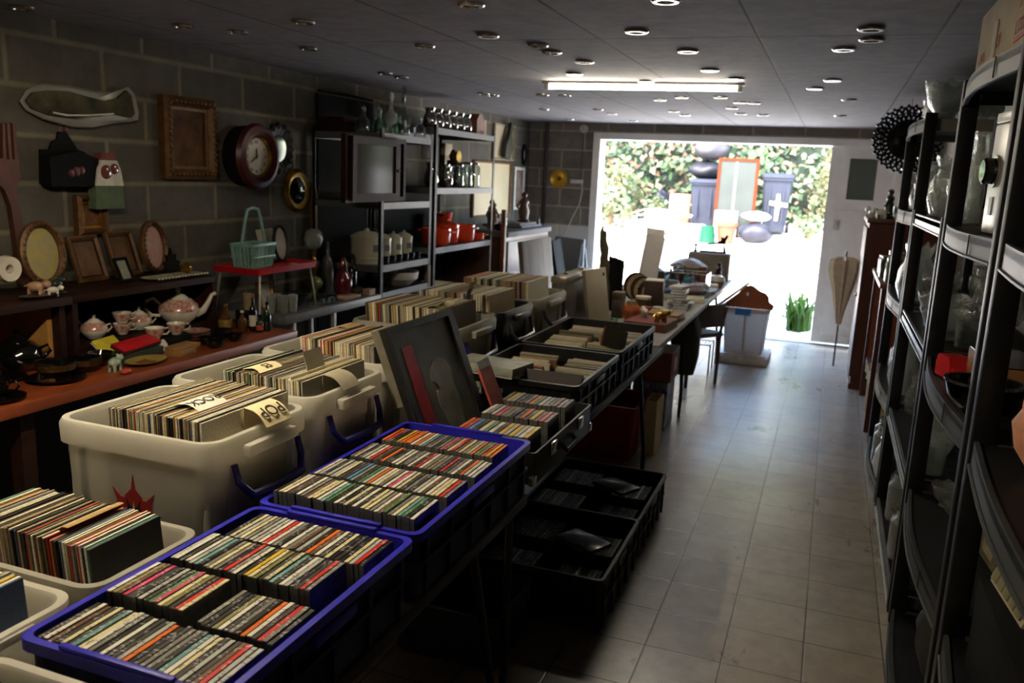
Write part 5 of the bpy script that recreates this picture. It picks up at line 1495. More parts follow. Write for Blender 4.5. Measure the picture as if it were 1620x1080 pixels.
def pot(label, c, r, h, lid=True, yaw=0., m=ORG, name='cooking_pot'):
    t = thing(name, label, 'pot', c, yaw, 'orange enamel pots on the right rack')
    MB().lathe([(0, 0), (r*.85, 0), (r*.95, h*.1), (r, h*.9), (r, h), (r*.94, h), (r*.9, h*.2), (0, h*.12)], seg=26).build('body', m, t)
    for s in (-1, 1):
        MB().tube([(s*r*.98, -.03, h*.82), (s*(r+.03), -.022, h*.84), (s*(r+.03), .022, h*.84), (s*r*.98, .03, h*.82)], .006, seg=6).build('handle', m, t)
    if lid:
        MB().lathe([(0, h), (r*1.02, h), (r*1.02, h+.008), (r*.6, h+.03), (.012, h+.04), (.012, h+.05), (.022, h+.058), (0, h+.065)], seg=26).build('lid', m, t)
    return t
pot('orange-red casserole at the left end of the red pots', (-2.93, 6.09, 1.066), .12, .13, False)
pot('orange-red lidded casserole second from the left', (-2.96, 6.345, 1.066), .105, .14, True, .3)
pot('orange-red deep casserole third from the left', (-2.93, 6.585, 1.066), .115, .14, False)
pot('small flat orange-red dish at the right end of the red pots', (-2.9, 6.81, 1.066), .08, .06, False)
t = thing('saucepan', 'orange-red saucepan with a dark handle stacked at the back of the red pots', 'saucepan', (-3.17, 6.72, 1.18), -PI/2+.5)
MB().lathe([(0, 0), (.065, 0), (.085, .11), (.08, .11), (.06, .01), (0, .01)], seg=22).build('body', ORG, t)
MB().tube([(.08, 0, .09), (.2, -.12, .11)], [.011, .008]).build('handle', BLACKM, t)
pbox('dark_box', 'black box behind the red pots carrying the saucepan', (-3.17, 6.7, 1.066), (.14, .3, .112), BLACKM)
pot('dark red casserole on the left rack shelf beside the canisters', (-3.18, 5.56, 1.001), .1, .14, True, .2, mat('dark_red_enamel', '#5a1310', .3))
for nm, lab, c, d, m in (('tall_box', 'pale standing panel on the right rack behind the jars', (-3.22, 6.86, 1.516), (.04, .14, .36), mat('pale_wall_card', '#a3977c', .7)),
                     ('carton_box', 'cream carton at the bottom of the right rack', (-2.95, 6.1, .621), (.24, .26, .14), CREAM), ('tall_box', 'upright wooden strip bundle at the left of the right rack', (-2.88, 5.86, .621), (.04, .05, .3), PINE)):
    pbox(nm, lab, c, d, m)
bowlt('white angular salad bowl on the lowest visible shelf of the left rack', (-2.92, 5.45, .816), .15, .1, None, m=mat('white_dish', '#b5b2a8', .35))
bowlt('olive green dish inside the white bowl on the left rack', (-2.92, 5.4, .917), .09, .045, None, m=mat('olive_glaze', '#4d4a2a', .2))
# ---- beyond the racks
def painting(label, y0, y1, z0, z1, fm, pm, fw=.03):
    return frame(label, onwall((y0+y1)/2, z0), y1-y0, z1-z0, fw, .03, fm, pm)
painting('cream framed print of a dark figure high on the far left wall', 8.25, 8.85, 1.78, 2.15, mat('cream_frame', '#a1937c', .6), pic_mat('cream_print', '#b3a68d', '#a4967d', 2), .02)
painting('tall plain cream framed panel on the far left wall', 7.75, 8.78, 1.2, 1.76, mat('brown_thin_frame', '#7d5a38', .5), mat('ivory_panel', '#b7a987', .6, var=.06, scale=4), .02)
painting('white framed brown picture on the far left wall', 8.9, 9.22, 1.25, 1.72, mat('white_frame', '#cfcac2', .5), pic_mat('brown_print', '#5a3a32', '#a3948c', 5), .035)
t = thing('oval_picture', 'tiny dark oval frame on the far left wall near the corner', 'frame', (WX, 9.2, 1.86))
M = axes((0, 1, 0), (0, 0, 1), (1, 0, 0), (0, 0, 0))
MB().lathe([(.045, 0), (.09, 0), (.09, .02), (.07, .025), (.045, .012), (.045, 0)], seg=24, sx=.75, sy=1.3, M=M).build('frame', BLACKM, t)
MB().lathe([(0, .003), (.046, .003), (.046, .008), (0, .01)], seg=20, sx=.75, sy=1.3, M=M).build('picture', mat('grey_photo', '#8a8580', .5), t)
tag(MB().prism([(-.1, -.14), (.05, -.16), (.12, -.05), (.08, .1), (.12, .2), (.05, .22), (.0, .08), (-.08, -.02)], .04, M=axes((0, 1, 0), (0, 0, 1), (1, 0, 0), (0, 0, 0))).build('seahorse_plaque', mat('dark_bronze', '#3a3b33', .4, .5), None, (WX+.034, 8.55, 1.95)), 'dark curled animal plaque over the cream print', 'plaque')
t = thing('chest', 'grey-topped brown chest of drawers in the far left corner', 'chest', (-3.03, 7.72, 0))
MB().box(-.31, -.62, 1.08, .33, .62, 1.13, bev=.006).build('top', mat('grey_marble_top', '#5c5a5c', .6, var=.2, scale=5, spec=.15), t)
MB().box(-.3, -.6, .0, .3, .6, 1.08).build('carcass', mat('brown_veneer', '#54392a', .5, var=.2, scale=8), t)
for z in (.12, .44, .76):
    dd = MB().box(.3, -.57, z, .315, .57, z+.28, bev=.004).build('drawer', mat('brown_veneer_front', '#5c4030', .45, var=.2, scale=8), t)
    MB().ball((.325, 0, z+.14), .014).build('knob', BRASS, dd)
tag(MB().box(-.2, -.3, 0, .2, .3, .025, bev=.003).box(-.16, -.26, .025, .17, .24, .045, bev=.003).build('slate_stack', mat('grey_marble_top', '#8f8c8a', .35), None, (-2.98, 7.95, 1.131)), 'flat grey slabs lying on the chest in the far corner', 'slab')
def figurine(label, c, h, m, seed):
    rg_ = random.Random(seed)
    t = thing('figurine', label, 'figurine', c, rg_.uniform(0, 6))
    MB().lathe([(0, 0), (h*.2, 0), (h*.22, h*.05), (h*.16, h*.1), (h*.2, h*.35), (h*.13, h*.55), (h*.17, h*.68), (h*.08, h*.78), (0, h*.8)], seg=14, sy=.8).build('body', m, t)
    MB().ball((0, 0, h*.88), h*.1).build('head', m, t)
    b = MB()
    for s in (-1, 1):
        b.tube([(s*h*.15, 0, h*.66), (s*h*.22, h*.06, h*.5), (s*h*.1, h*.15, h*.42)], h*.04, seg=6)
    b.build('arms', m, t)
    return t
RW = mat('red_brown_carving', '#4a2a1e', .45, var=.3, scale=20)
figurine('dark carved figure at the right on the chest', (-2.9, 8.03, 1.177), .3, RW, 1)
figurine('brown carved figure at the left on the chest', (-2.95, 7.35, 1.131), .25, mat('tan_carving', '#6d4a32', .5, var=.2), 2)
figurine('light brown carved figure in the middle of the chest', (-3.05, 7.55, 1.131), .27, mat('tan_carving', '#6d4a32', .5), 3)
figurine('little reddish figure at the far end of the chest', (-2.8, 8.2, 1.131), .1, RW, 4)
bowlt('black round bowl on the near end of the chest', (-2.82, 7.2, 1.131), .06, .06, None, m=BLACKG)
t = thing('wooden_post', 'slim reddish wooden stand post with a white tag before the right rack', 'post', (-2.72, 7.025, 0))
MB().box(-.02, -.02, 0, .02, .02, 1.33, bev=.004).build('post', mat('red_brown_wood', '#6a3a24', .5), t)
MB().box(-.06, -.06, 0, .06, .06, .03, bev=.004).build('foot', mat('red_brown_wood', '#6a3a24', .5), t)
MB().box(.02, -.018, 1.2, .024, .02, 1.26).build('white_tag', WHITEC, t)
b = MB()
for k in range(7):
    a = k*.9
    b.tube([(0, 0, 0), (.03*math.cos(a), .03*math.sin(a), .08), (.07*math.cos(a), .07*math.sin(a), .13+.01*k)], [.02, .014, .006], seg=6)
tag(b.build('driftwood', mat('coppery_root', '#7d4a33', .35, .3, var=.3), None, (-2.53, 7.1, .601)), 'coppery twisted root on the black stool beside the marble slab', 'root')
t = thing('stool', 'small black stool carrying the coppery root', 'stool', (-2.53, 7.1, 0))
MB().box(-.09, -.09, .57, .09, .09, .6, bev=.004).build('seat', BLACKM, t)
for sx in (-1, 1):
    for sy in (-1, 1):
        MB().tube([(sx*.07, sy*.07, .57), (sx*.08, sy*.08, 0)], .012, seg=6).build('leg', BLACKM, t)
t = thing('marble_panel', 'pale veined panel leaning against the chest beyond the records', 'panel', (-2.28, 7.02, .02), (0, -.13, 0))
MB().box(-.02, -.39, 0, .02, .39, 1.08, bev=.004).build('panel', mat('veined_stone', '#6d6155', .6, var=.1, scale=6., col2='#463b38', stretch=(1, 2.4, .5), spec=.1), t)
GREYP = mat('grey_chair_plastic', '#6b7076', .4, var=.1)
t = thing('folding_chair', 'dark grey plastic garden chair folded in the far corner', 'chair', (-2.62, 8.75, 0), -.5)
b = MB()
b.box(-.22, -.02, .42, .22, .02, 1.0, bev=.015)
b.build('backrest', GREYP, t)
MB().box(-.22, -.1, .3, .22, -.02, .46, bev=.015).build('seat', mat('pale_grey_seat', '#8b9198', .4), t)
for s in (-1, 1):
    MB().tube([(s*.2, -.02, .95), (s*.22, -.16, .0)], .016).build('leg', GREYP, t)
    MB().tube([(s*.2, .03, .9), (s*.23, .16, .0)], .016).build('leg', GREYP, t)
tag(MB().box(-.016, -.2, 0, .016, .2, 1.03, bev=.004).build('black_panel', BLACKM, None, (-2.4, 8.2, 0), (0, -.2, .1)), 'black panel leaning between the pale panel and the grey chair', 'panel')
# ---- on the back wall, left of the opening
t = thing('wall_plate', 'round brass plate hung on the back wall left of the opening', 'plate', (-2.975, YB-.002, 1.61))
M = axes((1, 0, 0), (0, 0, 1), (0, -1, 0), (0, 0, 0))
MB().lathe([(0, 0), (.07, 0), (.1, .018), (.102, .022), (.07, .008), (0, .008)], seg=28, M=M).build('dish', mat('bright_brass', '#b58d2d', .3, .8, bump=.1), t)
MB().lathe([(0, .008), (.025, .009), (.015, .016), (0, .018)], seg=14, M=M).build('boss', mat('dark_brass', '#6b4d1d', .4, .7), t)
t = thing('wall_socket', 'white wall socket with a dangling white cord left of the door frame', 'socket', (-2.76, YB-.002, 1.585))
MB().box(-.075, -.035, -.02, .07, 0, .025, bev=.006).build('cover', mat('worn_white_plastic', '#c9c1ba', .4), t)
MB().tube([(.06, -.03, -.01), (.075, -.04, -.1), (.05, -.04, -.25), (-.02, -.045, -.4), (-.08, -.05, -.55), (-.14, -.06, -.7)], .006, seg=6).build('cord', mat('worn_white_plastic', '#c9c1ba', .4), t)
MB().tube([(.04, -.012, .025), (.04, -.012, .52)], .006, seg=6).build('conduit', mat('grey_conduit', '#4f4a45', .6), t)
t = thing('junction_box', 'small round white junction box at the top of the back wall', 'junction box', (-2.715, YB-.002, 2.17))
MB().lathe([(0, 0), (.045, 0), (.045, .03), (.03, .036), (0, .036)], seg=22, M=M).build('cover', mat('worn_white_plastic', '#c9c1ba', .4), t)
MB().ball((0, -.037, 0), .006).build('screw', RIM, t)
t = thing('drain_pipe', 'dark vertical pipe running down the back wall corner', 'pipe', (-3.14, YB-.035, 0))
MB().tube([(0, 0, 1.09), (0, 0, 2.23)], .022).build('pipe', mat('dark_pipe', '#3a3330', .6), t)
for z in (1.3, 2.0):
    MB().lathe([(.022, 0), (.03, 0), (.03, .02), (.022, .02)], c=(0, 0, z)).box(-.01, .02, z, .01, .034, z+.02).build('bracket', mat('dark_pipe', '#3a3330', .6), t)

# ================================================================ bric-a-brac on the far table
FZ = TZ+.001
# standing boards and cards at the near end, left side
t = thing('board', 'tall pale board with a hole leaning at the near end of the far table', 'board', (-1.28, 5.0, FZ), (0, -.16, -.2))
MB().box(-.012, -.14, 0, .012, .14, .36, bev=.003).build('panel', mat('pale_board', '#b5aa92', .6, var=.08, scale=8), t)
MB().lathe([(0, 0), (.012, 0), (.012, .002), (0, .002)], seg=12, M=T((.0125, .1, .32)) @ RY(PI/2)).build('hole', DKH, t)
t = thing('metal_case', 'grey metal-edged case standing behind the last record box', 'case', (-1.43, 4.9, TZ), 0)
MB().box(-.045, -.29, 0, .045, .29, .3, bev=.004).build('body', mat('case_grey', '#5d594e', .5, var=.15), t)
MB().box(-.05, -.295, .3, .05, .295, .34, bev=.006).build('lid', mat('case_alloy', '#a09a84', .3, .7), t)
for y in (-.16, .16):
    MB().ball((.0, y, .345), .014).build('stud', RIM, t)
c, q = None, [(-.075, 0), (.075, 0), (.08, .21), (.06, .26), (.075, .34), (.055, .38), (.06, .45), (.035, .5), (.03, .57), (.005, .56), (.0, .6), (-.025, .57), (-.03, .5), (-.015, .42), (-.03, .34), (-.045, .29), (-.075, .28), (-.085, .22)]
tag(MB().prism(q, .012, M=axes((.35, .93, 0), (-.05, 0, 1), (.93, -.35, 0), (0, 0, 0))).build('card_silhouette', mat('brown_hardboard', '#4f4431', .75, var=.1), None, (-1.36, 5.36, FZ)), 'brown jagged-topped card silhouette standing behind the pale board', 'cutout')
t = thing('photo_album', 'black ribbed ring binder standing open on the far table', 'binder', (-1.36, 5.72, FZ), .5)
b = MB()
for k in range(6):
    b.box(-.016+.0*k, -.12+.042*k, 0, .016, -.12+.042*k+.032, .36, bev=.005)
b.build('spine', BLACKM, t)
MB().box(-.03, -.125, .0, -.018, .13, .365).build('cover', BLACKM, t)
pbox('small_box', 'brown small box in front of the black binder', (-1.27, 5.45, FZ), (.07, .09, .17), mat('taupe_card', '#6b5f50', .7))
t = thing('ornament_jar', 'round red and orange painted jar before the black binder', 'jar', (-1.16, 5.36, FZ))
MB().lathe([(0, 0), (.04, 0), (.06, .04), (.055, .09), (.035, .11), (0, .11)], seg=18).build('body', mat('red_orange_paint', '#7d2c1c', .35, var=.4, scale=25, col2='#b5653a'), t)
MB().lathe([(0, .11), (.038, .11), (.03, .13), (.008, .135), (0, .145)], seg=16).build('lid', mat('tan_lid', '#6d5a35', .5), t)
# carton standing tall with an open top
t = thing('tall_carton', 'tall white card box standing open on the far table', 'carton', (-1.33, 6.55, FZ+.014), (0.1, .12, .3))
b = MB()
b.box(-.07, -.05, 0, .07, -.047, .47).box(-.07, .047, 0, .07, .05, .47).box(-.07, -.047, 0, -.067, .047, .47).box(.067, -.047, 0, .07, .047, .47)
b.build('body', mat('pale_grey_carton', '#c4bfba', .7, var=.05), t)
MB().box(-.07, 0, 0, .07, .08, .003, M=T((0, .047, .47)) @ RX(.5)).build('flap', mat('pale_grey_carton', '#c4bfba', .7), t)
# rack with a row of rings (plates on edge)
GP = 'brown and cream plates in the plate rack'
for k in range(6):
    t = MB()
    t.lathe([(0, 0), (.06, 0), (.105-.004*k, .014), (.108-.004*k, .018), (.1-.004*k, .018), (.06, .006), (0, .005)], seg=30, M=RZ(-.9) @ RY(PI/2-.12))
    tag(t.build('plate', mat('cream_stripe_glaze', '#8f8163', .3, var=.3, scale=40) if k % 2 else mat('brown_glaze', '#3f2b1e', .3), None, (-1.36+.035*k, 6.35-.05*k, FZ+.1-.003*k)), '%s plate standing on edge, %s from the back of the plate row' % ('cream' if k % 2 else 'dark brown', ordn(k+1)), 'plate', GP)
t = thing('brown_box', 'dark brown upright book box beside the row of plates', 'box', (-1.13, 5.93, FZ), .1)
MB().box(-.065, -.07, 0, .065, .07, .21, bev=.003).build('case', mat('dark_brown_case', '#33201a', .5), t)
MB().box(-.06, -.066, .21, .06, .066, .216).build('top_label', WHITEC, t)
t = thing('magazine_stack', 'crinkled stack of silvery paper beside the dark brown box', 'paper', (-.96, 6.03, FZ))
b = MB()
rg = random.Random(5)
for k in range(9):
    b.box(-.05, -.08, .02*k, .05, .08, .02*k+.015, M=RZ(rg.uniform(-.25, .25)) @ T((rg.uniform(-.01, .01), 0, 0)))
b.build('sheets', mat('silvery_paper', '#b9b7b3', .4, var=.15), t)
# books, boxes and plates lying on the table
rg = random.Random(41)
BIGR = book('large dark red book at the near end of the far table', (-.99, 5.18, FZ), .26, .3, .05, 2, (0, 0, -.1))
pbox('wooden_tray', 'long flat tan box behind the dark red book', (-1.03, 5.55, FZ), (.34, .2, .05), mat('tan_veneer', '#8c7552', .5, var=.15), (0, 0, -.1))
b = MB()
for k in range(26):
    a, r = rg.uniform(0, 6.28), rg.uniform(0, .05)
    p = (r*math.cos(a), r*math.sin(a), .015+.05*(1-r/.05)*rg.random())
    b.prism([(-.02, 0), (0, -.008), (.022, 0), (0, .008)], .003, M=T(p) @ RZ(rg.uniform(0, 6)) @ RX(rg.uniform(-.8, .8)) @ RY(rg.uniform(-.8, .8)))
b.lathe([(0, 0), (.03, 0), (.035, .02), (0, .03)])
tag(b.build('green_bow', mat('bright_green_foil', '#1f7a35', .3, .2, var=.3), None, (-1.2, 5.1, FZ)), 'bright green foil bow near the black book crate', 'bow')
t = thing('tin', 'stout brown tin with a white lid before the plate row', 'tin', (-1.16, 5.72, FZ))
MB().lathe([(0, 0), (.05, 0), (.05, .1), (0, .1)], seg=22).build('body', mat('brown_tin', '#4a3a20', .4), t)
MB().lathe([(0, .1), (.053, .1), (.053, .118), (0, .118)], seg=22).build('lid', mat('cream_lid', '#c9bfae', .5), t)
cup('white patterned cup beside the stout brown tin', (-1.06, 5.74, FZ), 1., None, s=.9, m2=mat('grey_pattern', '#7d6a6a', .4, var=.4, scale=60))
spots = [(-1.0, 6.32, .16, .12, .02), (-.93, 6.55, .14, .2, .03), (-1.12, 6.5, .12, .12, .03), (-1.05, 6.85, .2, .13, .035), (-.93, 7.05, .16, .12, .03), (-1.12, 7.12, .15, .2, .04), (-1.25, 6.95, .12, .15, .02),
         (-.95, 7.35, .18, .12, .05), (-1.1, 7.45, .12, .14, .03), (-1.25, 7.4, .16, .1, .05), (-1.38, 7.0, .14, .2, .02), (-1.42, 7.4, .15, .12, .03), (-.92, 6.8, .1, .1, .015), (-1.2, 6.28, .09, .14, .02)]
wh = ['beside the silvery paper', 'near the table edge beyond the silvery paper', 'left of the clear acrylic box', 'under the front of the acrylic box', 'at the table edge beside the acrylic box', 'behind the acrylic box', 'left behind the acrylic box',
      'at the table edge before the tureen', 'before the blue tub', 'before the grey pot lids', 'at the back edge of the table', 'at the back edge near the tureen', 'right at the table edge midway', 'by the foot of the brown box']
for k, ((x, y, w, l, h), s) in enumerate(zip(spots, wh)):
    kk = (0, 4, 1, 6, 4, 0, 9, 4, 6, 1, 4, 9, 0, 7)[k]
    if k % 3 == 1:
        pbox('flat_box', '%s flat box lying %s' % (BKN[kk], s), (x, y, FZ), (w, l, h), BKM[kk], (0, 0, rg.uniform(-.3, .3)))
    else:
        book('%s book lying %s' % (BKN[kk], s), (x, y, FZ), w, l, h, kk, (0, 0, rg.uniform(-.3, .3)))
saucer('pale green plate lying near the edge of the far table', (-.98, 6.2, FZ+.021), None, mat('pale_celadon', '#c2cfc4', .3), .1, 'plate')
# clear acrylic box
t = thing('acrylic_box', 'clear open acrylic box in the middle of the far table', 'box', (-1.05, 6.87, FZ+.036))
a = MB()
k = .004
a.box(-.17, -.12, 0, .17, .12, k).box(-.17, -.12, k, -.17+k, .12, .15).box(.17-k, -.12, k, .17, .12, .15).box(-.17+k, -.12, k, .17-k, -.12+k, .15).box(-.17+k, .12-k, k, .17-k, .12, .15)
a.build('walls', thin_glass('clear_acrylic', (.96, .97, .98), (.75, .78, .8)), t)
MB().ring([(-.173, -.123), (.173, -.123), (.173, .123), (-.173, .123)], [(-.164, -.114), (.164, -.114), (.164, .114), (-.164, .114)], .006, M=T((0, 0, .15))).build('rim', thin_glass('frosted_edge', milk=.5), t)
t = thing('egg_cup', 'slim dark red wooden goblet standing before the acrylic box', 'goblet', (-1.06, 6.62, FZ))
MB().lathe([(0, 0), (.03, 0), (.025, .008), (.008, .02), (.007, .13), (.02, .15), (.024, .2), (.02, .2), (.016, .155), (0, .15)], seg=16).build('stem_cup', mat('dark_red_wood', '#3a1915', .4), t)
pbox('pink_boxes', 'pink and white flat boxes seen through the acrylic box', (-1.02, 6.87, FZ+.042), (.2, .12, .05), mat('pink_white_card', '#b0566a', .5, var=.2, col2='#d9d0cc', scale=30), (0, 0, .2))
# far end: tureen, kettles, cups
t = thing('tureen', 'large beige domed tureen at the far end of the table', 'tureen', (-1.2, 7.86, FZ))
BEI = mat('beige_stoneware', '#9b8b74', .45, var=.1, scale=12)
MB().lathe([(0, 0), (.08, 0), (.085, .02), (.13, .06), (.145, .12), (.14, .13), (0, .13)], seg=28).build('body', BEI, t)
MB().lathe([(0, .13), (.175, .132), (.18, .14), (.15, .165), (.1, .195), (.05, .21), (.012, .215), (.01, .235), (.012, .25), (0, .255)], seg=28).build('lid', BEI, t)
DKB = mat('dark_slate', '#262a2c', .35, var=.2)
t = thing('kettle', 'dark slate kettle in front of the beige tureen', 'kettle', (-1.25, 7.6, FZ+.0))
MB().lathe([(0, 0), (.07, 0), (.08, .03), (.075, .08), (.04, .12), (0, .125)], seg=20).build('body', DKB, t)
MB().ball((0, 0, .135), .014).build('lid_knob', MET, t)
MB().tube([(-.07, 0, .08), (-.06, 0, .16), (0, 0, .18), (.06, 0, .16), (.07, 0, .08)], .007).build('handle', DKB, t)
MB().tube([(.07, 0, .04), (.11, 0, .08), (.13, 0, .1)], [.016, .012, .01]).build('spout', DKB, t)
t = thing('kettle', 'grey pot with a white knob left of the dark slate kettle', 'kettle', (-1.46, 7.63, FZ))
MB().lathe([(0, 0), (.08, 0), (.1, .04), (.09, .1), (.04, .13), (0, .135)], seg=20).build('body', mat('grey_slate', '#4a4d4f', .4), t)
MB().ball((0, 0, .15), .018).build('lid_knob', PORC, t)
MB().tube([(.095, 0, .07), (.14, 0, .1), (.15, 0, .12)], [.018, .012, .01]).build('spout', mat('grey_slate', '#4a4d4f', .4), t)
t = thing('tub', 'turquoise plastic tub in front of the amber jug', 'tub', (-1.13, 7.295, FZ))
MB().lathe([(0, 0), (.045, 0), (.06, .09), (.063, .09), (.063, .1), (.058, .1), (.043, .006), (0, .006)], seg=20).build('body', mat('turquoise_plastic', '#2f9aa5', .4), t)
MB().lathe([(.055, .085), (.067, .085), (.067, .095), (.055, .095)], seg=20).build('rim', mat('turquoise_rim', '#7cc4c8', .4), t)
jug('amber glazed jug at the far end of the table', (-1.03, 7.62, FZ), .055, .16, mat('amber_glaze', '#6f3a18', .2, coat=.5), None, .5)
cup('blue and white cup right of the amber jug', (-.93, 7.7, FZ), .5, None, s=1.2, m2=mat('navy_glaze', '#2b2547', .3))
figurine('dark brown figure with a pale head behind the blue cup', (-.92, 7.86, FZ), .2, mat('dark_brown_glaze', '#2f2018', .3), 7)
t = thing('helmet_bowl', 'white and black banded round bowl near the far table corner', 'bowl', (-.9, 7.55, FZ))
MB().lathe([(0, 0), (.05, 0), (.075, .04), (.07, .08), (.03, .105), (0, .11)], seg=22).build('body', mat('brown_white_glaze', '#86705f', .3, var=.3, scale=20), t)
MB().lathe([(.073, .06), (.06, .095), (.03, .108), (.03, .112), (.064, .098), (.078, .062)], seg=22).build('white_band', PORC, t)
t = thing('end_box', 'square grey-brown wooden box standing at the far end of the table', 'box', (-1.05, 8.15, FZ), .03)
MB().box(-.19, -.1, 0, .19, .1, .24, bev=.004).build('body', mat('weathered_wood', '#8b8172', .6, var=.2, scale=8), t)
MB().box(-.19, -.1, .241, .19, .1, .252, bev=.003).build('lid', mat('weathered_wood', '#8b8172', .6), t)
# black cast-iron figure on the wooden box
t = thing('iron_ornament', 'black iron cut-out ornament with a long arm on the wooden box', 'ornament', (-1.02, 8.15, FZ+.253), .05)
b = MB()
b.prism([(-.13, 0), (.11, 0), (.12, .015), (-.13, .02)], .03, M=axes((1, 0, 0), (0, 0, 1), (0, -1, 0), (0, .015, 0)))
b.build('base', BLACKM, t)
b = MB()
b.prism([(.085, .01), (.115, .01), (.1, .08), (.105, .12), (.125, .16), (.11, .175), (.085, .145), (.055, .155), (.06, .12), (.02, .1), (-.06, .085), (-.14, .06), (-.06, .07), (.03, .085), (.085, .085)], .012, M=axes((1, 0, 0), (0, 0, 1), (0, -1, 0), (0, .006, 0)))
b.build('figure', BLACKM, t)
tag(MB().lathe([(0, 0), (.025, 0), (.012, .02), (.01, .05), (.015, .06), (.004, .09), (0, .1)], seg=10).build('finial', BLACKM, None, (-1.19, 8.15, FZ+.253)), 'small black pointed finial on the wooden box', 'ornament')
# ---- under and beyond the table
t = thing('tote_box', 'big clear plastic tote with a blue label beyond the table', 'tote', (-.66, 8.2, .09))
TOTE = mat('tote_plastic', '#d3ccc8', .4, var=.05, transl=.45)
MB().tub([(0, .17, .2, .03), (.4, .2, .24, .04), (.4, .215, .255, .04), (.43, .215, .255, .04), (.43, .2, .24, .035), (.01, .165, .195, .03)], n=4).build('body', TOTE, t)
MB().box(-.09, -.262, .37, .05, -.252, .43).build('blue_label', mat('blue_label', '#1f6fb0', .5), t)
b = MB()
b.box(-.01, -.232, .02, .01, -.218, .38)
b.build('rib', TOTE, t)
t = thing('plinth', 'white low plinth on the floor under the clear tote', 'plinth', (-.66, 8.2, 0))
MB().box(-.24, -.27, 0, .24, .27, .075, bev=.008).build('base', mat('plinth_white', '#c9c3be', .6), t)
MB().box(-.22, -.25, .075, .22, .25, .089, bev=.004).build('top', mat('plinth_white', '#c9c3be', .6), t)
t = thing('gable_house', 'brown gable-shaped wooden sign panel with a hole standing on the tote', 'panel', (-.66, 8.02, .521))
GB_ = [(-.235, 0), (.235, 0), (.245, .04), (.2, .07), (.19, .12), (.16, .15), (.11, .165), (.05, .205), (.02, .215), (-.02, .2), (-.1, .12)]
hole = (.005, .13)
b = MB()
n = 12
b.prism(GB_, .015, M=axes((1, 0, 0), (0, 0, 1), (0, -1, 0), (0, 0, 0)))
b.build('panel', mat('red_brown_panel', '#8a4a26', .55, var=.15, scale=6), t)
MB().lathe([(0, 0), (.017, 0), (.017, .002), (0, .002)], seg=14, sx=.7, M=T((.0, -.0155, .13)) @ RX(PI/2)).build('hole', mat('daylight_disc', '#e8e6e2', .6), t)  # pale disc, daylight through the hole put into its colour
MB().prism([(-.25, -.012), (-.0, .215), (.02, .235), (-.01, .235), (-.27, .01)], .05, M=axes((1, 0, 0), (0, 0, 1), (0, -1, 0), (0, .03, 0))).build('edge_strip', mat('pale_edge', '#b9b4b0', .6), t)
def chair(label, c, yaw, m, lm, sh=.45):
    t = thing('chair', label, 'chair', c, yaw)
    MB().box(-.2, -.2, sh-.04, .2, .2, sh, bev=.012).build('seat', m, t)
    for sx in (-1, 1):
        MB().tube([(sx*.17, -.17, sh-.04), (sx*.19, -.2, .0)], .014).build('leg', lm, t)
        MB().tube([(sx*.17, .18, .0), (sx*.17, .19, sh), (sx*.16, .24, sh+.22)], .014).build('leg', lm, t)
    MB().box(-.18, .2, sh+.05, .18, .225, sh+.24, bev=.01).build('backrest', m, t)
    return t
chair('brown-legged grey chair pushed under the far table', (-1.02, 7.0, 0), -2.2, mat('grey_seat', '#5d5750', .6), mat('brown_chair_wood', '#5a3b28', .5), .44)
t = thing('cloth_bag', 'grey cloth bag slung under the table edge above the chair', 'bag', (-.93, 6.28, .25), .1)
MB().tub([(0, .08, .17, .05), (.1, .1, .22, .06), (.3, .1, .24, .05), (.4, .06, .24, .03)], n=4).build('body', mat('dark_grey_cloth', '#393632', .8, bump=.3, scale=15), t)
MB().tube([(0, -.2, .39), (0, -.15, .44), (0, .15, .44), (0, .2, .39)], .01).build('strap', mat('dark_grey_cloth', '#393632', .8), t)
tag(MB().tub([(0, .07, .1, .02), (.06, .08, .11, .02), (.065, .07, .1, .02)], n=3).build('white_cushion', mat('white_vinyl', '#d6d1ca', .4), None, (-.98, 6.96, .441)), 'white vinyl pad lying on the grey chair', 'cushion')
t = thing('low_rack', 'white wire shoe rack in the shadow under the far table', 'rack', (-1.1, 7.5, 0))
for sx in (-1, 1):
    for sy in (-1, 1):
        MB().tube([(sx*.22, sy*.12, 0), (sx*.22, sy*.12, .26)], .008, seg=6).build('leg', mat('white_wire', '#c4bfb8', .4), t)
b = MB()
for k in range(16):
    b.tube([(-.22+.44*k/15, -.12, .25), (-.22+.44*k/15, .12, .25)], .004, seg=5)
b.tube([(-.22, -.12, .25), (.22, -.12, .25)], .006, seg=6).tube([(-.22, .12, .25), (.22, .12, .25)], .006, seg=6)
b.build('wire_top', mat('white_wire', '#c4bfb8', .4), t)
t = thing('archive_box', 'orange-brown archive box with a white label under the table', 'box', (-1.02, 5.62, .33))
MB().box(-.13, -.15, 0, .13, .15, .2, bev=.003).build('body', mat('orange_brown_card', '#8a4f22', .6, var=.12), t)
MB().box(.1305, -.04, .06, .132, .04, .15).build('white_label', WHITEC, t)
MB().box(-.13, -.15, .2, .13, .15, .205).build('papers', WHITEC, t)
for k in range(4):
    x = -1.11+.06*k
    t = thing('ring_binder', 'blue and white ring binder under the archive box, %s from the left' % ordn(k+1), 'binder', (x, 5.6, 0), 0, 'binders under the archive box')
    MB().box(-.026, -.14, 0, -.023, .14, .325).box(.023, -.14, 0, .026, .14, .325).box(-.023, -.14, 0, .023, -.137, .325).build('cover', mat('navy_card', '#232c6b', .5, var=.3, scale=20, col2='#c4c8d2'), t)
    MB().box(-.02, -.13, .01, .02, .13, .31).build('papers', WHITEC, t)
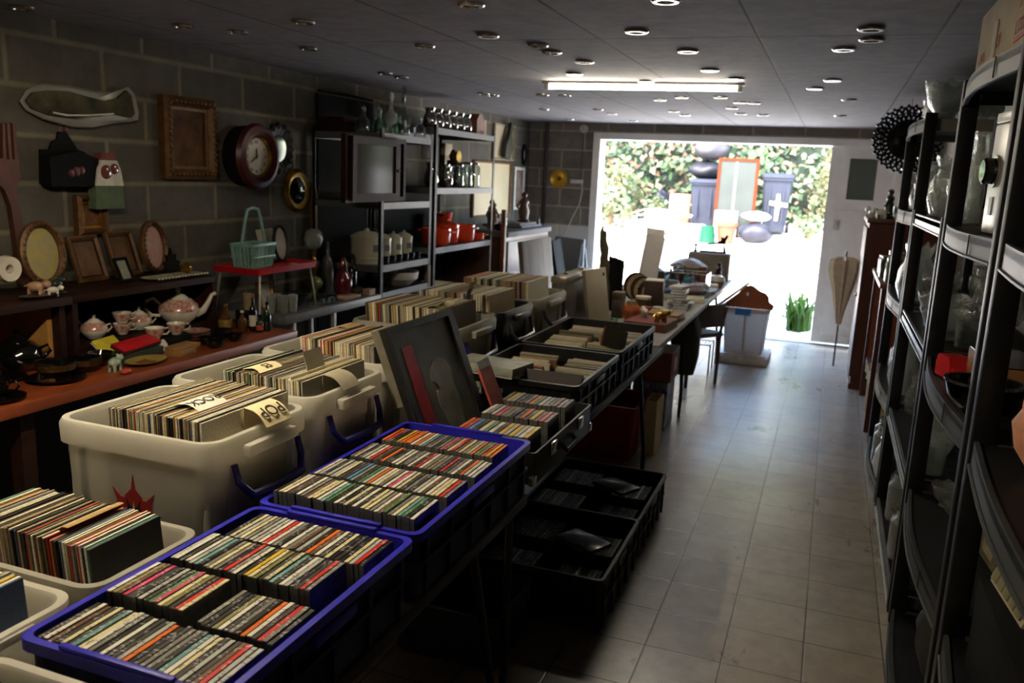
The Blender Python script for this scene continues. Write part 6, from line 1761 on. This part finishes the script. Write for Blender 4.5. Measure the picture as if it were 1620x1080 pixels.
# more small things between the books
WP = mat('white_glaze', '#cdc8c0', .3, coat=.3)
for lab, c, r in (('white saucer by the back edge, left of the plate row', (-1.5, 6.2, FZ), .07), ('white saucer at the back edge behind the tall carton', (-1.5, 6.85, FZ), .065), ('small white dish near the stout brown tin', (-1.3, 5.95, FZ), .05)):
    saucer(lab, c, None, WP, r, 'dish')
cup('white cup by the back edge of the far table', (-1.52, 6.45, FZ), .4, None, s=1.1, m2=mat('grey_pattern', '#7d6a6a', .4))
cup('white cup left of the dark book box', (-1.25, 6.0, FZ), 2., None, s=.9, m2=mat('navy_glaze', '#2b2547', .3))
bottle('small clear bottle behind the red and orange jar', (-1.28, 5.58, FZ), .02, .13, mat('pale_bottle', '#9a9c94', .1, coat=.4), BLACKM)
bottle('brown bottle beside the black binder', (-1.22, 5.83, FZ), .022, .15, AMB, BLACKM)
animal('animal_figurine', 'small gold animal on the edge of the dark red book', (-.92, 5.1, FZ+.05), BRASS, 1.4, .8)
animal('animal_figurine', 'small white animal on the dark red book', (-1.05, 5.24, FZ+.05), PORC, 1.2, 2.)
pbox('flat_box', 'blue and white flat packet at the table edge past the acrylic box', (-.9, 7.22, FZ), (.1, .07, .025), mat('blue_white_card', '#7f8cab', .5, var=.3, col2='#d0d2d6'))
pbox('flat_box', 'small red packet on the tan box', (-1.1, 5.56, FZ+.05), (.05, .08, .02), mat('red_packet', '#8d2c26', .5))
pbox('flat_box', 'small cream packet beside the red packet on the tan box', (-.97, 5.55, FZ+.05), (.08, .06, .015), CREAM)
figurine('little white figure before the beige tureen', (-1.13, 7.7, FZ), .11, PORC, 12)

# ================================================================ right side: shelving units and glassware
BKP = mat('shelving_black_plastic', '#0e0e0f', .5, var=.25, scale=14, spec=.3)
GYP = mat('shelving_grey_front', '#303132', .5, var=.12, scale=8, spec=.3)
def shelving(label, y0, y1, x0, x1, zs, bow, front, ztop, edge_h=.055, panels=True):
    t = thing('shelving_unit', label, 'shelving unit', ((x0+x1)/2, (y0+y1)/2, 0))
    hx, hy = (x1-x0)/2, (y1-y0)/2
    for sy in (-1, 1):
        for sx in (-1, 1):
            b = MB()
            d = .055 if sx < 0 else .05
            b.box(sx*hx if sx < 0 else sx*hx-d, sy*hy-.045 if sy > 0 else sy*hy, 0, sx*hx+d if sx < 0 else sx*hx, sy*hy if sy > 0 else sy*hy+.045, ztop, bev=.004)
            b.build('post', BKP, t)
    n = 12
    for z in zs:
        arc = [(-hx+.006-bow*math.sin(PI*k/n), -hy+.046+(2*hy-.092)*k/n) for k in range(n+1)]
        poly = arc+[(hx-.004, hy-.046), (hx-.004, -hy+.046)]
        s_ = MB()
        s_.prism(poly, .018, 0, M=T((0, 0, z-.018)))
        for k in range(5):   # ventilation slots read as dark ribs
            for j in range(int((2*hy-.2)/.035)):
                y = -hy+.1+.035*j
                if k in (1, 3):
                    s_.box(-hx+.12+.05*k, y, z, -hx+.16+.05*k, y+.012, z+.0015, 1)
        sh = s_.build('shelf', [BKP, DKH], t)
        e = MB()
        out = arc
        inn = [(x+.012, y) for x, y in arc]
        e.loft([[(x, y, z-edge_h), (x, y, z+.006), (x2, y2, z+.006), (x2, y2, z-edge_h)] for (x, y), (x2, y2) in zip(out, inn)])
        for s_y in (-1, 1):
            e.box(-hx+.056, s_y*(hy-.046)-.006, z-edge_h, hx-.061, s_y*(hy-.046)+.006, z+.004)
        e.tube([(x-.003, y, z-edge_h) for x, y in arc], .0045, seg=5)
        if bow > 0:
            e.box(-hx-bow*.55-.004, -hy+.28, z-edge_h, -hx-bow*.55+.0, -hy+.284, z+.004)
        e.build('front_edge', front, sh)
    return t
FX = .37
SZ = (.06, .55, 1.06, 1.535, 2.0)
shelving('black plastic shelving unit at the right edge, nearest the camera', 1.02, 2.27, FX, FX+.46, SZ, .03, GYP, 2.03)
shelving('black plastic shelving unit with the cardboard box on top', 2.32, 3.39, FX, FX+.46, SZ, .03, GYP, 2.03)
shelving('straight-fronted shelving unit of glassware in the middle of the right row', 3.44, 4.66, FX, FX+.46, SZ[:4], .0, mat('shelving_pale_front', '#8b8d8c', .35, .55, var=.08), 1.56, .045)
shelving('curved black shelving unit at the far end of the right row', 4.71, 5.85, FX, FX+.46, SZ, .03, mat('shelving_cream_front', '#85827a', .5, var=.06, spec=.3), 2.03)
# cardboard box with red printing on top of the second unit
CB = mat('cardboard', '#a08e68', .85, var=.1, scale=20)
t = thing('cardboard_box', 'worn cardboard box with red printing on top of the shelving', 'box', (FX+.19, 2.86, 2.019))
b = MB()
w, l, h = .17, .43, .195
b.box(-w, -l, 0, w, l, .006).box(-w, -l, .006, -w+.006, l, h).box(w-.006, -l, .006, w, l, h).box(-w+.006, -l, .006, w-.006, -l+.006, h).box(-w+.006, l-.006, .006, w-.006, l, h)
b.build('body', CB, t)
for s in (-1, 1):
    MB().box(0, -l, -.003, .15, l, .003, M=T((s*w, 0, h+.003)) @ RY(0 if s < 0 else PI)).build('flap', CB, t)
MB().box(-w-.004, .05, .02, -w-.001, .12, .13).build('torn_patch', mat('pale_torn_card', '#b3a689', .85), t)
REDP = mat('red_print', '#93302a', .7)
for s, y, z, sz in (('LTSS2', -.33, .05, .05), ('TNU', -.33, .115, .055), ('ATNU', .3, .05, .045), ('RSV', .0, .06, .05)):
    text_part('red_lettering', s, sz, REDP, t, axes((0, -1, 0), (0, 0, 1), (-1, 0, 0), (-w-.0045, y, z)), .0004)
MB().box(-w-.003, -.41, .018, -w-.0005, -.25, .03).build('red_bar', REDP, t)
# glass shapes
def prof(kind, r, h):
    o = {
        'bowl': [(0, 0), (.45, 0), (.5, .05), (.42, .12), (.75, .4), (1, .95), (.98, 1), (.93, .95), (.68, .42), (.36, .2), (0, .18)],
        'vase': [(0, 0), (.7, 0), (.75, .04), (1, .3), (.9, .55), (.55, .8), (.75, 1), (.68, 1), (.47, .8), (.8, .53), (.88, .3), (.6, .1), (0, .08)],
        'wine': [(0, 0), (.8, 0), (.75, .02), (.1, .06), (.09, .45), (.5, .55), (.8, .75), (.75, 1), (.7, 1), (.73, .75), (.45, .58), (0, .52)],
        'tumbler': [(0, 0), (.8, 0), (.85, .03), (1, 1), (.94, 1), (.78, .1), (0, .08)],
        'jar': [(0, 0), (.95, 0), (1, .05), (1, .75), (.75, .85), (.75, .97), (.8, 1), (.68, 1), (.68, .86), (.9, .74), (.9, .08), (0, .06)],
        'dish': [(0, 0), (.5, 0), (.45, .1), (.2, .25), (.2, .45), (.6, .55), (1, .95), (.97, 1), (.9, .95), (.55, .65), (0, .55)],
        'candle': [(0, 0), (.9, 0), (1, .05), (.4, .12), (.6, .2), (.35, .3), (.6, .42), (.35, .55), (.6, .68), (.4, .8), (.7, .9), (.7, 1), (.5, 1), (.45, .9), (0, .88)]}[kind]
    return [(a*r, z*h) for a, z in o]
CUT = thin_glass('cut_glass', (.93, .95, .93), (.6, .64, .6), .06, .9, bump=.6, milk=.16)
DIM = thin_glass('greyish_glass', (.78, .82, .77), (.35, .4, .36), .05, .6, milk=.18)
def glass(label, kind, c, r, h, m=None, group=None, flute=0, name=None, handle=False, yaw=0.):
    nm = name or {'bowl': 'glass_bowl', 'vase': 'glass_vase', 'wine': 'wine_glass', 'tumbler': 'tumbler', 'jar': 'glass_jar', 'dish': 'stemmed_dish', 'candle': 'glass_candlestick'}[kind]
    cat = nm.replace('_', ' ')
    b = MB()
    pr = prof(kind, r, h)
    seg = 20
    b.lathe(pr, seg=seg)
    if flute:   # cut facets: push alternate columns outward
        for i, v in enumerate(b.bm.verts):
            a = math.atan2(v.co.y, v.co.x)
            k = 1+.06*math.cos(flute*a)*math.cos(v.co.z/h*18)
            v.co.x *= k; v.co.y *= k
            if v.co.z > .9*h and kind in ('bowl', 'vase', 'dish'):
                v.co.z += .07*h*math.cos(flute*a)
    if handle:
        t = thing(nm, label, cat, c, yaw, group)
        b.build('body', m or CUT, t)
        MB().tube([(-r*.7, 0, h*.8), (-r*1.4, 0, h*.82), (-r*1.5, 0, h*.5), (-r*.95, 0, h*.3)], r*.1, seg=8).build('handle', m or CUT, t)
        return t
    return tag(b.build(nm, m or CUT, None, c, angle=25 if flute else 40), label, cat, group)
def gshelf(unit, shelf, group, z, items):
    for i, (kind, x, y, r, h, *opt) in enumerate(items):
        o = opt[0] if opt else {}
        adj = o.get('adj', '')
        nm = {'bowl': 'bowl', 'vase': 'vase', 'wine': 'wine glass', 'tumbler': 'tumbler', 'jar': 'jar', 'dish': 'stemmed dish', 'candle': 'candlestick'}[kind]
        glass('%sglass %s on %s shelf of %s, %s from near end' % (adj+' ' if adj else 'clear ', nm, shelf, unit, ordn(i+1)), kind, (FX+x, y, z+.0075), r, h, o.get('m'), group, o.get('fl', 8), None, o.get('hd', False), o.get('yaw', 0.))
UM, UF, UN = 'middle unit', 'far unit', 'box-topped unit'
# middle unit
gshelf(UF, 'top', 'glassware on the top shelf of the far unit', 2.0, [('bowl', .1, 4.88, .11, .18), ('vase', .3, 4.86, .06, .19, {'adj': 'smoky', 'm': DIM, 'hd': True}), ('bowl', .28, 5.08, .1, .18), ('vase', .07, 5.06, .06, .19), ('bowl', .12, 5.3, .1, .14)])
gshelf(UM, 'upper', 'glassware on the upper shelf of the middle unit', 1.535, [('vase', .12, 3.6, .075, .24, {'hd': True, 'yaw': 2.}), ('vase', .32, 3.6, .08, .28), ('wine', .07, 3.87, .03, .16), ('vase', .09, 4.24, .08, .26, {'hd': True, 'yaw': 1.}), ('wine', .3, 4.22, .045, .2, {'fl': 0}), ('bowl', .3, 4.38, .1, .14), ('jar', .12, 4.44, .06, .22), ('wine', .26, 4.55, .045, .2, {'fl': 0})])
gshelf(UM, 'middle', 'glassware on the middle shelf of the middle unit', 1.06, [('tumbler', .16, 3.6, .045, .11), ('bowl', .1, 3.76, .1, .12), ('dish', .3, 3.78, .09, .14), ('bowl', .12, 4.02, .11, .15), ('candle', .26, 4.05, .045, .27), ('candle', .27, 4.22, .045, .27), ('vase', .14, 4.28, .07, .22), ('dish', .15, 4.5, .09, .18), ('wine', .3, 4.5, .045, .2, {'fl': 0})])
gshelf(UM, 'lower', 'glassware on the lower shelf of the middle unit', .55, [('tumbler', .1, 3.58, .05, .12), ('bowl', .12, 3.76, .085, .11), ('wine', .28, 3.8, .045, .22, {'fl': 0}), ('vase', .14, 3.98, .06, .24), ('wine', .26, 4.1, .045, .22, {'fl': 0}), ('wine', .12, 4.2, .045, .21, {'fl': 0}), ('dish', .2, 4.36, .09, .17), ('vase', .12, 4.54, .06, .2)])
gshelf(UM, 'bottom', 'glassware on the bottom shelf of the middle unit', .06, [('jar', .12, 3.62, .09, .2, {'m': DIM, 'fl': 0, 'adj': 'cloudy'}), ('jar', .1, 3.86, .09, .22, {'m': DIM, 'fl': 0, 'adj': 'cloudy'}), ('bowl', .14, 4.1, .11, .13), ('jar', .11, 4.32, .085, .24, {'m': DIM, 'fl': 0, 'adj': 'cloudy'}), ('jar', .13, 4.54, .08, .2, {'m': DIM, 'fl': 0, 'adj': 'cloudy'})])
# far unit
gshelf(UF, 'upper', 'glassware on the upper shelf of the far unit', 1.535, [('vase', .08, 4.9, .07, .22, {'hd': True, 'yaw': 2.}), ('vase', .14, 5.12, .075, .25), ('bowl', .14, 5.38, .1, .14), ('vase', .1, 5.6, .06, .2)])
gshelf(UF, 'middle', 'glassware on the middle shelf of the far unit', 1.06, [('vase', .08, 4.95, .1, .3, {'hd': True, 'yaw': 2.6}), ('bowl', .12, 5.22, .1, .13), ('vase', .12, 5.45, .07, .22), ('wine', .1, 5.65, .045, .2, {'fl': 0})])
gshelf(UF, 'lower', 'glassware on the lower shelf of the far unit', .55, [('vase', .08, 4.98, .075, .32, {'adj': 'white-flecked', 'm': thin_glass('frosted_glass', rough=.2, milk=.5)}), ('vase', .14, 5.25, .07, .24), ('jar', .12, 5.5, .08, .2, {'fl': 0})])
gshelf(UF, 'bottom', 'glassware on the bottom shelf of the far unit', .06, [('vase', .07, 4.95, .085, .28, {'adj': 'milky white', 'm': mat('milk_glass', '#c9ced2', .15, coat=.5)}), ('jar', .08, 5.2, .09, .24, {'fl': 0, 'm': DIM, 'adj': 'cloudy'}), ('jar', .1, 5.45, .09, .22, {'fl': 0, 'm': DIM, 'adj': 'cloudy'})])
# box-topped unit: stacked crystal, hi-fi, red toy, wooden box, chrome bowl
GN = 'stacked crystal tumblers on the middle unit'
for j, (x, y) in enumerate(((.175, 3.92), (.24, 4.07), (.15, 3.72))):
    for k in range(4 if j < 2 else 3):
        glass('cut crystal tumbler, %s from the bottom of the %s stack by the speaker' % (ordn(k+1), ('middle', 'far', 'near')[j]), 'tumbler', (FX+x, y, 1.5425+.088*k), .052, .087, CUT, GN, 10)
t = thing('speaker', 'slim black loudspeaker on the upper shelf beside the crystal stacks', 'loudspeaker', (FX+.165, 3.27, 1.5425), .0)
MB().box(-.062, -.05, 0, .062, .05, .36, bev=.004).build('cabinet', BLACKM, t)
MB().lathe([(.03, 0), (.042, 0), (.042, .008), (.03, .004), (0, .0)], seg=22, M=T((-.063, 0, .1)) @ RY(-PI/2)).build('cone', mat('speaker_cone', '#1d1d1e', .7), t)
MB().box(-.05, -.053, .02, -.035, -.0505, .035).build('badge', RIM, t)
t = thing('stereo', 'silver stereo unit with a big round knob beside the black loudspeaker', 'stereo', (FX+.15, 2.68, 1.5425), .1)
MB().box(-.11, -.1, 0, .11, .1, .3, bev=.006).build('cabinet', mat('silver_plastic', '#8f8f86', .35, .4, var=.08), t)
MB().lathe([(0, 0), (.03, 0), (.036, .01), (.036, .03), (.03, .035), (0, .035)], seg=24, M=T((-.111, .03, .17)) @ RY(-PI/2)).build('knob', BLACKG, t)
MB().lathe([(.036, .0), (.044, 0), (.044, .006), (.036, .006)], seg=24, M=T((-.111, .03, .17)) @ RY(-PI/2)).build('knob_ring', RIM, t)
MB().box(-.113, .02, .05, -.11, .05, .1).build('display', mat('lilac_screen', '#9c9aa8', .2), t)
MB().box(-.11, -.1, .301, .11, .1, .33, bev=.004).build('top_deck', mat('pale_deck', '#a5a596', .35), t)
RT = mat('toy_red', '#b5161a', .35, var=.08)
t = thing('red_toy', 'bright red plastic toy with a white end on the middle shelf', 'toy', (FX+.045, 2.99, 1.0675), .3)
MB().prism([(-.05, 0), (.05, 0), (.05, .045), (.035, .07), (-.035, .07), (-.05, .045)], .07, M=axes((0, 1, 0), (0, 0, 1), (1, 0, 0), (-.035, 0, 0))).build('body', RT, t)
MB().box(-.03, .0505, .01, .03, .056, .06).build('white_end', PORC, t)
b = MB()
b.box(-.03, -.06, 0, .03, -.05, .04, bev=.004)
b.build('foot', RT, t)
t = thing('wooden_box', 'open honey-coloured wooden box on the middle shelf behind the red toy', 'box', (FX+.155, 2.785, 1.0675), .06)
HON = mat('honey_wood', '#7d5330', .5, var=.2, scale=7, stretch=(1, 4, 1))
b = MB()
b.box(-.07, -.17, 0, .07, .17, .01).box(-.07, -.17, .01, -.06, .17, .11).box(.06, -.17, .01, .07, .17, .11).box(-.06, -.17, .01, .06, -.16, .11).box(-.06, .16, .01, .06, .17, .11)
b.build('body', HON, t)
MB().box(-.068, -.165, .11, .07, .165, .114).build('dark_lid', BLACKG, t)
t = thing('chrome_bowl', 'shiny dark chrome bowl at the front of the middle shelf', 'bowl', (FX+.055, 2.5, 1.0675))
MB().lathe([(0, 0), (.04, 0), (.05, .01), (.085, .05), (.095, .09), (.09, .09), (.08, .055), (.045, .016), (0, .014)], seg=28).build('body', mat('dark_chrome', '#55565a', .08, 1., var=.1), t)
MB().lathe([(.088, .088), (.098, .088), (.098, .095), (.088, .095)], seg=28).build('rim', MET, t)
for k, (x, y) in enumerate(((.33, 2.52), (.36, 2.7), (.36, 2.95), (.36, 3.16))):
    glass('clear glass plate dish at the back of the middle shelf, %s from the near end' % ordn(k+1), 'bowl', (FX+x, y, 1.0675), .075, .13 if k % 2 else .16, CUT, 'glass dishes at the back of the middle shelf', 8)
pbox('mantel_box', 'dark tan wooden box standing at the back of the lower shelf', (FX+.3, 3.0, .5575), (.12, .14, .2), mat('khaki_case', '#57503a', .6))
t = thing('radio', 'dull khaki radio on the lower shelf of the box-topped unit', 'radio', (FX+.22, 2.76, .5575), .1)
MB().box(-.05, -.11, 0, .05, .11, .16, bev=.006).build('case', mat('khaki_case', '#57503a', .6), t)
MB().box(-.053, -.08, .03, -.0505, .02, .13).build('grille', mat('khaki_light', '#7a7256', .6, var=.3, scale=90), t)
MB().lathe([(0, 0), (.016, 0), (.016, .01), (0, .012)], M=T((-.051, .065, .08)) @ RY(-PI/2)).build('dial', BLACKM, t)
for k, (x, y) in enumerate(((.12, 3.2), (.25, 3.28), (.14, 3.06))):
    glass('clear glass bowl at the far end of the lower shelf, %s from the aisle corner' % ordn(k+1), 'bowl', (FX+x, y, .5575), .06, .08, CUT, 'bowls at the end of the lower shelf', 8)
sack('black dome-shaped covered bundle on the bottom shelf of the box-topped unit', (FX+.2, 2.85, .0675), .16, .26, .3, mat('black_cloth', '#151413', .8), 'cloth_bundle', seed=12)
# nearest unit, right edge
t = thing('xylophone', 'cream toy keyboard standing on the lower shelf at the right edge', 'keyboard', (FX+.08, 1.94, .79), (0, .3, .1))
MB().box(-.02, -.11, 0, .02, .11, .1, bev=.003).build('case', mat('cream_plastic', '#a39a84', .4), t)
for k in range(5):
    MB().box(-.026, -.1+.041*k, .01, -.0205, -.1+.041*k+.036, .09, bev=.001).build('key', mat('olive_key', '#6d6a4c', .4), t)
t = thing('metal_can', 'round brass-coloured metal can at the right edge of the picture', 'can', (FX+.11, 1.74, .779))
MB().lathe([(0, 0), (.045, 0), (.045, .1), (.042, .105), (0, .105)], seg=24).build('body', mat('brassy_steel', '#8a8468', .25, .9), t)
MB().lathe([(.0445, .02), (.047, .022), (.047, .03), (.0445, .032)], seg=24).build('bead', RIM, t)
MB().tube([(-.02, 0, .106), (-.06, .02, .112)], .004, seg=6).build('lever', RIM, t)
t = thing('clay_pot', 'peach clay pot on the middle shelf at the right edge', 'pot', (FX+.14, 1.98, 1.0675))
MB().lathe([(0, 0), (.06, 0), (.1, .06), (.11, .11), (.09, .15), (.08, .15), (.09, .11), (.05, .02), (0, .02)], seg=24).build('body', mat('peach_clay', '#a8745a', .6), t)
MB().lathe([(.08, .145), (.095, .145), (.095, .16), (.08, .16)], seg=24).build('rim', mat('peach_clay', '#a8745a', .6), t)
pbox('dark_box', 'black box on the lower shelf carrying the metal can and toy keyboard', (FX+.14, 1.87, .5575), (.2, .48, .22), BLACKM)
# black pierced plate hanging beyond the shelves
t = thing('pierced_plate', 'large black lacy pierced plate hanging beyond the glass shelves', 'plate', (.4, 6.2, 1.975), .05)
M = axes((1, 0, 0), (0, 0, 1), (0, -1, 0), (0, 0, 0))
b = MB()
b.lathe([(0, 0), (.12, 0), (.13, .012), (.12, .014), (0, .012)], seg=40, M=M)
NP = 30
for ring, (r0, r1, hw) in enumerate(((.118, .168, .35), (.16, .205, .4))):
    for k in range(NP):
        a0 = 2*PI*(k+.5*ring)/NP
        st = 2*PI/NP
        b.tube([M @ Vector((r0*math.cos(a0+s_*st*.5), r0*math.sin(a0+s_*st*.5), .008)) if i == 0 else M @ Vector(((r0+(r1-r0)*q)*math.cos(a0+s_*st*.5*math.cos(q*PI/2)), (r0+(r1-r0)*q)*math.sin(a0+s_*st*.5*math.cos(q*PI/2)), .008+.02*q)) for s_ in (1,) for i, q in enumerate((0, .35, .7, 1))], .0085, seg=5)
        b.tube([M @ Vector(((r0+(r1-r0)*q)*math.cos(a0-st*.5*math.cos(q*PI/2)), (r0+(r1-r0)*q)*math.sin(a0-st*.5*math.cos(q*PI/2)), .008+.02*q)) for q in (0, .35, .7, 1)], .0085, seg=5)
    b.tube([M @ Vector((r1*math.cos(2*PI*k/60), r1*math.sin(2*PI*k/60), .02+.008*ring)) for k in range(60)], .005, seg=5, closed=True)
for k in range(NP):
    a = 2*PI*k/NP
    b.ball(M @ Vector((.212*math.cos(a), .212*math.sin(a), .03)), .011, seg=6)
b.build('plate', BLACKG, t)
MB().tube([(0, .01, .1), (0, .012, .2605)], .003, seg=5).build('hanging_wire', RIM, t)
# brown cabinet and jar table beyond the shelves
CBW = mat('brown_cabinet_wood', '#4a2114', .45, var=.25, scale=7, stretch=(1, 1, .3))
t = thing('cabinet', 'tall dark brown cabinet beside the white door leaf', 'cabinet', (.61, 7.85, 0))
MB().box(-.33, -.4, .05, .33, .4, 1.38).build('carcass', CBW, t)
MB().box(-.35, -.42, 1.38, .33, .42, 1.42, bev=.006).build('top', CBW, t)
MB().box(-.34, -.41, 0, .33, .41, .05).build('plinth', CBW, t)
for s in (0, 1):
    d_ = MB().box(-.345, -.38+.385*s, .1, -.33, -.005+.385*s, 1.34, bev=.004).build('door', CBW, t)
    MB().ball((-.352, -.04+.09*s, .75), .014).build('door_knob', BRASS, d_)
t = thing('jar_table', 'narrow reddish wooden side table loaded with jars before the brown cabinet', 'table', (.58, 6.72, 0))
MB().box(-.24, -.62, 1.0, .3, .6, 1.035, bev=.005).build('tabletop', mat('worn_red_wood', '#6a3620', .4, var=.3, scale=8), t)
for sx in (-.2, .26):
    for sy in (-.57, .55):
        MB().box(sx-.025, sy-.025, 0, sx+.025, sy+.025, 1.0).build('leg', CBW, t)
MB().box(-.21, -.55, .3, .28, .53, .33).build('shelf', CBW, t)
MB().box(-.2, .5, .33, .28, .53, 1.0).build('end_panel', mat('orange_brown_panel', '#7a3c1c', .45, var=.2), t)
for k, (x, y, r, h) in enumerate(((.42, 6.2, .055, .17), (.44, 6.36, .06, .2), (.4, 6.52, .055, .16), (.46, 6.7, .06, .19), (.4, 6.86, .05, .14))):
    jar('glass jar with a metal lid on the reddish side table, %s from the near end' % ordn(k+1), (x, y, 1.036), r, h, 'jars on the side table', mat('amber_contents', '#a09068', .15, var=.3, scale=14, transl=.3) if k % 2 else GLASS)
figurine('small dark figure on the brown cabinet top, left of the brown vase', (.42, 7.6, 1.421), .24, mat('dark_bronze', '#3a3b33', .4, .5), 8)
jug('brown glazed vase jug on top of the brown cabinet', (.62, 7.56, 1.421), .06, .24, mat('brown_glaze_vase', '#3b2716', .2, coat=.4), None, 1.)
bowlt('turquoise and navy bowl on top of the brown cabinet', (.5, 7.46, 1.421), .06, .1, None, BAND if False else mat('navy_glaze', '#2b2547', .3), mat('turquoise_glaze', '#4f8f98', .25))
animal('animal_figurine', 'small white animal ornament at the edge of the brown cabinet top', (.31, 7.52, 1.421), PORC, 1.6, 2.6)
animal('animal_figurine', 'small white dog ornament beside the turquoise bowl', (.36, 7.45, 1.421), PORC, 1.5, 3.)
book('cream paper bundle standing at the foot of the side table', (.4, 6.3, .331), .1, .2, .05, 4, (0, 0, .1))
book('ochre paper bundle lying on the low shelf of the side table', (.42, 6.55, .331), .14, .2, .06, 7, (0, 0, .1))
for k, (nm, c, m) in enumerate((('flat box', (.44, 6.42, 0), CREAM), ('shoe box', (.44, 6.75, 0), KRAFT))):
    pbox('shoe_box', 'pale %s on the floor under the reddish side table' % nm, c, (.12, .2, .16+.05*k), m)
# folded cream parasol against the cabinet
t = thing('parasol', 'folded cream parasol hanging beside the brown cabinet', 'parasol', (.15, 8.35, .1), (0, .0, 0))
UM_ = mat('cream_canvas', '#d5c8b2', .8, var=.1)
b = MB()
n = 16
loops = []
for z, r in ((.3, .02), (.42, .035), (.62, .07), (.8, .11), (.9, .105), (.93, .05)):
    loops.append([((r*(1+.28*math.cos(8*2*PI*k/n)))*math.cos(2*PI*k/n), (r*(1+.28*math.cos(8*2*PI*k/n)))*math.sin(2*PI*k/n)*.7, z) for k in range(n)])
b.loft(loops)
b.build('canopy', UM_, t)
MB().tube([(0, 0, -.1), (0, 0, .98)], .009).build('pole', mat('dark_brown_pole', '#3a2418', .4), t)
